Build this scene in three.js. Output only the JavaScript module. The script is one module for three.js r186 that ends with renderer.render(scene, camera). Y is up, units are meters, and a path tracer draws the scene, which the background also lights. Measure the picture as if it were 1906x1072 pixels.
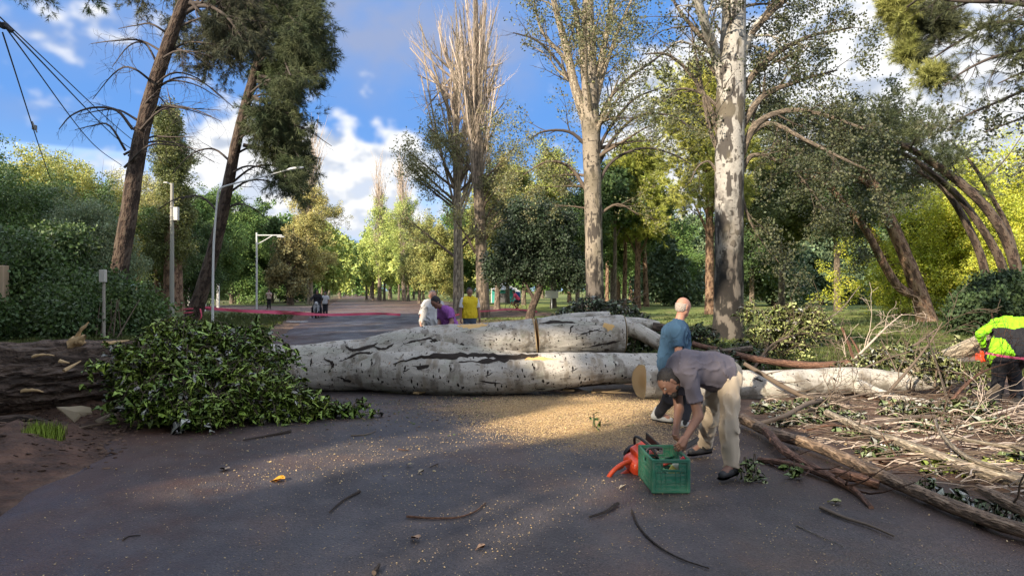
import * as THREE from 'three';
import { mergeGeometries } from 'three/addons/utils/BufferGeometryUtils.js';
import { MarchingCubes } from 'three/addons/objects/MarchingCubes.js';
import { RoundedBoxGeometry } from 'three/addons/geometries/RoundedBoxGeometry.js';
import { createNoise2D, createNoise3D } from 'simplex-noise';

// ---------------------------------------------------------------- camera, sky, sun, exposure
const scene = new THREE.Scene();
const camera = new THREE.PerspectiveCamera(45.76, 1024 / 575, 0.1, 2000);
const EYE = 1.7, FOC = 1270;
camera.position.set(0, EYE, 0);
camera.rotation.x = 0.0039;
const renderer = new THREE.WebGLRenderer({ antialias: true });
renderer.toneMapping = THREE.LinearToneMapping;
renderer.toneMappingExposure = 2.4;
renderer.shadowMap.enabled = true;
const SUN_EL = 25.5 * Math.PI / 180;
const SUN_TRAVEL = new THREE.Vector3(0.66 * Math.cos(SUN_EL), -Math.sin(SUN_EL), -0.75 * Math.cos(SUN_EL)).normalize();   // low sun behind the left shoulder
const sun = new THREE.DirectionalLight(new THREE.Color(1, 0.86, 0.68), 3.7);
sun.name = 'sun';
sun.position.copy(SUN_TRAVEL).multiplyScalar(-120); sun.target.position.set(0, 0, -20);
sun.position.add(sun.target.position);
sun.castShadow = true; sun.shadow.mapSize.set(4096, 4096);
Object.assign(sun.shadow.camera, { left: -90, right: 90, top: 70, bottom: -70, near: 1, far: 400 });
sun.shadow.radius = 1;
scene.add(sun, sun.target);

function rng(seed) { let s = seed >>> 0; return () => { s = (s + 0x6d2b79f5) >>> 0; let t = Math.imul(s ^ (s >>> 15), 1 | s); t = (t + Math.imul(t ^ (t >>> 7), 61 | t)) ^ t; return ((t ^ (t >>> 14)) >>> 0) / 4294967296; }; }
const n3 = createNoise3D(rng(11)), n2 = createNoise2D(rng(7));
const fbm3 = (x, y, z, o = 5) => { let a = 0, s = 0.5, f = 1; for (let i = 0; i < o; i++) { a += s * n3(x * f, y * f, z * f); s *= 0.5; f *= 2.03; } return a; };
const fbm2 = (x, y, o = 4) => { let a = 0, s = 0.5, f = 1; for (let i = 0; i < o; i++) { a += s * n2(x * f, y * f); s *= 0.5; f *= 2.03; } return a; };
const clamp = (v, a = 0, b = 1) => Math.min(b, Math.max(a, v));
const sstep = (a, b, x) => { const t = clamp((x - a) / (b - a)); return t * t * (3 - 2 * t); };
const mix = (a, b, t) => a + (b - a) * t;
const mix3 = (a, b, t) => [mix(a[0], b[0], t), mix(a[1], b[1], t), mix(a[2], b[2], t)];
const R = Math.PI / 180;

// the sky: blue with bright cumulus low down and a thin lavender sheet higher up; clouds by azimuth and elevation in degrees
{
  const W = 2048, H = 1024, data = new Float32Array(W * H * 4);
  // [azimuth, elevation, half width, half height, weight, thin]
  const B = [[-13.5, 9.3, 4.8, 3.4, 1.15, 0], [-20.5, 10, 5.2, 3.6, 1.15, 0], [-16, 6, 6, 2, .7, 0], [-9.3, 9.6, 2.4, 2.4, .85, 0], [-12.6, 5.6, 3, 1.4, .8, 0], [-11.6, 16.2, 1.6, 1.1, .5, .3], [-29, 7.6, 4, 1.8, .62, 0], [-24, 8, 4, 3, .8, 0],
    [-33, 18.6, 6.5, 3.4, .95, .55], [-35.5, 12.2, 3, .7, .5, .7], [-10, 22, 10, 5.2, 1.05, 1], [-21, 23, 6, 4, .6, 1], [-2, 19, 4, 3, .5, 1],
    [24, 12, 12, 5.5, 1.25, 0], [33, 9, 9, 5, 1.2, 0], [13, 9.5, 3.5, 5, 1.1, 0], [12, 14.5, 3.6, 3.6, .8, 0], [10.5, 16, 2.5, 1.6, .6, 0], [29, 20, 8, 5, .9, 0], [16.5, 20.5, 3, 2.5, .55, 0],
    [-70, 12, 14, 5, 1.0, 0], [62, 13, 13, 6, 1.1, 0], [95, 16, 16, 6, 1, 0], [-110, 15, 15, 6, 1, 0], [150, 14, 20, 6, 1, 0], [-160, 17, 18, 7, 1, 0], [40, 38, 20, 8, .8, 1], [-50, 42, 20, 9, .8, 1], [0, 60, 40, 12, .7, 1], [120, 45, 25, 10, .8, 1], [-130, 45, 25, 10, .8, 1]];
  for (let j = 0; j < H; j++) {
    const el = ((j + 0.5) / H - 0.5) * 180, y = Math.sin(el * R), c = Math.cos(el * R);
    for (let i = 0; i < W; i++) {
      const phi = ((i + 0.5) / W - 0.5) * 2 * Math.PI, x = Math.cos(phi) * c, z = Math.sin(phi) * c, o = (j * W + i) * 4;
      const k = clamp(el, 0, 90);
      let col = mix3([0.42, 0.64, 0.92], [0.135, 0.35, 0.82], sstep(0, 15, k));
      col = mix3(col, [0.06, 0.20, 0.60], sstep(17, 60, k));
      if (el > -1) {
        const az = Math.atan2(x, -z) / R;
        let thick = 0, thin = 0, top = 0, wt = 1e-6;
        const wx = 1.6 * fbm3(x * 9, y * 12, z * 9, 3), wy = 1.2 * fbm3(x * 9 + 7, y * 12, z * 9, 3);
        for (const b of B) {
          let da = az - b[0]; if (da > 180) da -= 360; if (da < -180) da += 360;
          const u = (da + wx) / b[2], v = (el - b[1] + wy) / b[3], d2 = u * u + v * v;
          if (d2 > 7) continue;
          const g = b[4] * Math.exp(-d2 * 0.85);
          if (b[5] < 1) { thick += g * (1 - b[5]); top += g * v; wt += g; }
          thin += g * b[5];
        }
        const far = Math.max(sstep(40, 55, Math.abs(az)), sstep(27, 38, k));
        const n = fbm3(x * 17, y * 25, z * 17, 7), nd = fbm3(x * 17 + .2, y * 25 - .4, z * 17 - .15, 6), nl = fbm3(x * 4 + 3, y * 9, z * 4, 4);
        thick += far * (0.50 + 0.35 * nl); thin += far * 0.25;  // extra, brighter clouds added outside the view to lift the ambient light
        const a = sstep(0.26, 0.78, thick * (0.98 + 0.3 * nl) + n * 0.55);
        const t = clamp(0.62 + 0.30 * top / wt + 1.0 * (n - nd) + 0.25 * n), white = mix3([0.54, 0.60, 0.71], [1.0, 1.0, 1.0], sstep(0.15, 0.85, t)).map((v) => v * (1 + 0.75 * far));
        const th = clamp(thin * (0.85 + 0.55 * nl + 0.35 * n)) * 0.9;
        col = mix3(col, [0.33, 0.40, 0.60], th);
        col = mix3(col, white, a * 0.97);
      }
      if (el < 0) col = [0.30, 0.33, 0.34];
      data[o] = col[0] / 2.15; data[o + 1] = col[1] / 2.15; data[o + 2] = col[2] / 2.15; data[o + 3] = 1;
    }
  }
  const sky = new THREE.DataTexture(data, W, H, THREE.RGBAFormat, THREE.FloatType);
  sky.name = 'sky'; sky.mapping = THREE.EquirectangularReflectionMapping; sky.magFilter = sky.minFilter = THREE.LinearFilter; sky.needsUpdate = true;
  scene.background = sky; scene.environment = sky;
}

// ---------------------------------------------------------------- helpers
const V = (x, y, z) => new THREE.Vector3(x, y, z);
const at = (px, py, d) => V((px - 953) / FOC * d, EYE + (541 - py) / FOC * d, -d);     // where the sight line of a picture point stands at a depth
const gz = (py) => EYE * FOC / (py - 541);                                            // depth of the ground seen at a picture row
const gp = (px, py) => { const d = gz(py); return V((px - 953) / FOC * d, 0, -d); };
const used = {};
function numbered(n) { used[n] = (used[n] ?? -1) + 1; return used[n] ? n + '_' + String(used[n]).padStart(3, '0') : n; }
function tag(o, label, category, group, kind) { if (label) o.userData.label = label; if (category) o.userData.category = category; if (group) o.userData.group = group; if (kind) o.userData.kind = kind; return o; }
function shade(o) { o.castShadow = o.receiveShadow = true; return o; }
function thing(name, label, category, p = [0, 0, 0], turn = 0, group) { const g = new THREE.Group(); g.name = numbered(name); g.position.set(...p); g.rotation.y = turn; scene.add(g); return tag(g, label, category, group); }
function part(name, geo, mat, parent, kind) { const m = shade(new THREE.Mesh(Array.isArray(geo) ? merge(geo) : geo, mat)); m.name = name; parent.add(m); if (kind) m.userData.kind = kind; return m; }
function solo(name, geo, mat, label, category, group, kind) { const m = part(numbered(name), geo, mat, scene); return tag(m, label, category, group, kind); }
function merge(list) { const a = list.map((g) => { g = g.index ? g.toNonIndexed() : g; for (const k of Object.keys(g.attributes)) if (!['position', 'normal', 'uv'].includes(k)) g.deleteAttribute(k); if (!g.attributes.uv) g.setAttribute('uv', new THREE.BufferAttribute(new Float32Array(g.attributes.position.count * 2), 2)); return g; }); return mergeGeometries(a); }
const box = (w, h, d, x = 0, y = 0, z = 0) => new THREE.BoxGeometry(w, h, d).translate(x, y, z);
const rbox = (w, h, d, r, x = 0, y = 0, z = 0) => new RoundedBoxGeometry(w, h, d, 2, r).translate(x, y, z);
function rod(a, b, r0, r1 = r0, n = 8) { const d = b.clone().sub(a), g = new THREE.CylinderGeometry(r1, r0, d.length(), n, 1); g.applyQuaternion(new THREE.Quaternion().setFromUnitVectors(V(0, 1, 0), d.clone().normalize())); return g.translate((a.x + b.x) / 2, (a.y + b.y) / 2, (a.z + b.z) / 2); }

// textures: fn(u, v) gives linear values, periodic noise keeps the edges joined
const hash = (x, y, s) => { let h = Math.imul(x, 374761393) ^ Math.imul(y, 668265263) ^ Math.imul(s, 974634777); h = Math.imul(h ^ (h >>> 13), 1274126177); return ((h ^ (h >>> 16)) >>> 0) / 4294967296; };
function pnoise(u, v, px, py, s = 0) { const x = u * px, y = v * py, xi = Math.floor(x), yi = Math.floor(y), f = x - xi, g = y - yi, a = f * f * (3 - 2 * f), b = g * g * (3 - 2 * g), x0 = ((xi % px) + px) % px, x1 = (x0 + 1) % px, y0 = ((yi % py) + py) % py, y1 = (y0 + 1) % py; return mix(mix(hash(x0, y0, s), hash(x1, y0, s), a), mix(hash(x0, y1, s), hash(x1, y1, s), a), b); }
function pfbm(u, v, px, py, o = 4, s = 0) { let a = 0, w = 0.5, t = 0; for (let i = 0; i < o; i++) { a += w * pnoise(u, v, px << i, py << i, s + i); t += w; w *= 0.55; } return a / t; }
const toS = (x) => (x <= 0.0031308 ? 12.92 * x : 1.055 * Math.pow(Math.max(x, 0), 1 / 2.4) - 0.055);
function tex(w, h, fn, srgb = true) {
  const d = new Uint8Array(w * h * 4);
  for (let j = 0; j < h; j++) for (let i = 0; i < w; i++) { const c = fn((i + .5) / w, (j + .5) / h), o = (j * w + i) * 4; for (let k = 0; k < 3; k++) d[o + k] = 255 * clamp(srgb ? toS(c[k] ?? c) : c[k] ?? c); d[o + 3] = 255; }
  const t = new THREE.DataTexture(d, w, h); if (srgb) t.colorSpace = THREE.SRGBColorSpace;
  t.wrapS = t.wrapT = THREE.RepeatWrapping; t.magFilter = THREE.LinearFilter; t.needsUpdate = true; return t;
}
function ctex(c, srgb = true) { const t = new THREE.CanvasTexture(c); if (srgb) t.colorSpace = THREE.SRGBColorSpace; t.wrapS = t.wrapT = THREE.RepeatWrapping; t.flipY = false; return t; }
const rep = (t, x, y) => { const c = t.clone(); c.repeat.set(x, y); c.needsUpdate = true; return c; };
const lin = (r, g, b) => new THREE.Color().setRGB(r, g, b);
const mat = (r, g, b, rough = 0.8, more = {}) => new THREE.MeshStandardMaterial({ color: lin(r, g, b), roughness: rough, ...more });
const phys = (r, g, b, rough = 0.8, more = {}) => new THREE.MeshPhysicalMaterial({ color: lin(r, g, b), roughness: rough, ...more });

// a tapered tube along points; uv in texture tiles
function spline(pts, radii, n) {
  if (pts.length === 2 && !n) return { P: pts.map((p) => p.clone()), r: [...radii] };
  const c = new THREE.CatmullRomCurve3(pts, false, 'centripetal'), P = [], r = [], m = n || (pts.length - 1) * 4;
  for (let i = 0; i <= m; i++) { const t = i / m, k = t * (pts.length - 1), a = Math.min(Math.floor(k), pts.length - 2); P.push(c.getPoint(t)); r.push(mix(radii[a], radii[a + 1], k - a)); }
  return { P, r };
}
function tube(P, r, { sides = 8, tile = [1, 1], rough, caps = false, v0 = 0, vfit, ends } = {}) {
  const n = P.length, pos = [], nor = [], uv = [], idx = [], N = V(0, 0, 0), Bn = V(0, 0, 0), T = V(0, 0, 0), up = V(0, 0, 0);
  const rm = r.reduce((a, b) => a + b, 0) / n, rounds = Math.max(1, Math.round(2 * Math.PI * rm / tile[0]));
  let s = 0, L = 0; for (let i = 1; i < n; i++) L += P[i].distanceTo(P[i - 1]);
  for (let i = 0; i < n; i++) {
    T.copy(P[Math.min(i + 1, n - 1)]).sub(P[Math.max(i - 1, 0)]).normalize();
    if (!i) { up.set(0, 1, 0); if (Math.abs(T.y) > 0.9) up.set(0, 0, 1); N.copy(up).cross(T).normalize(); } else { s += P[i].distanceTo(P[i - 1]); N.addScaledVector(T, -N.dot(T)).normalize(); }
    Bn.copy(T).cross(N);
    for (let k = 0; k <= sides; k++) {
      const a = (k % sides) / sides * 2 * Math.PI, c = Math.cos(a), d = Math.sin(a);
      let rr = r[i]; if (rough) rr *= 1 + rough(a, s, i / (n - 1));
      const x = N.x * c + Bn.x * d, y = N.y * c + Bn.y * d, z = N.z * c + Bn.z * d;
      pos.push(P[i].x + x * rr, P[i].y + y * rr, P[i].z + z * rr); nor.push(x, y, z); uv.push(k / sides * rounds, vfit ? i / (n - 1) : v0 + s / tile[1]);
    }
  }
  for (let i = 0; i < n - 1; i++) for (let k = 0; k < sides; k++) { const a = i * (sides + 1) + k, b = a + sides + 1; idx.push(a, a + 1, b, b, a + 1, b + 1); }
  const flatEnd = (i, sg) => { const c0 = pos.length / 3; T.copy(P[i]).sub(P[i ? i - 1 : 1]).normalize(); pos.push(P[i].x, P[i].y, P[i].z); nor.push(T.x, T.y, T.z); uv.push(0, 0); for (let k = 0; k <= sides; k++) { const o = (i * (sides + 1) + k) * 3; pos.push(pos[o], pos[o + 1], pos[o + 2]); nor.push(T.x, T.y, T.z); uv.push(0, 0); } for (let k = 0; k < sides; k++) sg > 0 ? idx.push(c0, c0 + 1 + k, c0 + 2 + k) : idx.push(c0, c0 + 2 + k, c0 + 1 + k); };
  if (caps) { flatEnd(0, -1); flatEnd(n - 1, 1); }
  const g = new THREE.BufferGeometry();
  g.setAttribute('position', new THREE.Float32BufferAttribute(pos, 3)); g.setAttribute('normal', new THREE.Float32BufferAttribute(nor, 3)); g.setAttribute('uv', new THREE.Float32BufferAttribute(uv, 2)); g.setIndex(idx);
  if (rough) { g.computeVertexNormals(); const q = g.attributes.normal; for (let i = 0; i < n; i++) { const a = i * (sides + 1), b = a + sides; const x = q.getX(a) + q.getX(b), y = q.getY(a) + q.getY(b), z = q.getZ(a) + q.getZ(b), l = Math.hypot(x, y, z) || 1; q.setXYZ(a, x / l, y / l, z / l); q.setXYZ(b, x / l, y / l, z / l); } }
  return g;
}
const limbTube = (pts, radii, o = {}, n) => { const s = spline(pts, radii, n); return tube(s.P, s.r, o); };

// ---------------------------------------------------------------- ground, road
const roadL = (d) => -2.7 - 0.235 * d + 0.25 * fbm2(d * 0.4, 3, 3), roadR = (d) => 4.7 - 0.235 * d + 0.25 * fbm2(d * 0.4, 9, 3) + 9 * sstep(39, 48, d) * sstep(130, 105, d);
const sideRoad = (x, d) => x < -0.235 * d && d > 55 + 1.2 * n2(x * .1, 1) && d < 78 + 1.5 * n2(x * .1, 5);
function groundHeight(x, d) {
  const l = roadL(d) - x, r = x - roadR(d), off = Math.max(l, r);
  if (off < 0 || sideRoad(x, d)) return -0.03;
  const k = sstep(0, 1.2, off);
  let h = -0.02 + k * (0.05 + 0.05 * fbm2(x * 0.7, d * 0.7, 3));
  if (l > 0 && d < 14) h += 0.10 * k * (1 + fbm2(x * 1.7, d * 1.7, 4)) + 0.05 * k * fbm2(x * 5, d * 5, 3) - 0.38 * Math.exp(-(((x + 7.2) / 1.7) ** 2 + ((d - 9.0) / 0.55) ** 2));
  if (d < 60) h += 0.02 * k * fbm2(x * 4, d * 4, 2);
  return h;
}
function groundColor(x, d) {
  const l = roadL(d) - x, r = x - roadR(d), n = fbm2(x * 0.35, d * 0.35, 4), m = fbm2(x * 1.6, d * 1.6, 3);
  let g = mix3([0.055, 0.085, 0.022], [0.115, 0.125, 0.04], clamp(0.5 + n + 0.3 * m));
  if (r > 0 && d > 20) g = mix3([0.11, 0.165, 0.032], [0.21, 0.235, 0.062], clamp(0.45 + 0.9 * n + 0.4 * m));
  const dirt = mix3([0.075, 0.045, 0.03], [0.13, 0.08, 0.055], clamp(0.5 + m));
  let k = 0;
  if (l > -1.2) k = Math.max(sstep(1.6, 0.5, l + m * 0.7), sstep(13, 11, d + m), d > 30 ? sstep(2.2, 0.9, l + m) : 0);
  if (r > -1.2) k = Math.max(sstep(2.0, 0.8, r + m * 0.9), d < 14 ? 1 : 0, sstep(0.1, 0.5, n - 0.12) * 0.9 * sstep(90, 60, d), Math.exp(-(((x - 0) / 5) ** 2 + ((d - 34) / 6) ** 2)) > 0.4 ? 0.9 : 0);
  if (d > 85) k = Math.max(k, 0.45 * sstep(0.05, 0.3, n));
  g = mix3(g, dirt, clamp(k));
  if (l > 0 && d < 14) g = mix3(g, [0.055, 0.026, 0.016], 0.75 * sstep(3, 0.2, l));
  if (sideRoad(x, d)) g = mix3([0.13, 0.10, 0.095], [0.17, 0.13, 0.12], clamp(.5 + m));
  return g;
}
const soilTex = tex(512, 512, (u, v) => { const a = pfbm(u, v, 8, 8, 5, 3), b = pnoise(u, v, 128, 128, 9), c = pnoise(u, v, 220, 220, 19); const k = 0.30 + 0.5 * a * a * 1.9 + 0.30 * (b - 0.5) + (c > 0.93 ? 0.35 : 0); return [k * 1.02, k, k * 0.95]; });
const soilBump = tex(512, 512, (u, v) => pfbm(u, v, 16, 16, 5, 23), false);
function sheet(xs, ds, h, col, uvScale) {
  const pos = [], c = [], uv = [], idx = [], nx = xs[0].length;
  ds.forEach((d, j) => { for (const x of xs[j % xs.length] && xs.length > 1 ? xs[j] : xs[0]) { pos.push(x, h(x, d), -d); c.push(...col(x, d)); uv.push(x / uvScale, d / uvScale); } });
  for (let j = 0; j < ds.length - 1; j++) for (let i = 0; i < nx - 1; i++) { const a = j * nx + i, b = a + nx; idx.push(a, a + 1, b, b, a + 1, b + 1); }
  const g = new THREE.BufferGeometry();
  g.setAttribute('position', new THREE.Float32BufferAttribute(pos, 3)); g.setAttribute('color', new THREE.Float32BufferAttribute(c, 3)); g.setAttribute('uv', new THREE.Float32BufferAttribute(uv, 2));
  g.setIndex(idx); g.computeVertexNormals(); return g;
}
{
  const ds = [], xs = [];
  for (let d = -60; d < 2; d += 4) ds.push(d);
  for (let d = 2; d < 16; d += 0.14) ds.push(d);
  for (let d = 16; d < 60; d += 0.45) ds.push(d);
  for (let d = 60; d < 180; d += 2.5) ds.push(d);
  for (let d = 180; d < 1400; d *= 1.15) ds.push(d);
  for (const d of ds) { const w = Math.max(16, Math.abs(d) * 0.95 + 4), row = []; for (let i = 0; i <= 220; i++) { const t = i / 110 - 1; row.push(-0.03 * Math.max(d, 0) + w * t * (d > 150 ? 1.6 : 1)); } xs.push(row); }
  const g = sheet(xs, ds, groundHeight, (x, d) => groundColor(x, d).map((c) => c * 2.1), 1.7);
  solo('ground', g, new THREE.MeshStandardMaterial({ vertexColors: true, map: soilTex, bumpMap: soilBump, bumpScale: 0.035, roughness: 0.95 }), 'grass lawn and bare brown earth on both sides of the road', 'ground', null, 'structure');
}
// asphalt: fine stone grain in the texture, dust, wet earth, sawdust stains and painted shade under the debris as slow colour changes
const asphaltTex = tex(1024, 1024, (u, v) => { const a = pnoise(u, v, 210, 210, 1), b = pnoise(u, v, 340, 340, 2), c = pfbm(u, v, 5, 5, 4, 5), s = pnoise(u, v, 150, 150, 8); let k = 0.36 + 0.32 * (a - 0.5) + 0.22 * (b - 0.5) + 0.25 * (c - 0.5); const chip = s > 0.90 ? 0.6 * (s - 0.90) / 0.1 : 0; k += chip; return [k + chip * 0.2, k, k - chip * 0.12]; });
const asphaltBump = tex(1024, 1024, (u, v) => 0.6 * pnoise(u, v, 210, 210, 1) + 0.4 * pnoise(u, v, 340, 340, 2), false);
const asphaltRough = tex(512, 512, (u, v) => 0.12 + 0.95 * pfbm(u, v, 6, 6, 5, 31), false);
const sawdustAt = (x, d) => Math.exp(-(((x - 0.9) / 1.8) ** 2 + ((d - 10.1) / 1.0) ** 2)) * 1.15 + 0.95 * Math.exp(-(((x - 0.75 + 0.32 * (d - 8.5)) / 1.2) ** 2 + ((d - 8.3) / 1.25) ** 2)) + 0.55 * Math.exp(-(((x - 2.6) / 0.9) ** 2 + ((d - 9.2) / 0.7) ** 2));
function roadColor(x, d) {
  const n = fbm2(x * 0.5, d * 0.5, 4), m = fbm2(x * 2.2 + 5, d * 2.2, 4), l = x - roadL(d), r = roadR(d) - x;
  let c = mix3([0.038, 0.036, 0.041], [0.080, 0.073, 0.078], clamp(0.5 + 0.9 * n + 0.55 * m));
  c = mix3(c, [0.062, 0.030, 0.019], 0.95 * sstep(2.2, 0.2, l + 1.0 * m + 0.4 * n) * (d < 26 ? 1 : 0.6));
  c = mix3(c, [0.075, 0.043, 0.03], 0.55 * sstep(-0.05, 0.45, n + 0.5 * m - 0.1) * sstep(13, 9, d));
  c = mix3(c, [0.40, 0.265, 0.11], clamp((sawdustAt(x, d) - 0.3 + 0.4 * m) * 1.15) * 0.9);
  c = mix3(c, [0.045, 0.032, 0.024], 0.75 * sstep(1.6, 3.2, x + (d - 7) * .12 + m) * sstep(4.6, 6, d + (x - 3) * .5));  // dark brown painted under the debris in place of the shade there
  c = mix3(c, [0.075, 0.045, 0.03], 0.5 * sstep(1.6, 0.2, r + m));
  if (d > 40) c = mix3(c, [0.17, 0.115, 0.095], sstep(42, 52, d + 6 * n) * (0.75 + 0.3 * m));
  return c.map((v, i) => v * [2.75, 2.5, 2.27][i]);
}
{
  const ds = [], xs = [];
  for (let d = -30; d < 3; d += 1.5) ds.push(d);
  for (let d = 3; d < 15; d += 0.1) ds.push(d);
  for (let d = 15; d < 50; d += 0.4) ds.push(d);
  for (let d = 50; d < 420; d *= 1.03) ds.push(d);
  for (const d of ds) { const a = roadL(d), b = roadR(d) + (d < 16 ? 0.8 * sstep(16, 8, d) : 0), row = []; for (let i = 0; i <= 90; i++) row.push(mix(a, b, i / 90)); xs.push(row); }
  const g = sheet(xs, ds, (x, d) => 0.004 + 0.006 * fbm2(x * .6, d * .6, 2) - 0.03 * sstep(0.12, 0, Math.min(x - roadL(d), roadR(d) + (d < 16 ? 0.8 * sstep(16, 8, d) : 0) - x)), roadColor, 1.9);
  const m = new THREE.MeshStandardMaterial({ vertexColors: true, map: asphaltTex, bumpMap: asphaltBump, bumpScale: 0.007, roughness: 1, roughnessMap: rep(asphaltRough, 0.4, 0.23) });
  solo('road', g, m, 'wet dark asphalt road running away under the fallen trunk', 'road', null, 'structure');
}

// ---------------------------------------------------------------- bark and leaf materials
function canvas(w, h) { const c = document.createElement('canvas'); c.width = w; c.height = h; return [c, c.getContext('2d')]; }
// white poplar bark: pale grey, pocked with dark diamonds, long torn cracks; wraps round and along
function whiteBark(seed, { W = 1024, H = 1024, spots = 420, cracks = 16, dark = 0, base = [0.52, 0.485, 0.42] } = {}) {
  const r = rng(seed), [c, x] = canvas(W, H), [cb, xb] = canvas(W, H), im = x.createImageData(W, H), ib = xb.createImageData(W, H);
  for (let j = 0; j < H; j++) for (let i = 0; i < W; i++) {
    const u = i / W, v = j / H, a = pfbm(u, v, 6, 5, 5, seed), b = pfbm(u, v, 40, 14, 4, seed + 7), f = pnoise(u, v, 256, 190, seed + 3), o = (j * W + i) * 4;
    let k = 0.66 + 0.42 * a + 0.26 * (b - 0.5) + 0.22 * (f - 0.5);
    let q = base.map((z) => z * k); q = mix3(q, [0.25, 0.20, 0.135], 0.75 * sstep(0.58, 0.8, pfbm(u, v, 5, 7, 4, seed + 13))); q = mix3(q, [0.25, 0.27, 0.19], 0.35 * sstep(0.55, 0.75, pfbm(u, v, 9, 4, 3, seed + 21)));
    q = mix3(q, [0.17, 0.145, 0.11], 0.75 * sstep(0.52, 0.70, pfbm(u, v, 7, 9, 5, seed + 43)));
    if (b > 0.66) q = mix3(q, [0.12, 0.10, 0.085], sstep(0.66, 0.8, b) * 0.8);
    for (let z = 0; z < 3; z++) { im.data[o + z] = 255 * toS(q[z]); ib.data[o + z] = 255 * clamp(0.62 + 0.25 * (a - 0.5) + 0.25 * (b - 0.5) + 0.1 * (f - 0.5)); } im.data[o + 3] = ib.data[o + 3] = 255;
  }
  x.putImageData(im, 0, 0); xb.putImageData(ib, 0, 0);
  const both = (col, bump, fn) => { for (const [q, s] of [[x, col], [xb, bump]]) for (const ox of [-W, 0, W]) for (const oy of [-H, 0, H]) { q.fillStyle = q.strokeStyle = s; q.save(); q.translate(ox, oy); fn(q); q.restore(); } };
  for (let i = 0; i < spots; i++) {
    const px = r() * W, py = r() * H, big = r() < 0.1, s = (big ? 8 + 10 * r() : 1.5 + 4 * r()) * W / 1024, w = s * (0.8 + 1.0 * r()), e = Array.from({ length: 9 }, () => 0.55 + 0.6 * r()), tone = Math.floor(22 + 26 * r());
    both(`rgb(${tone + 8},${tone + 2},${tone - 4})`, big ? '#0a0a0a' : '#3a3a3a', (q) => { q.beginPath(); for (let k = 0; k < 9; k++) { const a = k / 9 * 6.283, m = e[k] * (1 - 0.35 * Math.abs(Math.sin(2 * a))); q.lineTo(px + Math.cos(a) * w * m, py + Math.sin(a) * s * m); } q.fill(); });
  }
  for (let i = 0; i < cracks; i++) {
    const pts = [], L = (70 + 210 * r()) * W / 1024, wide = (2 + 4 * r()) * W / 1024; let px = r() * W, py = r() * H, a = (r() - 0.5) * 0.8 + Math.PI / 2; const n = 16;
    for (let k = 0; k <= n; k++) { pts.push([px, py]); a += (r() - 0.5) * 0.85; a = Math.PI / 2 + (a - Math.PI / 2) * 0.9; px += Math.cos(a) * L / n; py += Math.sin(a) * L / n; }
    const e = pts.map((_, k) => wide * Math.sin(Math.PI * k / n) * (0.4 + 0.9 * r()) + 0.6);
    both('rgb(34,27,21)', '#000000', (q) => { q.beginPath(); pts.forEach((p, k) => q.lineTo(p[0] - e[k], p[1])); for (let k = n; k >= 0; k--) q.lineTo(pts[k][0] + e[k] * 0.8, pts[k][1]); q.fill(); });
  }
  return { map: ctex(c), bumpMap: ctex(cb, false) };
}
// standing white poplar: black furrowed foot below, pale above with black scars; v runs once along the trunk
function standingBark(seed, foot, pale) {
  const W = 512, H = 1536, col = (u, v) => {
    const a = pfbm(u, v, 4, 24, 5, seed), b = pfbm(u, v, 12, 40, 4, seed + 5), f = pnoise(u, v, 90, 500, seed + 9), w = pfbm(u, v, 5, 16, 3, seed + 17);
    let q = pale.map((z) => z * (0.6 + 0.5 * a + 0.25 * (f - .5)));
    const near = clamp((foot * 2.4 - v) / (foot * 2.4)), fu = pfbm(u, v, 15, 26, 4, seed + 51), d = Math.max(0.9 * sstep(0.75, 0.84, pnoise(u, v, 22, 170, seed + 53)) * sstep(.3, .45, w), sstep(0.60 - 0.2 * near, 0.65 - 0.16 * near, fu + 0.22 * (w - 0.5)), sstep(0.68, 0.74, b + 0.3 * (w - 0.5)));
    q = mix3(q, [0.05, 0.042, 0.036], d * 0.93); q = mix3(q, [0.16, 0.135, 0.09], 0.6 * sstep(0.50, 0.68, w));
    const m = sstep(foot * 1.25, foot * 0.55, v + 0.12 * (a - 0.5) + 0.22 * (b - .5));
    const furrow = pfbm(u, v, 14, 30, 4, seed + 31);
    q = mix3(q, mix3([0.010, 0.008, 0.007], [0.13, 0.11, 0.092], sstep(0.50, 0.64, furrow)), m * 0.95);
    const sp = pnoise(u, v, 34, 260, seed + 41); if (sp > 0.9) q = mix3(q, [0.04, 0.03, 0.025], 0.85);
    return q;
  };
  return { map: tex(W, H, col), bumpMap: tex(W, H, (u, v) => clamp(0.2 + 0.5 * pfbm(u, v, 12, 40, 4, seed + 5) + 0.4 * pfbm(u, v, 14, 30, 4, seed + 31)), false) };
}
const darkBarkT = tex(512, 512, (u, v) => { const a = pfbm(u, v, 10, 3, 5, 71), b = pfbm(u, v, 26, 10, 4, 77), k = 0.25 + 0.9 * sstep(0.3, 0.75, a * 0.55 + b * 0.5); return [k, k * 0.94, k * 0.88]; });
const darkBarkB = tex(512, 512, (u, v) => sstep(0.25, 0.8, pfbm(u, v, 10, 3, 5, 71) * 0.55 + pfbm(u, v, 26, 10, 4, 77) * 0.5), false);
const plateT = tex(512, 512, (u, v) => { const a = pfbm(u, v, 7, 4, 4, 91), b = pfbm(u, v, 20, 12, 4, 95), k = 0.3 + 0.85 * sstep(0.35, 0.6, a * .6 + b * .42); return [k, k * 0.87, k * 0.77]; });
const plateB = tex(512, 512, (u, v) => sstep(0.35, 0.6, pfbm(u, v, 7, 4, 4, 91) * .6 + pfbm(u, v, 20, 12, 4, 95) * .42), false);
const wbA = whiteBark(101, { W: 1024, H: 1024, spots: 800, cracks: 4 }), wbB = whiteBark(202, { spots: 420, cracks: 3 });
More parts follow.
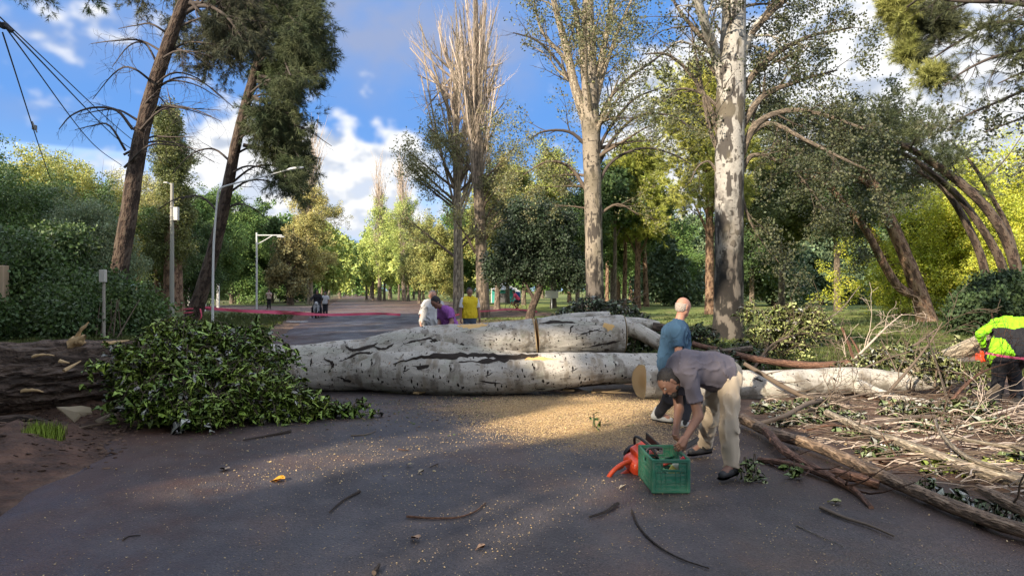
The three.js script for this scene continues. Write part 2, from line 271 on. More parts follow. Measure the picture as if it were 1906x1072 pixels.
const M = {
  whiteA: new THREE.MeshStandardMaterial({ ...wbA, bumpScale: 0.02, roughness: 0.85 }),
  whiteB: new THREE.MeshStandardMaterial({ ...wbB, bumpScale: 0.012, roughness: 0.85 }),
  standNear: new THREE.MeshStandardMaterial({ ...standingBark(301, 0.31, [0.46, 0.435, 0.39]), bumpScale: 0.05, roughness: 0.9 }),
  standMid: new THREE.MeshStandardMaterial({ ...standingBark(331, 0.17, [0.33, 0.28, 0.215]), bumpScale: 0.05, roughness: 0.9 }),
  pine: new THREE.MeshStandardMaterial({ color: lin(0.10, 0.075, 0.062), map: plateT, bumpMap: plateB, bumpScale: 0.06, roughness: 0.95 }),
  pineRed: new THREE.MeshStandardMaterial({ color: lin(0.27, 0.18, 0.13), map: plateT, bumpMap: plateB, bumpScale: 0.05, roughness: 0.95 }),
  dark: new THREE.MeshStandardMaterial({ color: lin(0.17, 0.13, 0.105), map: darkBarkT, bumpMap: darkBarkB, bumpScale: 0.07, roughness: 0.95 }),
  greyBark: new THREE.MeshStandardMaterial({ color: lin(0.28, 0.235, 0.185), map: darkBarkT, bumpMap: darkBarkB, bumpScale: 0.03, roughness: 0.9 }),
  paleBark: new THREE.MeshStandardMaterial({ color: lin(0.52, 0.46, 0.36), map: darkBarkT, bumpMap: darkBarkB, bumpScale: 0.02, roughness: 0.9 }),
  tanBark: new THREE.MeshStandardMaterial({ color: lin(0.40, 0.29, 0.20), map: darkBarkT, bumpMap: darkBarkB, bumpScale: 0.02, roughness: 0.85 }),
  redBark: new THREE.MeshStandardMaterial({ color: lin(0.30, 0.165, 0.11), map: darkBarkT, bumpMap: darkBarkB, bumpScale: 0.02, roughness: 0.85 }),
  bareTwig: mat(0.50, 0.41, 0.33, 0.9), deadTwig: mat(0.075, 0.06, 0.052, 0.95), twig: mat(0.14, 0.105, 0.075, 0.9),
  steel: mat(0.42, 0.43, 0.43, 0.55, { metalness: 0.3 }), paint: mat(0.62, 0.63, 0.62, 0.6), wire: mat(0.03, 0.03, 0.032, 0.7), concrete: mat(0.34, 0.33, 0.29, 0.9),
};
const ringTex = tex(512, 512, (u, v) => { const x = u - .5, y = v - .5, r = Math.hypot(x * 1.0, y) * 2, a = Math.atan2(y, x), w = r + 0.05 * (pfbm((a / 6.2832 + 1) % 1, 0.3, 6, 1, 3, 3) - .5), k = 0.5 + 0.5 * Math.sin(w * 75), s = pnoise(u, v, 180, 20, 4) ; let c = mix3([0.62, 0.42, 0.20], [0.74, 0.54, 0.29], k * 0.6 + 0.4 * s); c = mix3(c, [0.50, 0.29, 0.11], sstep(0.55, 0.15, w) * 0.55); c = mix3(c, [0.55, 0.40, 0.22], sstep(0.86, .95, r)); return c; });
M.cut = new THREE.MeshStandardMaterial({ map: ringTex, roughness: 0.85 });
M.wood = new THREE.MeshStandardMaterial({ color: lin(0.66, 0.46, 0.24), map: tex(256, 256, (u, v) => { const k = 0.6 + 0.45 * pfbm(u, v, 24, 3, 4, 5); return [k, k, k * .97]; }), roughness: 0.85 });
const leafMat = (tr = 0.4) => new THREE.MeshPhysicalMaterial({ color: lin(1, 1, 1), vertexColors: true, roughness: 0.6, transmission: tr, thickness: 0, side: THREE.DoubleSide });
M.leaf = new THREE.MeshPhysicalMaterial({ color: lin(1, 1, 1), vertexColors: true, roughness: 0.62, transmission: 0.38, thickness: 0, side: THREE.DoubleSide });
M.leafOpaque = new THREE.MeshStandardMaterial({ color: lin(1, 1, 1), vertexColors: true, roughness: 0.75, side: THREE.DoubleSide });

// leaf clump geometries: many small folded leaves through a ball of radius 1; size is the leaf length in the clump's own units
function leafShape(out, p, dir, nrm, len, wid, col, under) {
  const s = dir.clone().cross(nrm).normalize(), n = s.clone().cross(dir).normalize();
  const A = p, B = p.clone().addScaledVector(dir, len * 0.42).addScaledVector(s, wid / 2).addScaledVector(n, wid * 0.12), C = p.clone().addScaledVector(dir, len), D = p.clone().addScaledVector(dir, len * 0.42).addScaledVector(s, -wid / 2).addScaledVector(n, wid * 0.12);
  for (const q of [A, B, C, A, C, D]) { out.pos.push(q.x, q.y, q.z); out.nor.push(n.x, n.y, n.z); out.col.push(...col); }
  if (under) for (const q of [A, C, B, A, D, C]) { out.pos.push(q.x - n.x * 0.004, q.y - n.y * 0.004, q.z - n.z * 0.004); out.nor.push(-n.x, -n.y, -n.z); out.col.push(...under); }
}
function fromRaw(o) { const g = new THREE.BufferGeometry(); g.setAttribute('position', new THREE.Float32BufferAttribute(o.pos, 3)); g.setAttribute('normal', new THREE.Float32BufferAttribute(o.nor, 3)); g.setAttribute('color', new THREE.Float32BufferAttribute(o.col, 3)); g.setAttribute('uv', new THREE.Float32BufferAttribute(new Float32Array(o.pos.length / 3 * 2), 2)); return g; }
const rdir = (r, t = V(0, 0, 0)) => { const z = 2 * r() - 1, a = 6.2832 * r(), q = Math.sqrt(1 - z * z); return t.set(q * Math.cos(a), z, q * Math.sin(a)); };
function clump(seed, n, len, wid, { droop = 0.3, under, vary = 0.35, fill = 1 } = {}) {
  const r = rng(seed), o = { pos: [], nor: [], col: [] };
  for (let i = 0; i < n; i++) {
    const p = rdir(r).clone().multiplyScalar(Math.cbrt(r()) * fill), d = rdir(r).clone(); d.y -= droop; d.normalize();
    const nn = rdir(r).clone(); nn.y += 0.5; const k = 1 - vary + 2 * vary * r(), y = (r() - .5) * 0.25;
    leafShape(o, p, d, nn, len * (0.7 + 0.6 * r()), wid * (0.7 + 0.6 * r()), [k * (1 + y), k, k * (1 - y)], under && under.map((c) => c * k));
  }
  return fromRaw(o);
}
function needles(seed, n, len, wid) {           // a twig tip bristling with needles, along +y
  const r = rng(seed), o = { pos: [], nor: [], col: [] };
  for (let i = 0; i < n; i++) {
    const t = r(), p = V(0, t * 0.8 - 0.2, 0), a = r() * 6.2832, e = 0.35 + 0.75 * r(), d = V(Math.cos(a) * Math.sin(e), Math.cos(e), Math.sin(a) * Math.sin(e)), nn = rdir(r).clone(), k = 0.65 + 0.7 * r(), s = d.clone().cross(nn).normalize().multiplyScalar(wid / 2), l = len * (0.7 + .6 * r());
    const B = p.clone().add(s), C = p.clone().sub(s), D = p.clone().addScaledVector(d, l), n2_ = d.clone().cross(s).normalize();
    for (const q of [B, C, D]) { o.pos.push(q.x, q.y, q.z); o.nor.push(n2_.x, n2_.y, n2_.z); o.col.push(k, k, k); }
  }
  return fromRaw(o);
}
const CL = {
  sprig: [clump(1, 9, 0.42, 0.36, { fill: 0.9 }), clump(2, 11, 0.40, 0.34, { fill: 1 })],     // unit about 0.2 to 0.3 m: leaves of 8 to 12 cm
  tuft: [clump(3, 34, 0.34, 0.27), clump(4, 38, 0.30, 0.25)],                                // unit about 0.5 m: middle distance
  far: [clump(5, 26, 0.55, 0.44), clump(6, 30, 0.48, 0.4)],                                  // unit 0.6 to 1 m: far crowns
  pine: [needles(7, 30, 0.75, 0.055), needles(8, 34, 0.7, 0.05)],
  pineFar: [needles(9, 26, 0.9, 0.11), needles(10, 28, 0.8, 0.1)],
};
// one InstancedMesh of clumps: list of [position, size, colour, direction?]
const _m = new THREE.Matrix4(), _q = new THREE.Quaternion(), _s = V(1, 1, 1), _c = new THREE.Color();
function scatter(name, geos, list, m, parent, seed, top) {
  const r = rng(seed), groups = geos.map(() => []); list.forEach((e) => groups[Math.floor(r() * geos.length)].push(e));
  groups.forEach((g, k) => {
    if (!g.length) return;
    const im = new THREE.InstancedMesh(geos[k], m, g.length); im.name = top ? numbered(name) : name; im.castShadow = im.receiveShadow = true;
    g.forEach((e, i) => {
      if (e[3]) { _q.setFromUnitVectors(V(0, 1, 0), e[3]); _q.multiply(new THREE.Quaternion().setFromAxisAngle(V(0, 1, 0), r() * 6.283)); } else _q.setFromEuler(new THREE.Euler((r() - .5) * 1.2, r() * 6.283, (r() - .5) * 1.2));
      const s = e[1]; if (typeof s === 'number') _s.set(s, s, s); else _s.set(...s); im.setMatrixAt(i, _m.compose(e[0], _q, _s)); im.setColorAt(i, _c.setRGB(...e[2]));
    });
    im.userData.kind = 'stuff'; parent.add(im);
  });
}

// ---------------------------------------------------------------- trees: builders
const TW = { wig: 0.22, up: 0.05, ang: 0.75, ratio: 0.55 };
function twigs(out, tips, p0, dir0, len, r, lev, o, rnd) {
  const n = lev > 1 ? 5 : 4, P = [p0.clone()], rr = [r], d = dir0.clone(), p = p0.clone(), marks = [];
  for (let i = 1; i <= n; i++) {
    d.x += (rnd() - .5) * o.wig * 2; d.y += (rnd() - .5) * o.wig * 2 + o.up; d.z += (rnd() - .5) * o.wig * 2; d.normalize();
    p.addScaledVector(d, len / n); P.push(p.clone()); rr.push(Math.max(r * (1 - 0.8 * i / n), 0.0035)); marks.push([p.clone(), d.clone(), i / n]);
  }
  out.push(tube(P, rr, { sides: lev > 1 ? 5 : r > 0.02 ? 4 : 3, tile: [.5, .5] }));
  if (lev > 0) { const k = o.kids ?? 4; for (let i = 0; i < k; i++) { const m = marks[Math.min(n - 1, Math.floor((0.15 + 0.85 * (i + rnd()) / k) * n))], a = rdir(rnd).clone(); a.addScaledVector(m[1], -a.dot(m[1])).normalize(); const nd = m[1].clone().multiplyScalar(Math.cos(o.ang)).addScaledVector(a, Math.sin(o.ang)); twigs(out, tips, m[0], nd, len * o.ratio * (0.6 + 0.7 * rnd()), r * 0.5, lev - 1, o, rnd); } }
  if (lev <= (o.leafLev ?? 1)) for (const m of marks) if (m[2] > 0.3) tips.push([m[0], m[1]]);
}
// a limb drawn through given points, with twigs along it
function limb(P, r0, r1, o, rnd, tips) {
  const out = [], s = spline(P, P.map((_, i) => mix(r0, r1, i / (P.length - 1)))); out.push(tube(s.P, s.r, { sides: 7, tile: [.6, .6] }));
  let L = 0; for (let i = 1; i < s.P.length; i++) L += s.P[i].distanceTo(s.P[i - 1]);
  const n = Math.round(L * (o.per ?? 1.2));
  for (let i = 0; i < n; i++) {
    const t = (o.from ?? 0.2) + (1 - (o.from ?? 0.2)) * (i + rnd()) / n, k = Math.min(s.P.length - 2, Math.floor(t * (s.P.length - 1))), p = s.P[k].clone().lerp(s.P[k + 1], t * (s.P.length - 1) - k), T = s.P[k + 1].clone().sub(s.P[k]).normalize();
    const a = rdir(rnd).clone(); a.addScaledVector(T, -a.dot(T)).normalize(); a.y += o.lift ?? 0; const d = T.clone().multiplyScalar(Math.cos(o.ang ?? .8)).addScaledVector(a, Math.sin(o.ang ?? .8)).normalize();
    twigs(out, tips, p, d, (o.len ?? 1.5) * (0.5 + 0.8 * rnd()) * (1.1 - 0.5 * t), Math.max(0.006, s.r[k] * 0.4), o.lev ?? 1, { ...TW, ...o }, rnd);
  }
  return merge(out);
}
const pxPts = (list, d) => list.map(([x, y, dz = 0]) => at(x, y, d + dz));
// a tree given by its trunk and limbs in the picture, stood at its real distance
function heroTree(name, label, S) {
  const d = S.d, rnd = rng(S.seed), base = at(S.trunk[0][0], S.trunk[0][1], d), g = thing(name, label, 'tree', [base.x, 0, base.z], 0, S.group), off = V(-base.x, 0, -base.z);
  const k = d / FOC, tips = [], local = (l) => pxPts(l, d).map((p) => p.add(off));
  const tp = local(S.trunk), bend = S.trunkR.map((r) => r * k);
  tp[0].y = -0.12;
  const s = spline(tp, bend, S.trunk.length * 8);
  const rough = (a, ss) => (S.lump ?? 0.05) * fbm3(Math.cos(a) * 1.4 + S.seed, Math.sin(a) * 1.4, ss * 0.9, 3) + 0.28 * Math.exp(-ss / 0.4) * (0.6 + 0.6 * Math.sin(a * 5 + S.seed)) * (S.flare ?? 0.6);
  part('trunk', tube(s.P, s.r, { sides: 28, tile: S.tile ?? [1, 1.6], vfit: S.vfit, rough }), S.mat, g);
  for (const l of S.limbs ?? []) part('limb', limb(local(l.p), l.r[0] * k, l.r[1] * k, { ...S.twig, ...l }, rnd, l.bare ? [] : tips), l.mat ?? S.limbMat ?? S.mat, g);
  for (const A of S.auto ?? []) for (let i = 0; i < A.n; i++) {
    const t = mix(A.t[0], A.t[1], (i + rnd()) / A.n), q = Math.min(s.P.length - 2, Math.floor(t * (s.P.length - 1))), p = s.P[q].clone(), az = A.az ? mix(A.az[0], A.az[1], rnd()) * R : rnd() * 6.283, el = mix(A.el[0], A.el[1], rnd()) * R, L = mix(A.len[0], A.len[1], rnd());
    const dir = V(Math.cos(az) * Math.cos(el), Math.sin(el), -Math.sin(az) * Math.cos(el)), P = [p.clone()], n = 4, w = dir.clone(), c = p.clone();
    for (let j = 1; j <= n; j++) { w.x += (rnd() - .5) * .35; w.z += (rnd() - .5) * .35; w.y += (A.bend ?? 0) + (rnd() - .5) * .25; w.normalize(); c.addScaledVector(w, L / n); P.push(c.clone()); }
    part('limb', limb(P, A.r ? A.r * (0.6 + .6 * rnd()) : Math.min(s.r[q] * 0.4, 0.03 * L), A.r1 ?? 0.008, { ...S.twig, ...A.twig }, rnd, A.bare ? [] : tips), A.mat ?? S.limbMat ?? S.mat, g);
  }
  const L = [];
  if (S.leaf) for (const [p, dr] of tips) for (let i = 0; i < S.leaf.n; i++) if (rnd() < (S.leaf.p ?? 1)) { const q = p.clone().add(rdir(rnd).clone().multiplyScalar(S.leaf.spread * rnd())); q.y -= (S.leaf.hang ?? 0) * rnd(); if (S.leaf.keep && !S.leaf.keep(q.clone().sub(off), rnd)) continue; L.push([q, S.leaf.size * (.7 + .6 * rnd()), S.leaf.col(q, rnd), S.leaf.along ? dr.clone().lerp(rdir(rnd), 0.35).normalize() : undefined]); }
  if (S.lobes) fillLobes(L, S.lobes.map((l) => ({ c: at(l[0], l[1], d + (l[5] ?? 0)).add(off), r: [l[2] * k, l[3] * k, (l[4] ?? l[2]) * k], n: l[6] })), S.lobe, rnd);
  if (L.length) scatter(S.leafName ?? 'foliage', S.leaf?.geo ?? S.lobe.geo, L, (S.leaf ?? S.lobe).mat ?? M.leaf, g, S.seed + 5);
  return g;
}
function fillLobes(L, lobes, o, rnd) {
  const f = o.holes ?? 0.0, sc = o.hs ?? 0.9;
  for (const b of lobes) for (let i = 0; i < (b.n ?? o.n); i++) {
    const u = rdir(rnd).clone(), rad = Math.pow(rnd(), o.pow ?? 0.45), rag = 1 + 0.42 * n3(u.x * 2.3 + b.c.x, u.y * 2.3 + b.c.y, u.z * 2.3), q = V(b.c.x + u.x * b.r[0] * rad * rag, b.c.y + u.y * b.r[1] * rad * rag, b.c.z + u.z * b.r[2] * rad * rag);
    if (n3(q.x * sc, q.y * sc * (o.flat ?? 1), q.z * sc) < f - 1 + 0.0 || q.y < 0.1) continue;
    if (o.keep && !o.keep(q, rnd)) continue;
    L.push([q, o.size * (.65 + .7 * rnd()), o.col(q, rnd, b), o.along ? u.clone().lerp(V(0, o.along, 0), 0.4).add(rdir(rnd).clone().multiplyScalar(0.4)).normalize() : undefined]);
  }
}
// leaf colours (pineLit a sunlit copy of pine), varied in slow patches and leaf by leaf
const tint = (a, b, sc, k = 0.22) => (q, r) => { const t = clamp(0.5 + 0.7 * fbm3(q.x * sc, q.y * sc, q.z * sc, 2) + 0.35 * (r() - .5)), m = 1 - k + 2 * k * r(); return [mix(a[0], b[0], t) * m, mix(a[1], b[1], t) * m, mix(a[2], b[2], t) * m]; };
const C = {
  poplar: tint([0.186, 0.236, 0.0761], [0.352, 0.344, 0.114], 0.5), poplarYellow: tint([0.275, 0.373, 0.0945], [0.528, 0.579, 0.158], 0.35), oak: tint([0.0719, 0.159, 0.038], [0.176, 0.262, 0.0609], 0.3), dark: tint([0.0408, 0.0816, 0.0244], [0.0928, 0.154, 0.0426], 0.6),
  pine: tint([0.0836, 0.136, 0.0457], [0.186, 0.217, 0.0686], 0.5), pineLit: tint([0.208, 0.316, 0.0609], [0.398, 0.467, 0.0914], 0.4), yellow: tint([0.357, 0.442, 0.0394], [0.632, 0.617, 0.0676], 0.35), autumn: tint([0.255, 0.316, 0.0761], [0.606, 0.579, 0.138], 0.25),
  cedar: tint([0.0836, 0.136, 0.0686], [0.186, 0.254, 0.129], 0.4), hedge: tint([0.0512, 0.112, 0.0231], [0.141, 0.213, 0.0473], 0.8), grey: tint([0.223, 0.29, 0.152], [0.371, 0.435, 0.228], 0.5),
};
// background trees: trunk, a few limbs, and a crown of lobes
function parkTree(name, label, x, z, S) {
  const rnd = rng(S.seed), g = thing(name, label, 'tree', [x, 0, z], 0, S.group), h = S.h, w = S.w, cb = S.base ?? 0.25, lobes = [], out = [], lean = S.lean ?? [(rnd() - .5) * .06, (rnd() - .5) * .06];
  const top = V(lean[0] * h, h * (S.topK ?? 0.9), lean[1] * h), tr = S.tr ?? h * 0.02, mid = V(top.x * .35 + (rnd() - .5) * .3, top.y * .5, top.z * .35 + (rnd() - .5) * .3), sp = spline([V(0, -.1, 0), mid, top], [tr, tr * .75, tr * .15], 12);
  part('trunk', tube(sp.P, sp.r, { sides: 12, tile: [.8, 1.2], rough: (a, s) => .06 * fbm3(Math.cos(a), Math.sin(a), s, 2) + .25 * Math.exp(-s / .35) }), S.mat ?? M.greyBark, g);
  const nl = S.lobes ?? 9;
  for (let i = 0; i < nl; i++) {
    const t = (i + .5) / nl, a = i * 2.4 + rnd(), y = mix(cb, 0.93, t) * h; let rad = w / 2 * (S.form === 'column' ? 0.25 * Math.sin(Math.PI * (0.1 + .85 * t)) : S.form === 'cone' ? 0.62 * (1 - t) : S.form === 'umbrella' ? 0.62 * Math.sin(Math.PI * (0.25 + .7 * t)) : 0.62 * Math.sin(Math.PI * (0.16 + .76 * t))) * (0.6 + .5 * rnd());
    const c = V(top.x * t + Math.cos(a) * rad, y, top.z * t + Math.sin(a) * rad), lr = S.form === 'column' ? w * .4 * Math.sin(Math.PI * (.15 + .75 * t)) + .15 : S.form === 'cone' ? w * .34 * (1 - .75 * t) : w * (0.2 + .1 * rnd());
    lobes.push({ c, r: [lr, S.form === 'column' ? h * .8 / nl * 1.4 : S.form === 'cone' ? Math.max(.35, lr * .42) : lr * (S.flatLobe ?? .75), lr] });
    if (S.limbs !== 0) { const q = sp.P[Math.min(11, Math.floor(12 * clamp((y - lr * .5) / top.y * .85)))]; out.push(limbTube([q, q.clone().lerp(c, .55).add(V(0, .15, 0)), c], [tr * .35, tr * .2, tr * .08], { sides: 5, tile: [.6, .6] })); }
  }
  const tips = [], open = S.form !== 'cone' && z > -105 && !S.shadeKeep, tw = [];
  if (open) for (const b of lobes) { const q = sp.P[Math.min(11, Math.floor(12 * clamp((b.c.y - b.r[0] * .5) / top.y * .85)))].clone().lerp(b.c, .45), dir = b.c.clone().sub(q); dir.y += S.form === 'column' ? 1.2 : .15; dir.normalize(); for (let j = 0; j < 2; j++) { dir.add(rdir(rnd).clone().multiplyScalar(.5)).normalize(); twigs(tw, tips, q, dir, Math.max(b.r[0], b.r[1] * .8) * 1.25, Math.max(.02, tr * .13), 2, { wig: .24, up: S.form === 'column' ? .12 : .0, ang: .8, ratio: .62, kids: 4 }, rnd); } }
  if (tw.length) part('limb', tw, S.limbMat ?? (S.mat === M.dark ? M.twig : M.greyBark), g);
  if (S.twigs) for (let i = 0; i < S.twigs; i++) { const q = sp.P[3 + Math.floor(rnd() * 9)], a = rnd() * 6.283, L = h * (S.twigLen ?? .3) * (.5 + rnd() * .6), up = S.twigUp ?? 1.6, e = V(q.x + Math.cos(a) * L / up * .35, q.y + L, q.z + Math.sin(a) * L / up * .35); twigs(out, [], q, e.clone().sub(q).normalize(), L, tr * .22, 1, { ...TW, ang: .3, wig: .07, up: .06, kids: 5 }, rnd); }
  if (out.length) part('limb', out, S.limbMat ?? S.mat ?? M.greyBark, g);
  const L = []; fillLobes(L, lobes, { n: Math.round((S.n ?? 1400) / nl * (open ? .42 : .8)), size: (S.size ?? 0.8) * (open ? .8 : .9), col: S.col, pow: S.pow ?? .55, along: S.along, holes: S.holes ?? .8, hs: .7 }, rnd);
  if (open) for (const [p, d] of tips) for (let j = 0; j < (S.leafPer ?? 2); j++) if (rnd() < Math.min(1, (S.n ?? 1400) / 2400)) { const q = p.clone().addScaledVector(rdir(rnd), .4); if (q.y > .3) L.push([q, (S.size ?? .8) * (.45 + .4 * rnd()), S.col(q, rnd), S.along ? d.clone().lerp(rdir(rnd), .3).normalize() : undefined]); }
  if (L.length) scatter('crown', S.geo ?? CL.far, L, S.leafM ?? (z < -57 ? M.leafOpaque : M.leaf), g, S.seed + 3);
  return g;
}

// ---------------------------------------------------------------- the trees one can single out
const poplarLeaf = (o = {}) => ({ geo: CL.sprig, n: 3, spread: .55, size: .27, col: C.poplar, hang: .3, mat: M.leaf, ...o });
// big white poplar on the right
heroTree('white_poplar', 'big white poplar with scarred trunk and black foot, standing right of the bald man', {
  seed: 41, d: 23.7, trunk: [[1357, 636], [1357, 560], [1358, 460], [1358, 360], [1359, 260], [1362, 160], [1367, 40], [1372, -90], [1378, -240], [1384, -400]], trunkR: [28, 26.5, 26, 26, 26, 26, 22, 17, 11, 4], mat: M.standNear, tile: [3.2, 1], vfit: true, lump: .07, limbMat: M.greyBark,
  limbs: [{ p: [[1352, 175], [1335, 110], [1312, 40, -1], [1290, -30, -1.5], [1265, -140, -2]], r: [12, 5], mat: M.whiteB }, { p: [[1366, 150], [1395, 70], [1440, 10, 1], [1500, -80, 1]], r: [10, 4], mat: M.whiteB },
    { p: [[1345, 270], [1318, 190], [1280, 130], [1240, 100], [1200, 100]], r: [6, 1] }, { p: [[1346, 300], [1322, 240], [1304, 140], [1285, 40]], r: [5, 1.2] }, { p: [[1348, 210], [1310, 175], [1265, 165], [1235, 190]], r: [4, 1] },
    { p: [[1375, 300], [1410, 230], [1470, 205], [1540, 215, -1], [1610, 240, -2]], r: [8, 1.5] }, { p: [[1378, 240], [1420, 180], [1490, 150], [1560, 130]], r: [8, 1.5] }, { p: [[1374, 180], [1420, 120], [1500, 70], [1590, 50]], r: [8, 1.5] },
    { p: [[1376, 330], [1400, 290], [1450, 300], [1500, 340], [1540, 400]], r: [6, 1] }, { p: [[1375, 270], [1430, 230], [1500, 260, -1], [1580, 300, -2], [1650, 330, -2]], r: [6, 1] }, { p: [[1371, 100], [1420, 40], [1490, -20], [1580, -60]], r: [7, 1.5] }, { p: [[1350, 110], [1300, 60], [1260, 10], [1230, -60]], r: [6, 1.5] },
    { p: [[1340, 330], [1320, 300], [1300, 310], [1285, 340]], r: [3, 1] }, { p: [[1378, 340], [1392, 400], [1420, 450], [1460, 500]], r: [3.5, 1] }],
  twig: { per: 1.9, len: 1.5, lev: 2, kids: 3, up: -.05, ang: .8 }, auto: [{ n: 14, t: [.55, .97], el: [20, 55], len: [2, 4] }],
  leaf: poplarLeaf({ n: 2, p: .4, spread: .5, size: .22, col: tint([0.0607, 0.081, 0.0338], [0.135, 0.149, 0.0607], 0.5), keep: (q, r) => q.x > 8.3 || r() < .3 }),
});
// tall leafy poplar in the middle
heroTree('tall_poplar', 'tall many-stemmed poplar with a lit furrowed trunk, behind the upper sawn log', {
  seed: 52, d: 34, trunk: [[1108, 605], [1107, 520], [1105, 420], [1103, 330], [1100, 240], [1098, 150], [1096, 60], [1094, -40], [1092, -180]], trunkR: [19, 16.5, 16, 16, 17, 15, 12, 9, 3], mat: M.standMid, tile: [3, 1], vfit: true, lump: .1, limbMat: M.paleBark,
  limbs: [{ p: [[1096, 240], [1070, 160], [1055, 90], [1036, 20], [1018, -60], [1000, -150]], r: [10, 3] }, { p: [[1094, 180], [1085, 100], [1072, 20], [1066, -80]], r: [8, 3] }, { p: [[1103, 190], [1122, 100], [1138, 20], [1150, -80]], r: [8, 3] }, { p: [[1104, 220], [1120, 150], [1150, 60], [1185, -20]], r: [6, 2] }, { p: [[1090, 200], [1052, 110], [1010, 60], [990, -20]], r: [5, 1.5] },
    { p: [[1110, 270], [1125, 200], [1165, 150], [1220, 110], [1262, 75]], r: [5, 1], mat: M.deadTwig, bare: 1 }, { p: [[1112, 290], [1128, 250], [1180, 185], [1240, 160]], r: [4, 1], mat: M.deadTwig, bare: 1 }, { p: [[1112, 310], [1140, 260], [1190, 215], [1250, 215], [1290, 240]], r: [4, 1], mat: M.deadTwig }, { p: [[1110, 350], [1140, 300], [1200, 275], [1260, 290], [1285, 305]], r: [3.5, 1], mat: M.deadTwig, bare: 1 },
    { p: [[1092, 270], [1060, 245], [1010, 245], [985, 260]], r: [4, 1], mat: M.deadTwig }, { p: [[1094, 215], [1050, 130], [1000, 75], [955, 60]], r: [4, 1], mat: M.deadTwig, bare: 1 }, { p: [[1095, 360], [1060, 310], [1020, 300], [975, 325]], r: [4, 1], mat: M.twig }, { p: [[1114, 400], [1150, 380], [1190, 400]], r: [3, 1], mat: M.twig }],
  twig: { per: 1.25, len: 1.9, lev: 1, kids: 4, up: .02, ang: .7 }, auto: [{ n: 12, t: [.42, .96], el: [35, 75], len: [2.5, 5.5] }, { n: 8, t: [.3, .55], el: [0, 35], len: [2, 4], mat: M.twig }],
  leaf: poplarLeaf({ n: 2, p: .55, spread: .75, size: .25, col: tint([0.135, 0.169, 0.0675], [0.27, 0.257, 0.108], 0.5) }),
});
// pair of half dead fastigiate poplars
for (const [i, S] of [
  { seed: 61, d: 45, trunk: [[899, 592], [897, 500], [893, 400], [889, 300], [887, 200], [886, 100], [885, 0], [884, -90]], trunkR: [13, 11, 10.5, 10, 8, 6, 4, 2], x: 889 },
  { seed: 67, d: 49, trunk: [[853, 586], [853, 500], [852, 420], [850, 330], [848, 240], [850, 150], [852, 60]], trunkR: [11, 9, 8, 7, 5.5, 4, 2], x: 850 },
].entries()) {
  const limbs = [], rl = rng(S.seed + 1);
  for (let k = 0; k < (i ? 62 : 50); k++) {
    const y0 = 420 - rl() * 300, side = (rl() - .5) * 2, y1 = (i ? -10 : -60) + rl() * 190 + Math.abs(side) * 60, sp = side * (i ? 75 : 44), x0 = S.x + side * 4;
    limbs.push({ p: [[x0, y0], [x0 + sp * .38, mix(y0, y1, .3), side * .5], [x0 + sp * .75, mix(y0, y1, .65), (rl() - .5) * 2], [x0 + sp * (.9 + .3 * rl()), y1, (rl() - .5) * 3]], r: [i ? 2.4 : 2, .9], bare: 1, mat: k % 3 ? M.bareTwig : M.paleBark, per: 1.7, len: 1.9, ang: .26, lev: 1, kids: 3, lift: .5, from: .12 });
  }
  for (let k = 0; k < 12; k++) { const y0 = 480 - rl() * 190, side = rl() < .5 ? -1 : 1, L = 40 + rl() * 60; limbs.push({ p: [[S.x + side * 4, y0], [S.x + side * L * .5, y0 - 35, (rl() - .5) * 2], [S.x + side * L, y0 - 55 - 30 * rl(), (rl() - .5) * 4]], r: [2.6, .7], mat: M.twig, per: 1.4, len: 1.6 }); }
  heroTree('bare_poplar', i ? 'left one of two half dead poplars, spreading pale bare branches, behind the man in white' : 'right one of two half dead poplars, with grey trunk, beside the man in yellow', { ...S, limbs, mat: i ? M.paleBark : M.greyBark, lump: .06, group: 'half dead poplars beside the road', twig: { up: .1, ang: .6 }, leaf: poplarLeaf({ n: 2, p: .7, spread: .8, size: .28, col: tint([0.19, 0.22, 0.09], [0.38, 0.36, 0.15], 0.5) }) });
}
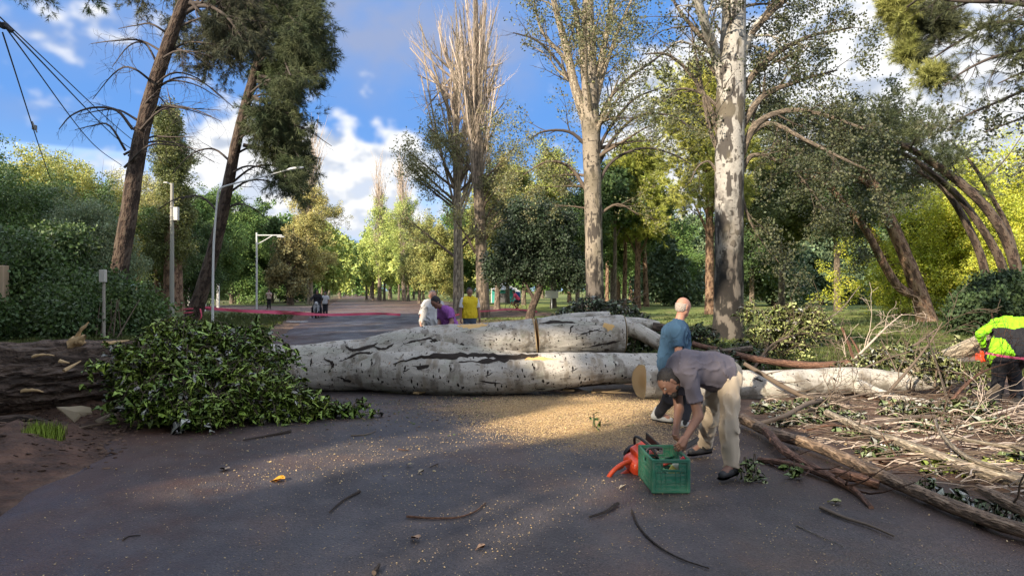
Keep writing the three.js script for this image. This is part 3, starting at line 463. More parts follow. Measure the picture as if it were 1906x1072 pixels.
// leaning pines on the left
const deadLimbs = (seed, n, tx, t0, t1, f) => { const r = rng(seed), out = []; for (let i = 0; i < n; i++) { const y = mix(t0, t1, (i + r()) / n), x = tx(y), side = f ? f(i, r) : r() < .5 ? -1 : 1, L = 60 + 130 * r(), up = -20 - 50 * r(), dn = 10 + 60 * r(); out.push({ p: [[x, y], [x + side * L * .3, y + up * .7, (r() - .5) * 2], [x + side * L * .65, y + up * .8 + dn * .2, (r() - .5) * 3], [x + side * L, y + up + dn, (r() - .5) * 4]], r: [2.4, .6], bare: 1, mat: M.deadTwig, per: 2.2, len: 1.1, lev: 1, kids: 3, ang: .7, up: -.12, wig: .3 }); } return out; };
const needleLeaf = (o = {}) => ({ geo: CL.pine, n: 2, spread: .5, size: .42, col: C.pine, mat: M.leafOpaque, along: 1, ...o });
heroTree('leaning_pine', 'tall dark pine trunk leaning right, behind the hedge, with dead drooping branches', {
  seed: 71, d: 27, trunk: [[208, 620], [221, 505], [238, 400], [258, 270], [282, 170], [308, 90], [338, 10], [372, -70], [420, -170], [470, -250]], trunkR: [18, 15, 14.5, 13.5, 12.5, 11.5, 10.5, 9, 7, 3], mat: M.pine, tile: [1, 1.5], limbMat: M.deadTwig, lump: .1,
  limbs: [{ p: [[245, 240], [215, 205], [170, 200], [130, 215], [108, 240]], r: [3, .8], bare: 1, mat: M.deadTwig, per: 1.5, len: .6 }, ...deadLimbs(72, 12, (y) => 300 - (y - 100) * .38, 60, 300, (i, r) => r() < .55 ? -1 : 1), ...deadLimbs(73, 9, (y) => 300 - (y - 100) * .33, 20, 330, () => 1),
    { p: [[330, 30], [370, 10], [420, 30, -1], [450, 70, -1]], r: [5, 1.5] }, { p: [[340, 5], [390, 10], [430, 60], [400, 110]], r: [5, 1.5] }, { p: [[350, -20], [410, -40], [470, -20]], r: [5, 1.5] }, { p: [[345, -10], [380, 40], [390, 90, 1]], r: [4, 1.5] }, { p: [[340, -5], [400, -10], [455, 30]], r: [5, 1.5] }, { p: [[335, 0], [300, -30], [330, 5, 2], [345, 20, 2]], r: [3, 1] }],
  twig: { per: 3.6, len: 1.4, lev: 2, kids: 3, up: -.12, leafLev: 1, ang: .7 }, leaf: needleLeaf({ size: .28, n: 1, p: .8, spread: .35, col: tint([0.0405, 0.054, 0.0297], [0.0945, 0.0945, 0.0473], .5) }),
});
heroTree('leaning_pine', 'leaning pine with pink tape round its foot and a heavy dark crown, beside the road', {
  seed: 81, d: 38, trunk: [[355, 600], [372, 550], [390, 490], [408, 420], [424, 340], [440, 260], [460, 180], [480, 110], [498, 40], [515, -40], [530, -140]], trunkR: [16, 13, 12, 11, 10, 9.5, 8.5, 8, 6.5, 5, 2], mat: M.pine, tile: [1, 1.5], limbMat: M.deadTwig, lump: .1,
  limbs: [...deadLimbs(82, 15, (y) => 440 - (y - 260) * .24, 110, 420, (i, r) => r() < .5 ? -1 : 1),
    ...[[560, 60], [585, 130], [560, 200], [545, 260], [575, 20], [470, 30], [440, 20], [520, 210], [590, 90], [540, 140], [500, 240], [430, 60], [560, 300], [530, 330]].map(([x, y], i) => ({ p: [[488 - (y > 150 ? (y - 150) * .2 : -8), Math.max(-20, y - 60)], [(x + 495) / 2, y - 45, (i % 5) - 2], [x, y, ((i * 7) % 9) - 4]], r: [4, 1.2], per: 2.6, len: 1.6 }))],
  twig: { per: 2.4, len: 1.5, lev: 2, kids: 4, up: -.1, leafLev: 1, ang: .7 },
  lobes: [[500, 20, 58, 55, 60, 0, 576], [548, 75, 30, 38, 45, 0, 374], [533, 150, 32, 55, 50, 0, 504], [488, 130, 30, 55, 50, 1, 331], [522, 225, 26, 45, 40, 0, 331], [440, 20, 50, 55, 50, 1, 432], [562, 120, 20, 30, 30, 0, 187], [540, 315, 20, 22, 30, -2, 129], [470, -60, 105, 50, 70, 0, 360], [420, 80, 26, 34, 40, 0, 129], [505, 285, 16, 26, 30, 0, 86], [575, 60, 18, 30, 25, 0, 115]],
  lobe: { size: .42, col: tint([0.0405, 0.0675, 0.027], [0.115, 0.142, 0.0473], 0.45), along: -.5, pow: .62, holes: .62, hs: .8 }, leaf: needleLeaf({ p: .3, size: .4, col: tint([0.0405, 0.0675, 0.027], [0.108, 0.121, 0.0473], .5) }),
});
// leaning pair on the right lawn, and the sheaf of leaning stems at the right edge
heroTree('leaning_tree', 'brown leaning trunk with a lit side limb joining low down, on the right lawn', { seed: 91, d: 36.5, trunk: [[1728, 602], [1712, 545], [1688, 480], [1662, 420], [1640, 370], [1612, 320], [1560, 260], [1500, 210]], trunkR: [17, 14, 12, 11, 10, 9, 7, 3], mat: M.pineRed, tile: [1, 1.5], limbMat: M.pineRed, lump: .08,
  limbs: [{ p: [[1708, 552], [1675, 535], [1648, 495], [1625, 450], [1600, 410], [1578, 385], [1540, 345], [1490, 320]], r: [9, 4], per: .4, len: 1.2 }, { p: [[1640, 370], [1600, 330], [1540, 320], [1480, 345]], r: [5, 1.5] }, { p: [[1620, 330], [1590, 270], [1530, 230]], r: [5, 1.5] }, { p: [[1650, 400], [1610, 390], [1560, 420]], r: [3, 1] }],
  twig: { per: 2, len: 1.8, lev: 2, kids: 3, up: -.05 }, auto: [{ n: 9, t: [.62, 1], el: [-10, 50], len: [2, 4] }], leaf: poplarLeaf({ n: 2, p: .75, spread: .6, size: .28, col: tint([0.0405, 0.0675, 0.0243], [0.115, 0.135, 0.0473], .5) }) });
heroTree('leaning_tree', 'slimmer leaning trunk standing just left of the forked one on the right lawn', { seed: 92, d: 47, trunk: [[1688, 586], [1672, 540], [1652, 490], [1625, 440], [1590, 395], [1560, 360], [1520, 320]], trunkR: [12, 10, 9.5, 9, 8, 6, 2], mat: M.pineRed, tile: [1, 1.5], lump: .08, twig: { per: 2, len: 2, lev: 2, kids: 3 }, auto: [{ n: 10, t: [.6, 1], el: [0, 60], len: [2, 4] }], leaf: poplarLeaf({ n: 3, p: .8, spread: .8, size: .4, col: C.dark }) });
for (const [i, [tr, rr]] of [[[[1893, 500], [1872, 440], [1840, 390], [1800, 350], [1755, 315], [1715, 288], [1670, 265], [1610, 240]], [10, 9, 8.5, 8, 7, 6, 5, 2]], [[[1868, 500], [1845, 450], [1812, 400], [1780, 360], [1740, 325], [1700, 295], [1650, 270]], [8, 7, 6.5, 6, 5, 4, 2]], [[[1842, 545], [1828, 480], [1800, 415], [1770, 365], [1745, 340], [1710, 320]], [8, 7, 6.5, 6, 4, 2]], [[[1900, 520], [1880, 430], [1850, 370], [1815, 310], [1770, 260]], [5, 4.5, 4, 3, 1]]].entries())
  heroTree('leaning_pine', ['thickest of the dark stems leaning left over the dark bush at the right edge', 'second thickest dark stem leaning left over the dark bush', 'lowest dark stem leaning left out of the dark bush', 'thin bare stem leaning left, in front of the yellow green tree'][i], { seed: 95 + i, d: 27 + i, trunk: [[tr[0][0] + 14, 618], ...tr], trunkR: [rr[0] * 1.1, ...rr], mat: M.pine, tile: [1, 1.5], lump: .05, flare: .2, limbMat: M.deadTwig, limbs: i === 3 ? [{ p: [[1850, 370], [1800, 340], [1770, 300], [1752, 255]], r: [2, .6], bare: 1, len: .5 }, { p: [[1830, 335], [1870, 300], [1906, 250]], r: [2, .6], bare: 1, len: .5 }] : [], twig: { per: 1.6, len: 1.2, lev: 2, kids: 3 }, auto: i === 3 ? [] : [{ n: 8, t: [.8, 1], el: [-10, 50], len: [1, 2.2] }], leaf: i === 3 ? null : needleLeaf({ size: .27, n: 1, p: .8, col: tint([0.0405, 0.0607, 0.027], [0.108, 0.121, 0.0405], .5) }), group: 'leaning stems over the dark bush' });
// small dark round tree
heroTree('dark_tree', 'small dark round-crowned tree with a forked leaning trunk, beyond the logs beside the cyclist', { seed: 101, d: 38, trunk: [[985, 600], [990, 575], [1000, 550], [1006, 530], [1010, 500], [1010, 450]], trunkR: [9, 7, 6.5, 6, 4, 1.5], mat: M.dark, tile: [1, 1], lump: .1, limbs: [{ p: [[996, 560], [985, 540], [970, 510], [950, 480]], r: [4, 1] }, { p: [[1004, 535], [1025, 510], [1050, 480]], r: [4, 1] }],
  lobes: [[960, 455, 45, 42, 50, 0, 420], [1020, 440, 50, 48, 55, 0, 480], [985, 400, 50, 32, 50, 0, 360], [1050, 490, 42, 40, 45, 0, 360], [930, 500, 28, 30, 35, 0, 210], [990, 500, 55, 26, 45, 0, 360], [1070, 520, 22, 18, 25, 0, 90], [1040, 410, 40, 30, 40, 0, 180]], lobe: { size: .38, col: tint([0.0243, 0.0513, 0.0216], [0.054, 0.0945, 0.0378], .7), geo: CL.tuft, pow: .62, holes: .72, hs: 1.1 }, leaf: null, leafName: 'crown' });
const cLitPine = tint([0.20, 0.23, 0.06], [0.38, 0.38, 0.11], .8), cDarkPine = tint([0.05, 0.065, 0.03], [0.11, 0.12, 0.05], .8);  // needle colours carry the light: left boughs as if sunlit, right ones shaded
// overhanging boughs at the upper right: a pine whose trunk stands outside the picture
heroTree('overhanging_pine', 'sunlit pine whose boughs hang into the upper right corner', { seed: 111, d: 14, trunk: [[2110, 690], [2090, 420], [2070, 150], [2040, -60], [2010, -250]], trunkR: [22, 20, 18, 15, 6], mat: M.pineRed, tile: [1, 1.5], limbMat: M.deadTwig,
  limbs: [{ p: [[2068, 150], [2000, 40], [1900, 4], [1800, 0], [1720, -6, 1]], r: [9, 3] }, { p: [[2070, 160], [1960, 60], [1860, 40], [1790, 75, 1], [1735, 110, 1]], r: [6, 1.5] }, { p: [[2060, 120], [1960, 90], [1870, 100], [1800, 130], [1760, 160]], r: [5, 1.2] }, { p: [[2060, 60], [1960, -30], [1860, -50], [1760, -30], [1680, 20, 2]], r: [7, 2] }, { p: [[2070, 180], [1990, 130], [1920, 130], [1860, 155]], r: [4, 1.2] }],
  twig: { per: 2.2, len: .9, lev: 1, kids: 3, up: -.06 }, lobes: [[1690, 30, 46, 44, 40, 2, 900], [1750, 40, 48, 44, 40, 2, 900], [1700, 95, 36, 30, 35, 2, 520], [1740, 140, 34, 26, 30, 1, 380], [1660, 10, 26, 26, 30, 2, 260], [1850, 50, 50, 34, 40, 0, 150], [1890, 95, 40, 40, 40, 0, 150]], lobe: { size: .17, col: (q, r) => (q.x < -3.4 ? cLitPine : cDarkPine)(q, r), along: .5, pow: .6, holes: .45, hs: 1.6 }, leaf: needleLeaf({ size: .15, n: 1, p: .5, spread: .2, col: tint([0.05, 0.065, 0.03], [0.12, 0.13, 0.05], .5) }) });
heroTree('overhanging_poplar', 'thin leafy bough hanging in at the right edge against the white cloud', { seed: 115, d: 15, trunk: [[2160, 760], [2150, 400], [2120, 100], [2100, -200]], trunkR: [24, 22, 18, 8], mat: M.greyBark, tile: [1, 1.5], limbMat: M.deadTwig,
  limbs: [{ p: [[2130, 190], [2030, 130], [1950, 150], [1870, 185], [1800, 215], [1765, 240]], r: [5, 1] }, { p: [[2135, 230], [2050, 190], [1960, 200], [1890, 225], [1835, 245]], r: [5, 1] }, { p: [[2140, 330], [2040, 280], [1950, 290], [1885, 310]], r: [4, .8] }, { p: [[2125, 120], [2040, 60], [1960, 70], [1900, 110]], r: [5, 1] }], twig: { per: 2.2, len: .7, lev: 1, kids: 3, up: -.05 }, leaf: poplarLeaf({ n: 1, p: .75, spread: .3, size: .18, hang: .15, col: tint([0.054, 0.0743, 0.0405], [0.135, 0.149, 0.081], .5) }) });
{ // a bough with a few needles crossing the upper left corner, far overhead
  heroTree('overhanging_pine', 'pine twigs dipping in at the top left edge', { seed: 118, d: 13, trunk: [[-420, 760], [-400, 300], [-330, -100], [-250, -300]], trunkR: [26, 24, 20, 8], mat: M.pine, tile: [1, 1.5], limbMat: M.deadTwig, limbs: [{ p: [[-335, -80], [-150, -120], [20, -60], [70, -4]], r: [5, 1] }, { p: [[-320, -130], [-50, -150], [120, -90], [172, 4]], r: [5, 1] }], twig: { per: 2, len: .5, lev: 1, kids: 3, up: -.1, from: .6 }, leaf: needleLeaf({ size: .14, n: 1, p: .6, spread: .1 }) });
}
// ---------------------------------------------------------------- park trees behind
const X = (px, d) => (px - 953) / FOC * d;
// Lombardy poplar among the left trees, bright yellow green tree at the right, lit pines
parkTree('lombardy_poplar', 'slender column-shaped poplar behind the concrete pole on the left', X(322, 54), -54, { seed: 201, h: 16.8, w: 2.5, form: 'column', lobes: 13, n: 2600, size: .5, geo: CL.tuft, col: tint([0.115, 0.162, 0.0405], [0.281, 0.292, 0.0743], .4), tr: .75, topK: .98, twigs: 14, twigLen: .25, twigUp: 4, mat: M.pineRed, base: .22 });
parkTree('yellow_tree', 'bright yellow green broad tree in full sun at the right edge', X(1850, 44), -44, { seed: 203, h: 7.0, w: 13, lobes: 24, n: 5200, size: .5, geo: CL.tuft, col: C.yellow, base: .1, tr: .3, flatLobe: .9 });
parkTree('yellow_tree', 'yellow green tree half hidden behind the leaning trunks, left of the brightest one', X(1745, 62), -62, { seed: 204, h: 6.8, w: 9, lobes: 16, n: 2600, size: .6, geo: CL.tuft, col: tint([0.198, 0.276, 0.0405], [0.461, 0.486, 0.081], .35), base: .12, tr: .3 });
parkTree('stone_pine', 'tall sunlit pine just left of the big white poplar', X(1322, 48), -48, { seed: 205, h: 18.2, w: 7, form: 'umbrella', lobes: 16, n: 3400, size: .55, geo: CL.pineFar, leafM: M.leafOpaque, col: tint([0.244, 0.288, 0.06], [0.488, 0.468, 0.11], .35), base: .42, tr: .35, mat: M.pineRed, along: .6 });
parkTree('stone_pine', 'lit pine with a yellow green top, in the gap right of the tall poplar', X(1185, 62), -62, { seed: 206, h: 15.6, w: 6.5, form: 'umbrella', lobes: 15, n: 2800, size: .6, geo: CL.pineFar, leafM: M.leafOpaque, col: tint([0.215, 0.276, 0.0473], [0.428, 0.438, 0.0743], .35), base: .45, tr: .3, mat: M.pineRed, along: .6 });
const LAND = [[60, 'behind the post at the left edge'], [115, 'above the splinters of the dark butt'], [160, 'left of the meter post'], [215, 'behind the meter post'], [270, 'behind the dark leaning pine trunk'], [332, 'behind the concrete pole'], [365, 'left of the taped pine'], [395, 'behind the taped pine'], [440, 'right of the taped pine'], [485, 'behind the braced lamp post'], [512, 'behind the far standing person'], [545, 'left of the motorcycle'], [583, 'behind the motorcycle'], [600, 'right of the motorcycle'], [620, 'on the left side of the far road'], [645, 'where the far road vanishes'], [675, 'just right of where the road vanishes'], [700, 'at the right side of the far road'], [720, 'right of the far road'], [745, 'well right of the far road'], [775, 'left of the man in white'], [800, 'behind the man in white'], [845, 'between the men in white and yellow'], [880, 'behind the man in yellow'], [930, 'right of the grey bare poplar'], [962, 'behind the cyclist'], [995, 'behind the dark round tree'], [1040, 'right of the dark round tree'], [1085, 'left of the tall poplar'], [1125, 'behind the tall poplar'], [1150, 'just right of the tall poplar'], [1170, 'a little right of the tall poplar'], [1195, 'between tall poplar and tall lamp post'], [1225, 'a little left of the tall lamp post'], [1255, 'beside the tall lamp post'], [1310, 'just right of the tall lamp post'], [1385, 'behind the white poplar'], [1430, 'right of the white poplar'], [1470, 'above the sunlit broken branch'], [1545, 'right of the sunlit broken branch'], [1575, 'left of the lawn lamp post'], [1612, 'behind the lawn lamp post'], [1660, 'behind the slim leaning trunk'], [1700, 'behind the forked leaning trunk'], [1770, 'left of the bright yellow green tree'], [1865, 'behind the bright yellow green tree'], [9999, 'at the right edge']];
const madeLabels = {};
function whereLabel(base, px, d, h) { const l = `${d < 66 ? 'nearer' : d < 100 ? 'middle distance' : d < 150 ? 'far' : 'farthest'} ${base} ${LAND.find((q) => px < q[0])[1]}`; madeLabels[l] = (madeLabels[l] ?? 0) + 1; return madeLabels[l] > 1 ? l + ', ' + ['', '', 'second one', 'third one', 'fourth one'][madeLabels[l]] : l; }
const parkRows = (name, group, label, rows) => rows.forEach(([px, d, o, own], i) => parkTree(name, own ?? whereLabel(label, px, d, o.h), X(px, d), -d, { group: own ? undefined : group, ...o, seed: o.seed ?? 900 + Math.round(px) + Math.round(d) }));
// left: tall mixed trees over the hedge
parkRows('autumn_tree', 'trees turning yellow behind the hedge', 'yellowing broad tree', [
  [-60, 40, { h: 8.6, w: 8, col: C.oak, n: 2600, size: .55, geo: CL.tuft, base: .08 }], [35, 46, { h: 9.3, w: 8.5, col: C.autumn, n: 3000, size: .55, geo: CL.tuft, base: .12 }], [130, 50, { h: 9.4, w: 9, col: C.autumn, n: 3000, size: .55, geo: CL.tuft, base: .12 }], [205, 56, { h: 10.2, w: 8, col: tint([0.248, 0.276, 0.081], [0.56, 0.486, 0.176], .3), n: 800, size: .5, pow: .8, geo: CL.tuft, base: .4, twigs: 14, twigUp: 1.3 }], [255, 64, { h: 11.2, w: 8.5, col: tint([0.248, 0.276, 0.081], [0.494, 0.454, 0.162], .3), n: 800, size: .55, pow: .8, geo: CL.tuft, base: .4, twigs: 14, twigUp: 1.3 }], [90, 38, { h: 6.6, w: 7, col: C.oak, n: 2200, size: .45, geo: CL.tuft, base: .05 }], [0, 35, { h: 6.4, w: 6, col: C.oak, n: 2000, size: .45, geo: CL.tuft, base: .05 }], [300, 70, { h: 11, w: 8, col: C.oak, n: 1800, size: .7, geo: CL.tuft, base: .1 }]]);
parkTree('willow', 'greyish green bushy tree beside the dark pine trunk over the hedge', X(172, 30), -30, { seed: 231, h: 5.2, w: 3.6, col: C.grey, n: 1900, size: .32, geo: CL.tuft, base: .05, lobes: 10 });
parkRows('broad_tree', 'dark green broad trees left of the road', 'green broad tree', [
  [378, 74, { h: 11.5, w: 9, col: C.oak, n: 1900, size: .7, geo: CL.tuft, base: .12 }], [345, 60, { h: 7.5, w: 6, col: C.dark, n: 1600, size: .55, geo: CL.tuft, base: .1 }], [430, 86, { h: 12, w: 10, col: C.oak, n: 1900, size: .75, geo: CL.tuft, base: .12 }], [470, 98, { h: 13, w: 10, col: C.oak, n: 1800, size: .8, base: .15 }], [505, 92, { h: 10.5, w: 9, col: C.dark, n: 1500, size: .8, base: .15 }], [530, 112, { h: 13, w: 10, col: C.oak, n: 1500, size: .9, base: .15 }], [415, 120, { h: 14, w: 11, col: C.dark, n: 1500, size: 1, base: .05 }], [540, 78, { h: 7.6, w: 5, col: tint([0.165, 0.162, 0.0675], [0.329, 0.276, 0.108], .4), n: 420, size: .6, twigs: 9, twigUp: 1, base: .3, mat: M.dark, tr: .4 }]]);
parkTree('pale_poplar', 'poplar with a white trunk and thin bare top, on the left roadside beyond the motorcycle', X(577, 82), -82, { seed: 241, h: 15.2, w: 6.4, lobes: 14, n: 950, size: .55, geo: CL.tuft, col: tint([0.264, 0.276, 0.081], [0.56, 0.486, 0.176], .4), base: .26, tr: .36, mat: M.paleBark, limbMat: M.bareTwig, twigs: 60, twigLen: .42, twigUp: 3.4, lean: [0.012, 0] });
parkRows('roadside_poplar', 'yellowing poplars in the row along the far road', 'yellowing poplar', [
  [706, 112, { h: 17.5, w: 6, col: C.poplarYellow, n: 930, size: .55, geo: CL.tuft, form: 'column', lobes: 10, mat: M.greyBark, limbMat: M.bareTwig, twigs: 60, twigLen: .4, twigUp: 3.4 }], [752, 104, { h: 17.0, w: 5.4, col: C.poplarYellow, n: 806, size: .55, geo: CL.tuft, form: 'column', lobes: 10, mat: M.greyBark, limbMat: M.bareTwig, twigs: 60, twigLen: .4, twigUp: 3.4 }], [725, 135, { h: 16, w: 6, col: C.poplarYellow, n: 682, size: .9, form: 'column', lobes: 9, twigs: 12, limbMat: M.bareTwig, twigUp: 3 }], [690, 160, { h: 16, w: 7, col: C.poplarYellow, n: 620, size: 1, form: 'column', lobes: 8 }], [780, 92, { h: 11, w: 5, col: C.poplar, n: 868, size: .65, geo: CL.tuft, lobes: 9, base: .2 }], [812, 78, { h: 9.5, w: 5.5, col: tint([0.198, 0.244, 0.0675], [0.395, 0.373, 0.108], .4), n: 1054, size: .6, geo: CL.tuft, lobes: 10, base: .16 }], [606, 118, { h: 14, w: 7, col: C.poplarYellow, n: 806, size: .85, lobes: 10, base: .2 }], [632, 150, { h: 14.5, w: 8, col: C.poplarYellow, n: 744, size: 1, lobes: 10, base: .18 }], [590, 175, { h: 17, w: 12, col: C.oak, n: 744, size: 1.1, base: .1 }], [652, 215, { h: 17, w: 12, col: C.oak, n: 682, size: 1.2, base: .05 }], [672, 250, { h: 19, w: 13, col: C.autumn, n: 558, size: 1.4, base: .05 }], [630, 270, { h: 22, w: 14, col: C.oak, n: 558, size: 1.4, base: .05 }], [690, 300, { h: 23, w: 14, col: C.oak, n: 558, size: 1.5, base: .05 }]]);
// middle and right: trees and trunks standing deep in the park
parkRows('park_tree', 'green trees deep in the park', 'green park tree', [
  [925, 60, { h: 12.8, w: 7, col: tint([0.165, 0.227, 0.054], [0.362, 0.356, 0.0945], .35), n: 2400, size: .6, geo: CL.tuft, base: 0.33 }], [1030, 66, { h: 14.5, w: 7.5, col: tint([0.165, 0.227, 0.0473], [0.362, 0.373, 0.081], .35), n: 2600, size: .62, geo: CL.tuft, base: 0.33 }], [975, 80, { h: 13, w: 9, col: C.oak, n: 1800, size: .75, geo: CL.tuft, base: 0.25 }], [860, 84, { h: 11, w: 8, col: C.oak, n: 1700, size: .75, geo: CL.tuft, base: 0.25 }], [890, 110, { h: 15, w: 10, col: C.oak, n: 1500, size: .95, base: 0.23 }], [1075, 58, { h: 10, w: 6, col: C.dark, n: 2000, size: .55, geo: CL.tuft, base: 0.38 }], [1140, 72, { h: 12, w: 7, col: C.oak, n: 1900, size: .65, geo: CL.tuft, base: 0.43 }], [1235, 88, { h: 11.5, w: 9, col: C.oak, n: 1700, size: .8, geo: CL.tuft, base: 0.31 }], [1095, 120, { h: 17, w: 11, col: C.dark, n: 1500, size: 1, base: 0.25 }], [1190, 130, { h: 15, w: 11, col: C.dark, n: 1400, size: 1.05, base: 0.33 }], [1290, 105, { h: 12.5, w: 10, col: C.cedar, n: 1500, size: .9, base: 0.28 }], [1400, 70, { h: 13, w: 8, col: C.dark, n: 2200, size: .65, geo: CL.tuft, base: 0.33 }], [1455, 58, { h: 14.5, w: 8, col: tint([0.0659, 0.0972, 0.0297], [0.182, 0.211, 0.0607], .4), n: 2600, size: .6, geo: CL.tuft, base: 0.43 }], [1560, 55, { h: 14, w: 7, col: tint([0.05, 0.08, 0.025], [0.13, 0.16, 0.05], .4), n: 2200, size: .6, geo: CL.tuft, base: 0.45 }], [1350, 140, { h: 16, w: 13, col: C.dark, n: 1300, size: 1.2, base: 0.23 }], [1480, 150, { h: 17, w: 14, col: C.dark, n: 1300, size: 1.3, base: 0.21 }], [1620, 130, { h: 15, w: 13, col: C.dark, n: 1300, size: 1.2, base: 0.21 }], [1760, 120, { h: 13, w: 12, col: C.oak, n: 1300, size: 1.1, base: 0.18 }], [1880, 110, { h: 12, w: 12, col: C.oak, n: 1300, size: 1.1, base: 0.18 }], [1010, 150, { h: 17, w: 13, col: C.oak, n: 1200, size: 1.2, base: 0.21 }], [800, 160, { h: 16, w: 13, col: C.oak, n: 1200, size: 1.2, base: 0.19 }], [750, 210, { h: 18, w: 15, col: C.oak, n: 1100, size: 1.4, base: 0.18 }], [900, 210, { h: 20, w: 16, col: C.dark, n: 1100, size: 1.5, base: 0.18 }], [1120, 215, { h: 22, w: 17, col: C.dark, n: 1100, size: 1.5, base: 0.23 }], [1260, 205, { h: 20, w: 16, col: C.dark, n: 1100, size: 1.5, base: 0.21 }], [1400, 220, { h: 22, w: 18, col: C.dark, n: 1100, size: 1.6, base: 0.19 }], [1560, 210, { h: 22, w: 18, col: C.dark, n: 1100, size: 1.6, base: 0.19 }], [1720, 200, { h: 20, w: 18, col: C.dark, n: 1100, size: 1.6, base: 0.18 }], [1890, 190, { h: 20, w: 18, col: C.dark, n: 1100, size: 1.6, base: 0.18 }]]);
parkRows('distant_tree', 'trees along the horizon', 'wide tree on the horizon', Array.from({ length: 15 }, (_, k) => [560 + k * 98, 320 + (k * 37) % 60, { h: 17 + (k * 5) % 7, w: 30, col: C.oak, n: 620, size: 2.2, lobes: 10, base: .02, tr: .4 }]));
parkRows('cedar', 'drooping cedars beyond the lawn', 'grey green drooping cedar', [[1440, 74, { h: 11, w: 10, col: C.cedar, n: 2200, size: .7, form: 'cone', lobes: 16, base: .12, flatLobe: .35 }], [1530, 82, { h: 12, w: 11, col: C.cedar, n: 2200, size: .75, form: 'cone', lobes: 16, base: .12 }], [1600, 90, { h: 11.5, w: 11, col: C.cedar, n: 2000, size: .8, form: 'cone', lobes: 15, base: .1 }], [1370, 96, { h: 12, w: 11, col: C.cedar, n: 1900, size: .85, form: 'cone', lobes: 15, base: .12 }], [1235, 76, { h: 8, w: 8, col: C.cedar, n: 1700, size: .7, form: 'cone', lobes: 14, base: .1 }], [1665, 84, { h: 9, w: 9, col: C.cedar, n: 1600, size: .75, form: 'cone', lobes: 14, base: .06 }]]);
parkRows('slim_tree', 'slim tall trunks between the tall poplar and the lamp post', 'slim bare-stemmed tree', [...[[1143, 60, .2], [1162, 66, .24], [1188, 63, .26], [1204, 70, .28], [1152, 92, .3], [1174, 104, .3], [1222, 98, .3], [1130, 84, .25], [1245, 118, .3], [1212, 128, .3], [945, 92, .3], [1060, 96, .3], [1302, 112, .3], [1420, 118, .35], [1655, 118, .3], [1580, 126, .35], [1510, 112, .35]].map(([px, d, tr]) => [px, d, { h: 13, w: 5, form: 'umbrella', lobes: 6, n: 500, size: .8, col: C.dark, base: .62, tr, mat: px % 2 ? M.greyBark : M.pineRed, topK: .95 }])]);
parkRows('roadside_tree', 'trunks along the far road', 'thin roadside tree', [...[[682, 128], [694, 122], [715, 116], [728, 140], [742, 122], [760, 108], [770, 132], [788, 118], [612, 140], [598, 128], [566, 124], [552, 104]].map(([px, d]) => [px, d, { h: 12, w: 5, lobes: 6, n: 420, size: .8, col: C.poplarYellow, base: .3, tr: .22, mat: px % 3 ? M.greyBark : M.paleBark }])]);
// hedge on the left, dark bush on the right, ivy round the foot of the bare poplar
parkTree('thick_trunk_tree', 'thick grey-brown trunk behind the concrete pole on the left', X(300, 56), -56, { seed: 261, h: 8, w: 5, lobes: 8, n: 900, size: .5, geo: CL.tuft, col: C.oak, base: .35, tr: .62, mat: M.pineRed });
{
  const h = thing('hedge', 'dense dark green hedge on the left behind the torn trunk', 'hedge', [X(110, 23.5), 0, -23.5]), L = [], r = rng(271), lobes = [];
  for (let i = 0; i < 34; i++) { const t = i / 33, px = mix(-90, 262, t), d = 23 + 2.5 * r(); lobes.push({ c: V(X(px, d) - h.position.x, mix(.2, 1.5, r()) * (t > .8 ? .7 : 1), -d + 23.5), r: [.9, 1.0 + .3 * r(), .9] }); }
  for (let i = 0; i < 14; i++) { const px = mix(-90, 120, r()), d = 24 + 3 * r(); lobes.push({ c: V(X(px, d) - h.position.x, 2 + 1.5 * r(), -d + 23.5), r: [1, 1, 1] }); }
  fillLobes(L, lobes, { n: 170, size: .34, col: C.hedge, pow: .45 }, r); scatter('foliage', CL.tuft, L, M.leaf, h, 5);
  const st = []; for (let i = 0; i < 30; i++) { const x = X(mix(-80, 255, r()), 24) - h.position.x; st.push(rod(V(x, 0, r() - .5), V(x + r() - .5, 1.4, r() - .5), .03, .012, 5)); } part('stem', st, M.twig, h);
}
{
  const h = thing('dark_bush', 'dark spreading bush at the right edge behind the man in the lime jacket', 'bush', [X(1870, 25), 0, -25]), L = [], r = rng(281), lobes = [];
  for (let i = 0; i < 16; i++) { const px = mix(1810, 1990, r()), d = 24 + 3 * r(); lobes.push({ c: V(X(px, d) - h.position.x, .3 + 1.5 * r(), -d + 25), r: [.75, .6, .8] }); }
  fillLobes(L, lobes, { n: 230, size: .34, col: tint([0.0198, 0.0421, 0.0135], [0.0527, 0.0892, 0.027], .7), pow: .5 }, r); scatter('foliage', CL.tuft, L, M.leafOpaque, h, 6);
  const st = []; for (let i = 0; i < 14; i++) st.push(rod(V((r() - .5) * 2, 0, r() - .5), V((r() - .5) * 3, 1.4, r() - .5), .03, .012, 5)); part('stem', st, M.twig, h);
}

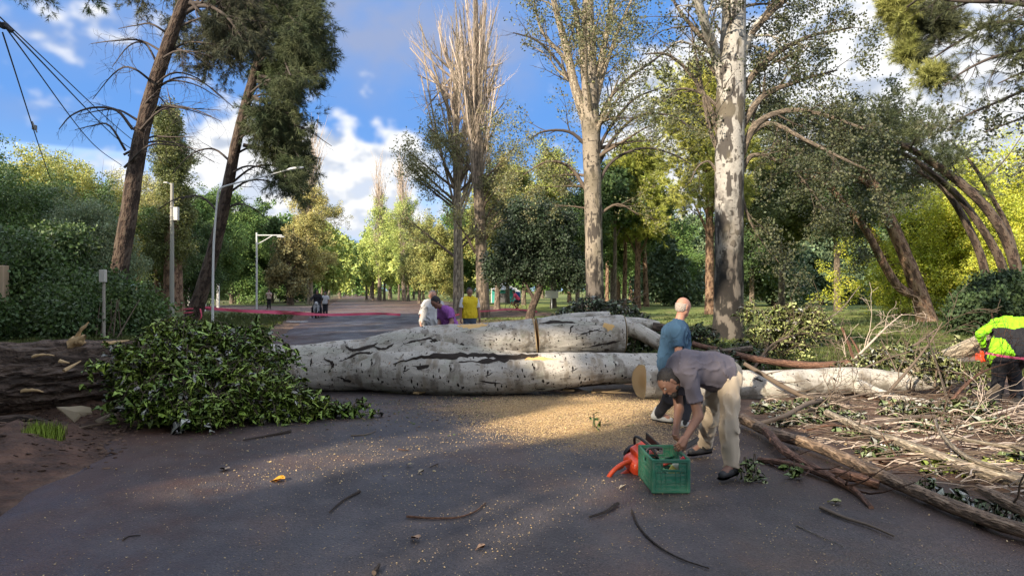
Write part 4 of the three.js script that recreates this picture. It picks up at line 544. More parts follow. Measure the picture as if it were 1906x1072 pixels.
// ---------------------------------------------------------------- the trees beside and behind the camera that shade the road, with gaps the sun comes through
{
  const horiz = Math.hypot(SUN_TRAVEL.x, SUN_TRAVEL.z), ux = SUN_TRAVEL.x / horiz, uz = SUN_TRAVEL.z / horiz, tan = Math.tan(SUN_EL);
  // where the sun reaches the ground between them: [x, depth, half length along the sun, half width, height of the lit thing]
  const gaps = [[-1.6, 7.15, 2.1, .5, 0], [-2.9, 5.7, .8, .25, 0], [.35, 8.75, 1.5, .62, 0], [1.9, 10.2, 1.1, .5, 0], [.7, 11, .9, .33, .35], [1.2, 12.0, .5, .3, .8], [5.6, 11.0, 2.2, 1.0, .35], [7.2, 11.6, 1.4, .9, .6], [8.0, 10.6, 1.2, .9, 1.1], [3.75, 6.7, .7, .42, .1], [4.6, 6.2, 1.0, .6, .1], [6.4, 8.8, 1.3, .8, .1], [5.2, 8.1, .5, .3, .1], [3.0, 11.9, .5, .22, .6], [5.6, 13.4, 1.2, 1.0, 1.0], [8.3, 14, 2.2, 1.6, 6.8], [6.0, 13.4, .8, .6, 1.4], [3.0, 15, .8, .6, 1.4], [-.5, 11.6, .9, .2, .9], [-2.2, 16, 2, 1.2, 1.2], [-.2, 5.4, .35, .1, 0],  [1.75, 8.5, .4, .3, 1.3], [-5.7, 9.0, .2, .1, 0], [12, 27, 8, 1.0, 0], [17, 32, 9, 1.4, 0], [11, 40, 12, 2.2, 0], [22, 38, 10, 2.2, 0], [5, 47, 14, 2.6, 0], [15, 22, 5, .8, 0], [7.5, 24, 3, .9, 0], [9, 19, 3, .6, 0], [-9.5, 34, 5, 2.2, 0], [-6, 21, 2, .6, 0], [7.15, 23.2, .6, .25, .9], [-6.2, 10.2, .5, .15, .9]];
  const lit = (q) => { for (const [x, d, a, b, h] of gaps) { const t = (q.y - h) / tan, gx = q.x + ux * t - x, gz_ = q.z + uz * t + d, al = gx * ux + gz_ * uz, ac = gx * -uz + gz_ * ux; if ((al / (a + .6)) ** 2 + (ac / (b + .58)) ** 2 < 1) return true; } return false; };
  const trees = [[-26, 2, 21, 11], [-20.2, 10, 20, 11.5], [-11, 17, 19, 11], [-33, -8, 22, 12], [-3, 24, 20, 11], [-15, 22, 21, 11], [-24, 14, 22, 11], [-30, 4, 18, 10], [-31, -19, 20, 11], [-38, -14, 22, 12], [6, 30, 20, 11], [-22, -4, 15, 8], [-12.6, -3.2, 17, 11.5]];
  trees.forEach(([x, z, h, w], i) => parkTree('shade_tree', ['broad', 'tall', 'leafy', 'wide', 'dense', 'high', 'dark', 'low', 'spreading', 'lofty', 'bushy', 'slender', 'overhanging'][i] + ' leafy tree beside the road outside the picture, shading the asphalt', x, z, { seed: 700 + i, h, w, lobes: 22, holes: 0, n: 19000, size: .58, geo: CL.far, leafM: M.leafOpaque, col: C.oak, base: i === 12 ? .5 : .12, tr: .35, pow: .55, limbs: 0, mat: M.pine, shadeKeep: true }));
  // leaves that would fill those gaps are left out
  for (const o of scene.children) if (o.name.startsWith('shade_tree')) for (const c of o.children) if (c.isInstancedMesh) {
    const m = new THREE.Matrix4(), p = V(0, 0, 0), keepM = []; for (let i = 0; i < c.count; i++) { c.getMatrixAt(i, m); p.setFromMatrixPosition(m).add(o.position); const R0 = .0; if (!lit(p) && n2(p.x * .33 + 9, (p.y * 1.0 + p.z * .33)) < .93 + R0) keepM.push(i); }
    const cols = c.instanceColor; keepM.forEach((i, k) => { c.getMatrixAt(i, m); c.setMatrixAt(k, m); cols.setXYZ(k, cols.getX(i), cols.getY(i), cols.getZ(i)); }); c.count = keepM.length;
  }
}

// ---------------------------------------------------------------- the fallen poplar
// a stem: rows of [picture x, picture y of its axis, distance, radius in metres]
const stemPts = (rows) => rows.map(([x, y, d]) => at(x, y, d));
const lump = (k, s) => (a, q) => k * fbm3(Math.cos(a) * 1.3 + s, Math.sin(a) * 1.3, q * 1.1, 3);
function stemGeo(rows, o = {}) { const s = spline(stemPts(rows), rows.map((r) => r[3]), rows.length * 14); return tube(s.P, s.r, { sides: 84, tile: [1.3, 1.3], rough: (a, q) => lump(.07, rows[0][0])(a, q) + .014 * fbm3(Math.cos(a) * 6, Math.sin(a) * 6, q * 5, 4), ...o }); }
function endFace(p, dir, r, seed, thick = .004) {          // sawn end: slightly uneven disc with rings
  const n = 40, g = new THREE.CylinderGeometry(r, r, thick, n, 1), pos = g.attributes.position, uv = g.attributes.uv, q = rng(seed), e = Array.from({ length: n + 1 }, (_, i) => 1 + .05 * n2(Math.cos(i / n * 6.283) * 1.5 + seed, Math.sin(i / n * 6.283) * 1.5));
  for (let i = 0; i < pos.count; i++) { const x = pos.getX(i), z = pos.getZ(i), a = (Math.atan2(z, x) + 6.2832) % 6.2832, k = e[Math.round(a / 6.2832 * n) % n]; pos.setX(i, x * k); pos.setZ(i, z * k); uv.setXY(i, .5 + x / r * .48, .5 + z / r * .48); }
  g.computeVertexNormals(); g.applyQuaternion(new THREE.Quaternion().setFromUnitVectors(V(0, 1, 0), dir.clone().normalize())); return g.translate(p.x, p.y, p.z);
}
// a point on the visible side of a stem under a picture point, lifted off the bark
function onStem(rows, px, py, lift) {
  let k = 0; while (k < rows.length - 2 && px > rows[k + 1][0]) k++;
  const A = rows[k], B = rows[k + 1], t = clamp((px - A[0]) / (B[0] - A[0])), y = mix(A[1], B[1], t), d = mix(A[2], B[2], t), r = mix(A[3], B[3], t) * 1.0, rp = r * FOC / d, s = clamp((y - py) / rp, -.97, .97), c = at(px, y, d), b = lump(.07, rows[0][0]);
  return c.add(V(0, s * (r + lift), Math.sqrt(1 - s * s) * (r + lift)));
}
function crack(rows, pts, wpx, seed, lift = .006) {
  const r = rng(seed), P = [], n = (pts.length - 1) * 7, cv = new THREE.CatmullRomCurve3(pts.map(([x, y]) => V(x, y, 0))), pos = [], idx = [], uv = [];
  for (let i = 0; i <= n; i++) { const t = i / n, c = cv.getPoint(t), T = cv.getTangent(t), w = wpx * Math.sin(Math.PI * clamp(t, .04, .96)) * (.35 + .95 * r()) + .3, jx = (r() - .5) * wpx * .7, jy = (r() - .5) * wpx * .7; for (const s of [-1, 0, 1]) { const p = onStem(rows, c.x + jx - T.y * w * s, c.y + jy + T.x * w * s, s ? .001 : lift); pos.push(p.x, p.y, p.z); uv.push(s * .1 + .5, i * .08); } }
  for (let i = 0; i < n; i++) for (let s = 0; s < 2; s++) { const a = i * 3 + s, b = a + 3; idx.push(a, a + 1, b, b, a + 1, b + 1); }
  const g = new THREE.BufferGeometry(); g.setAttribute('position', new THREE.Float32BufferAttribute(pos, 3)); g.setAttribute('uv', new THREE.Float32BufferAttribute(uv, 2)); g.setIndex(idx); g.computeVertexNormals(); return g;
}
const mCrack = mat(0.028, 0.021, 0.016, 1), mDust = new THREE.MeshStandardMaterial({ color: lin(.62, .40, .16), roughness: 1 });
const rowButt = [[-190, 708, 9.4, .52], [-60, 705, 9.5, .5], [60, 700, 9.75, .48], [180, 692, 10.1, .46], [280, 688, 10.5, .44], [370, 687, 10.9, .42], [440, 686, 11.15, .39]];
const rowTrunk = [[380, 687, 10.95, .40], [470, 685, 11.3, .385], [560, 684, 11.5, .385], [640, 680, 11.6, .42], [710, 675, 11.6, .45], [770, 668, 11.6, .455], [830, 668, 11.6, .39], [900, 668, 11.62, .26], [980, 664, 11.65, .08]];
const rowUp = [[690, 668, 11.62, .38], [760, 655, 11.62, .40], [830, 643, 11.7, .355], [900, 637, 11.8, .335], [993, 628, 11.9, .325]], rowUp2 = [[1000, 627, 11.9, .325], [1080, 624, 11.95, .32], [1120, 622, 12, .325], [1160, 622, 12, .335]];
const rowLow = [[540, 684, 11.6, .24], [630, 684, 11.55, .32], [710, 686, 11.42, .36], [770, 690, 11.3, .362], [840, 696, 11.2, .345], [920, 697, 11.15, .33], [1010, 692, 11.15, .31], [1100, 687, 11.3, .275], [1180, 685, 11.55, .25], [1260, 684, 11.9, .24], [1335, 684, 12.3, .22]];
const flat0 = V(0, 0, 0);
{
  const g = thing('fallen_poplar', 'huge fallen white poplar lying right across the road, forked, with dark rough butt', 'fallen tree');
  part('butt_bark', stemGeo(rowButt, { sides: 120, tile: [.9, 1.2], rough: (a, s) => { const x = Math.cos(a) * 4.2, y = Math.sin(a) * 4.2, f = fbm3(x, y, s * .8, 4), q = Math.abs(fbm3(x * 2.1 + 5, y * 2.1, s * 1.1, 4)); return .05 * fbm3(x * .3, y * .3, s * .6, 2) + .16 * f - .14 * (1 - Math.min(1, q * 6)); } }), M.dark, g);
  part('trunk', stemGeo(rowTrunk), M.whiteA, g);
  part('upper_stem', stemGeo(rowUp), M.whiteA, g); part('upper_stem', stemGeo(rowUp2), M.whiteA, g); part('lower_stem', stemGeo(rowLow), M.whiteA, g);
  const dUp = at(1000, 627, 11.9).sub(at(930, 634, 11.85));
  part('cut_face', endFace(at(993, 628, 11.9), dUp, .325, 3), M.cut, g); part('cut_face', endFace(at(1000, 627, 11.9), dUp, .325, 4), M.cut, g); part('cut_face', endFace(at(1160.5, 622, 12), V(1, 0, -.05), .33, 5), M.cut, g);
  // the saw kerf: a rim of pale wood chips round the cut
  { const c = at(996.5, 627.5, 11.9), q = new THREE.TorusGeometry(.327, .009, 6, 40); q.rotateY(Math.PI / 2); q.rotateZ(.12); q.translate(c.x, c.y, c.z); part('kerf_rim', q, M.wood, g); }
  part('back_limb', limbTube(stemPts([[985, 604, 12.7], [1060, 593, 12.8], [1134, 590, 12.9]]), [.08, .1, .11], { sides: 20, caps: true }), M.whiteB, g);
  part('back_limb', limbTube(stemPts([[1120, 600, 12.6], [1170, 610, 12.6], [1210, 628, 12.5], [1262, 660, 12.4]]), [.16, .15, .14, .13], { sides: 20, caps: true, rough: lump(.08, 3) }), M.whiteB, g);
  part('back_limb', limbTube(stemPts([[1150, 602, 12.8], [1200, 603, 12.8], [1226, 608, 12.8]]), [.13, .11, .1], { sides: 18, caps: true, rough: lump(.08, 5) }), M.whiteB, g);
  part('dead_limb', limbTube(stemPts([[1215, 608, 12.75], [1250, 612, 12.7], [1275, 616, 12.8]]), [.09, .07, .05], { sides: 10, caps: true }), M.dark, g);
  const cr = (rows, list) => list.map(([pts, w], i) => crack(rows, pts, w * 1.5, 31 + i + Math.round(pts[0][0])));
  part('bark_crack', cr(rowTrunk, [[[[645, 636], [660, 648], [701, 640], [720, 627]], 1.6], [[[701, 642], [723, 646], [742, 634]], 1.8], [[[643, 668], [679, 655], [716, 659], [736, 670]], 2.2], [[[615, 664], [632, 674], [623, 689]], 1.8], [[[641, 696], [679, 707], [709, 703], [757, 712]], 5.5], [[[655, 690], [690, 697], [725, 695], [750, 703]], 3.4], [[[665, 701], [700, 712], [745, 712]], 3], [[[559, 698], [589, 711], [600, 718]], 3], [[[591, 662], [591, 677]], 1.2], [[[690, 688], [720, 685], [738, 678]], 2], [[[500, 664], [515, 668]], 2], [[[470, 690], [505, 700], [530, 712]], 2]]), mCrack, g);
  part('bark_crack', cr(rowUp, [[[[757, 637], [780, 632], [805, 629], [817, 633]], 1.8], [[[757, 662], [794, 651], [813, 637]], 1.5], [[[738, 676], [794, 674], [850, 673]], 3.6], [[[845, 672], [917, 666], [990, 660]], 4]]), mCrack, g);
  part('bark_crack', cr(rowUp2, [[[[1057, 621], [1064, 605], [1109, 603]], 1.6], [[[1068, 625], [1095, 615], [1120, 614]], 1.8], [[[1002, 601], [1040, 598], [1080, 602]], 1.6], [[[1095, 643], [1125, 637], [1150, 632]], 1.4]]), mCrack, g);
  part('bark_crack', cr(rowLow, [[[[843, 681], [880, 700], [940, 711]], 1.6], [[[742, 682], [800, 676], [870, 670]], 3.4], [[[860, 672], [930, 667], [1000, 663]], 2.6], [[[1030, 718], [1090, 722], [1150, 706], [1185, 688]], 4], [[[1040, 722], [1100, 715], [1160, 700]], 4], [[[880, 716], [960, 722], [1030, 722]], 2]]), mCrack, g);
  part('bark_seam', [crack(rowLow, [[738, 674], [780, 664], [830, 660], [880, 661], [935, 662], [1000, 661]], 4.2, 401, .045), crack(rowTrunk, [[735, 672], [775, 678], [830, 676], [880, 672]], 3, 402, .02), crack(rowTrunk, [[700, 690], [730, 680], [760, 676]], 3.2, 403, .02)], mCrack, g);
  part('saw_dust_patch', [crack(rowUp, [[850, 607], [880, 606], [910, 602]], 6, 9, .012), crack(rowLow, [[975, 667], [1000, 666], [1040, 668]], 5, 10, .01), crack(rowUp2, [[1120, 606], [1140, 606]], 7, 12, .008)], mDust, g);
  const knot = (rows, x, y, r, m, s) => { const p = onStem(rows, x, y, -.02), q = new THREE.SphereGeometry(r, 14, 10); q.scale(1.3, 1, .8); const a = q.attributes.position; for (let i = 0; i < a.count; i++) { const k = 1 + .3 * n3(a.getX(i) * 30 + s, a.getY(i) * 30, a.getZ(i) * 30); a.setXYZ(i, a.getX(i) * k, a.getY(i) * k, a.getZ(i) * k); } q.computeVertexNormals(); return q.translate(p.x, p.y, p.z); };
  part('knot', [knot(rowUp, 811, 634, .06, 0, 1), knot(rowUp, 861, 640, .04, 0, 2), knot(rowTrunk, 733, 673, .075, 0, 3), knot(rowUp2, 1127, 649, .045, 0, 4), knot(rowUp, 848, 618, .03, 0, 5)], mCrack, g);
  { const p = onStem(rowTrunk, 736, 673, 0), st = rod(p.clone().add(V(-.02, 0, -.08)), p.clone().add(V(.03, .01, .1)), .06, .05, 14); part('branch_stub', st, M.redBark, g); part('stub_face', endFace(p.clone().add(V(.031, .0105, .103)), V(.05, .02, .18), .047, 8), mat(.5, .27, .16), g); }
  // torn bark and split wood under the lower stem
  const r = rng(77), tb = [], tl = []; for (let i = 0; i < 26; i++) { const x = mix(760, 1185, r()), y = mix(718, 733, r()), d = 11.1 + r() * .3, L = .15 + .5 * r(); const a = at(x, y, d); (r() < .6 ? tb : tl).push(limbTube([a, a.clone().add(V(L * .5, (r() - .5) * .08, (r() - .5) * .1)), a.clone().add(V(L, (r() - .5) * .12, (r() - .5) * .2))], [.01 + .02 * r(), .02 + .02 * r(), .006], { sides: 5 })); }
  part('torn_bark', tb, M.dark, g); part('split_wood', tl, M.wood, g);
  // splintered pale wood sticking out of the butt
  const spl = (pts, w) => { const P = pts.map(([x, y, d]) => at(x, y, d)); return limbTube(P, P.map((_, i) => w * (1 - .75 * i / (P.length - 1))), { sides: 5, rough: (a, s) => .5 * n2(a * 2, s * 9) }); };
  part('splinter', [spl([[128, 640, 9.8], [140, 630, 9.75], [152, 612, 9.7], [164, 600, 9.7]], .05), spl([[132, 640, 9.75], [146, 632, 9.7], [158, 626, 9.65]], .09), spl([[146, 640, 9.8], [150, 634, 9.7], [156, 630, 9.7]], .07), spl([[60, 664, 9.3], [80, 660, 9.28], [100, 662, 9.27]], .025), spl([[40, 728, 9.3], [64, 726, 9.27], [80, 730, 9.3]], .03), spl([[110, 672, 9.3], [128, 676, 9.28]], .03), spl([[118, 690, 9.25], [150, 672, 9.5]], .03), spl([[190, 640, 10], [240, 634, 10.2]], .04)], M.wood, g);
}
// pale torn slabs of wood on the ground under the butt, roots and bark shreds by the pit
function slab(pts, d, t, m, label, name = 'wood_slab') { const P = pts.map(([x, y, dd]) => at(x, y, d + (dd ?? 0))), c = P.reduce((a, b) => a.add(b), V(0, 0, 0)).multiplyScalar(1 / P.length), top = [], g = new THREE.BufferGeometry(), pos = [], n = P.length; for (let i = 0; i < n; i++) { const a = P[i], b = P[(i + 1) % n], dn = V(0, -t, -.02), c2 = c.clone().add(V(0, .01, .02)); pos.push(...c2.toArray(), ...a.toArray(), ...b.toArray(), ...a.toArray(), ...a.clone().add(dn).toArray(), ...b.toArray(), ...b.toArray(), ...a.clone().add(dn).toArray(), ...b.clone().add(dn).toArray()); } g.setAttribute('position', new THREE.Float32BufferAttribute(pos, 3)); g.computeVertexNormals(); const uv = []; for (let i = 0; i < pos.length; i += 3) uv.push(pos[i], pos[i + 1]); g.setAttribute('uv', new THREE.Float32BufferAttribute(uv, 2)); solo(name, g, m, label, 'wood'); }
slab([[104, 757], [128, 757], [150, 755], [168, 758], [170, 768], [160, 768], [154, 772], [148, 771], [142, 778], [136, 783], [128, 777], [118, 768]], 8.9, .03, mat(.62, .52, .36, .9), 'pale torn slab of wood under the dark butt of the fallen tree');
slab([[176, 782], [196, 772], [214, 768], [220, 772], [204, 780], [184, 788]], 8.8, .03, mat(.42, .34, .25, .9), 'flat pale bark flake beside the leafy branch at the left');
[[[[0, 802, 8.2], [30, 798, 8.3], [56, 796, 8.5]], .03, 'thin root lying left of the pit under the butt'], [[[70, 826, 7.6], [120, 806, 8.1], [180, 790, 8.5], [230, 783, 8.8]], .028, 'long pale root along the edge of the asphalt at the left'], [[[-20, 786, 8.6], [40, 778, 8.8], [90, 786, 8.7]], .06, 'thick dark root lying in the pit under the butt']].forEach(([p, r, l], i) => solo('root', limbTube(p.map(([x, y, d]) => at(x, y, d).setY(Math.max(.02, at(x, y, d).y))), [r, r * .8, r * .6, r * .3].slice(0, p.length), { sides: 8, rough: lump(.2, i) }), i === 2 ? M.dark : M.tanBark, l, 'root'));

// ---------------------------------------------------------------- sawn logs and broken limbs at the right
const rowSawn = [[1198, 711, 10.8, .275], [1260, 714, 10.78, .27], [1340, 719, 10.72, .275], [1410, 721, 10.7, .265], [1460, 717, 10.75, .245], [1520, 711, 10.85, .215], [1590, 708, 10.9, .205], [1640, 709, 10.9, .18], [1684, 712, 10.9, .15]];
{
  const g = thing('sawn_log', 'long white log with a round sawn end, lying behind the two men', 'log');
  part('log', stemGeo(rowSawn, { tile: [1.1, 1.1] }), M.whiteB, g);
  part('cut_face', endFace(at(1197.5, 711, 10.8), V(-1, -.03, .55), .272, 15, .03), M.cut, g); part('cut_face', endFace(at(1685, 712, 10.9), V(1, 0, .3), .147, 16), M.cut, g);
  part('side_limb', limbTube(stemPts([[1590, 716, 10.75], [1630, 731, 10.6], [1664, 741, 10.4], [1700, 748, 10.3], [1740, 752, 10.2]]), [.12, .09, .075, .07, .06], { sides: 16 }), M.whiteB, g);
  part('bark_crack', [[[[1395, 700], [1410, 706]], 2], [[[1490, 702], [1500, 708]], 2], [[[1540, 700], [1546, 706]], 2], [[[1330, 712], [1345, 722]], 3], [[[1440, 728], [1480, 732], [1520, 728]], 2]].map(([p, w], i) => crack(rowSawn, p, w, 60 + i)), mCrack, g);
}
const brs = (name, label, pts, r, m, more = {}) => { // a branch with its own stubs and twiglets
  const rnd = rng(Math.round(pts[0][0] * 7 + pts[0][1])), P = pts.map(([x, y, d]) => at(x, y, d)), n = P.length, g = [limbTube(P, P.map((_, i) => mix(r[0], r[1], i / (n - 1))), { sides: 12, tile: [.25, .5], caps: true, rough: (a, s) => .22 * fbm3(Math.cos(a) + pts[0][0], Math.sin(a), s * 3, 3) }, (n - 1) * 6)];
  for (let i = 0; i < (more.tw ?? 3); i++) { const k = Math.floor(rnd() * (n - 1)), p = P[k].clone().lerp(P[k + 1], rnd()), d = P[k + 1].clone().sub(P[k]).normalize().add(rdir(rnd).clone().multiplyScalar(.8)); d.y = Math.abs(d.y) * .4; twigs(g, [], p, d.normalize(), .25 + .5 * rnd(), Math.min(.012, r[0] * .4), 0, { ...TW }, rnd); }
  return solo(name, g, m, label, 'branch');
};
const gd = (x, y, lift = .05) => { const d = gz(y); return [x, y, d * (EYE - lift) / EYE]; };       // just above the ground under a picture point
brs('branch', 'thick pale limb sloping up to the man in the lime jacket', [[1684, 700, 11.4], [1725, 682, 11.35], [1770, 662, 11.25], [1842, 630, 11.1]], [.15, .125], M.paleBark);
brs('branch', 'longest tan branch running across the debris to the lower right corner', [gd(1379, 778, .12), gd(1440, 806, .12), gd(1513, 828, .1), gd(1638, 884, .09), gd(1743, 930, .08), gd(1839, 967, .08), gd(1960, 1004, .08)], [.062, .05], M.tanBark, { tw: 2 });
brs('branch', 'pale branch lying above and parallel to the longest one', [gd(1539, 768, .16), gd(1631, 808, .15), gd(1711, 836, .14), gd(1791, 866, .12), gd(1839, 881, .12), gd(1950, 905, .12)], [.04, .062], M.paleBark);
brs('branch', 'reddish split branch pointing at the road, lowest of the broken ones beside the bending man', [gd(1425, 800, .12), gd(1465, 842, .1), gd(1513, 870, .07), gd(1551, 890, .05), gd(1590, 912, .03), gd(1622, 945, .01)], [.05, .02], M.redBark, { tw: 6 });
brs('branch', 'short reddish strip of bark on the asphalt behind the shoe of the bending man', [gd(1412, 856, .03), gd(1450, 860, .05), gd(1488, 868, .06), gd(1545, 888, .05)], [.03, .028], M.redBark);
brs('branch', 'second reddish strip of bark, between the split branch and the longest branch', [gd(1548, 880, .06), gd(1590, 888, .07), gd(1636, 902, .04)], [.05, .04], M.redBark, { tw: 1 });
brs('branch', 'dark gnarled branch lying on the leaves in front of the sawn log', [gd(1400, 792, .1), gd(1456, 776, .16), gd(1503, 752, .2), gd(1540, 742, .2)], [.025, .035], M.twig);
brs('branch', 'brown branch in the middle of the debris, left of the round leaves', [gd(1600, 806, .05), gd(1631, 795, .1), gd(1679, 779, .13), gd(1740, 775, .1)], [.02, .03], M.twig);
brs('branch', 'thin pale branch curving down to the right edge among the leaves', [gd(1740, 782, .3), gd(1756, 812, .25), gd(1807, 854, .2), gd(1870, 873, .2)], [.018, .022], M.paleBark);
brs('branch', 'straight thin pale stick lying high in the debris at the right edge', [gd(1762, 812, .25), gd(1830, 824, .25), gd(1925, 838, .25)], [.016, .02], M.paleBark);
brs('branch', 'dark bent branch lying across the white sawn log', [[1385, 676, 10.5], [1420, 697, 10.4], [1455, 717, 10.3], [1503, 739, 10.2], [1566, 740, 10.2]], [.03, .045], M.twig, { tw: 5 });
brs('branch', 'grey broken stub pointing up before the legs of the man in the lime jacket', [[1810, 764, 9.1], [1830, 742, 9.0], [1862, 717, 8.9]], [.03, .04], M.greyBark, { tw: 0 });
brs('branch', 'orange split splinter standing up behind the sawn log, the taller one', [[1592, 680, 11.8], [1582, 645, 11.9], [1567, 609, 12]], [.03, .018], M.redBark, { tw: 0 });
brs('branch', 'orange split splinter standing up behind the sawn log, the shorter one', [[1610, 678, 11.8], [1598, 652, 11.9], [1584, 628, 12]], [.028, .015], M.redBark, { tw: 0 });
brs('branch', 'torn tan limb on the ground between the sawn log and the lime jacket', [gd(1650, 752, .1), gd(1700, 755, .12), gd(1790, 764, .08)], [.05, .07], M.tanBark);
brs('branch', 'broad tan branch leaving the picture low on the right edge', [gd(1822, 908, .18), gd(1860, 928, .16), gd(1950, 968, .14)], [.035, .06], M.tanBark, { tw: 1 });
brs('branch', 'thin bare switch rising above the lit leaves', [[1470, 640, 13.4], [1530, 598, 13.5], [1560, 582, 13.5], [1601, 533, 13.6]], [.02, .008], M.paleBark, { tw: 2 });
brs('branch', 'brown fallen limb lying behind the sawn log, right of the bald man', [[1290, 640, 13], [1350, 655, 12.6], [1430, 672, 12], [1520, 680, 11.7], [1600, 676, 11.6]], [.05, .07], M.redBark);
brs('branch', 'grey fallen limb behind the bald man, touching the foot of the white poplar', [[1290, 662, 12.2], [1340, 655, 12.5], [1400, 648, 12.6]], [.06, .05], M.greyBark);
brs('branch', 'dark crooked twig rising over the grass at the right', [[1690, 650, 12.2], [1715, 635, 12.3], [1745, 612, 12.4]], [.03, .012], M.twig);
brs('branch', 'dark drooping stem in front of the pale sloping limb', [[1725, 625, 10.6], [1745, 680, 10.5], [1760, 730, 10.2], [1770, 762, 9.9]], [.012, .022], M.greyBark);
brs('log', 'short pale continuation of the white log right of its right cut', [[1692, 713, 10.9], [1740, 712, 10.95], [1800, 706, 11.1]], [.13, .1], M.whiteB, { tw: 4 });
// whole broken tops: branching twigs standing up out of the pile
[[[[1640, 745, 10.2], [1690, 690, 10.4], [1730, 640, 10.6], [1755, 600, 10.7]], 'upright brushy bare branch left of the lime jacket'], [[[1560, 700, 11.6], [1610, 650, 11.9], [1650, 610, 12.1], [1680, 585, 12.3]], 'brushy bare branch rising right of the orange splinters'], [[[1760, 760, 9.4], [1800, 715, 9.6], [1835, 690, 9.7], [1890, 672, 9.6]], 'brushy twigs in front of the legs of the lime jacket man'], [[[1450, 790, 9], [1520, 760, 9.2], [1600, 735, 9.5], [1680, 728, 9.8]], 'dark brushy branch lying along the front of the sawn log'], [[[1690, 850, 7.4], [1760, 810, 7.9], [1840, 775, 8.4], [1930, 745, 8.8]], 'brushy branch spread across the right side of the debris'], [[[1640, 900, 6.6], [1720, 870, 7], [1810, 850, 7.3], [1920, 842, 7.4]], 'low brushy branch above the longest tan branch'], [[[1400, 690, 12.6], [1440, 640, 12.9], [1500, 620, 13.1], [1560, 622, 13.2]], 'thin brush between the white poplar foot and the sawn log']].forEach(([p, l], i) => { const rnd = rng(1200 + i), tips = []; solo('branch', limb(p.map(([x, y, d]) => { const q = at(x, y, d); q.y = Math.max(q.y, .04); return q; }), .028, .008, { per: 5, len: .75, lev: 2, kids: 3, ang: .75, wig: .3, up: .02, ratio: .55, from: .1 }, rnd, tips), [M.twig, M.bareTwig, M.redBark][i % 3], l, 'branch'); });
// leaves seen one by one: green above, whitish below, on two sheets
function nearLeafGeo(seed, wide, under) {
  const o = { pos: [], nor: [], col: [] }, r = rng(seed), prof = [[0, .02], [.08, .22], [.2, .36], [.38, .42], [.58, .34], [.78, .18], [1, .0]], lob = prof.map(([t, w]) => [t, w * wide * (.9 + .2 * r())]);
  const put = (tri, dn, col) => { const n = tri[1].clone().sub(tri[0]).cross(tri[2].clone().sub(tri[0])).normalize(); if (n.z * dn < 0) n.negate(); for (const p of tri) { o.pos.push(p.x, p.y, p.z - (dn < 0 ? .012 : 0)); o.nor.push(n.x, n.y, n.z); o.col.push(...col); } };
  const q = (i, s) => V(s * lob[i][1], lob[i][0], (.1 + .12 * r()) * Math.abs(s * lob[i][1]) - .25 * lob[i][0] * lob[i][0] + .06 * Math.sin(i * 2 + s));
  for (const [dn, col] of [[1, [1, 1, 1]], [-1, under]]) for (let i = 0; i < lob.length - 1; i++) for (const s of [-1, 1]) { const a = V(0, lob[i][0], -.25 * lob[i][0] ** 2), b = V(0, lob[i + 1][0], -.25 * lob[i + 1][0] ** 2); put([a, q(i, s), b], dn, col); put([q(i, s), q(i + 1, s), b], dn, col); }
  return fromRaw(o);
}
const leafUnder = [1.2, 1.1, 1.3], NL = [nearLeafGeo(1, 1.0, leafUnder), nearLeafGeo(2, .85, leafUnder), nearLeafGeo(3, 1.15, leafUnder)], NLg = [nearLeafGeo(4, 1.0, [1.6, 1.5, 1.7]), nearLeafGeo(5, 1.1, [1.5, 1.4, 1.6])];
M.nearLeaf = new THREE.MeshPhysicalMaterial({ color: lin(1, 1, 1), vertexColors: true, roughness: 0.48, transmission: 0.2, thickness: 0 });
const leafMats = {};
// the leaves: the largest ones as parts of their branch, the rest as one mass each
function leaves(parent, list, geos, single, seed) {
  const r = rng(seed), near = list.map((e, i) => [e[0].clone().add(parent.position).distanceTo(camera.position) / e[1], i]).sort((a, b) => a[0] - b[0]).slice(0, single).map((e) => e[1]), set = new Set(near);
  for (const i of near) { const e = list[i], key = e[2].map((v) => Math.round(v * 40)).join(); leafMats[key] ??= Object.assign(M.nearLeaf.clone(), { color: lin(...e[2].map((v) => Math.max(.01, Math.round(v * 40) / 40))) }); const m = part('leaf', geos[i % geos.length], leafMats[key], parent); m.position.copy(e[0]); m.scale.setScalar(e[1]); m.quaternion.setFromUnitVectors(V(0, 0, 1), e[3]); m.rotateZ(r() * 6.283); }
  const rest = list.filter((_, i) => !set.has(i)), groups = geos.map(() => []); rest.forEach((e, i) => groups[i % geos.length].push(e));
  groups.forEach((g, k) => { if (!g.length) return; const im = new THREE.InstancedMesh(geos[k], M.nearLeaf, g.length); im.name = 'leaves'; im.userData.kind = 'stuff'; shade(im); g.forEach((e, i) => { _q.setFromUnitVectors(V(0, 0, 1), e[3]).multiply(new THREE.Quaternion().setFromAxisAngle(V(0, 0, 1), r() * 6.283)); im.setMatrixAt(i, _m.compose(e[0], _q, _s.set(e[1], e[1], e[1]))); im.setColorAt(i, _c.setRGB(...e[2])); }); parent.add(im); });
}
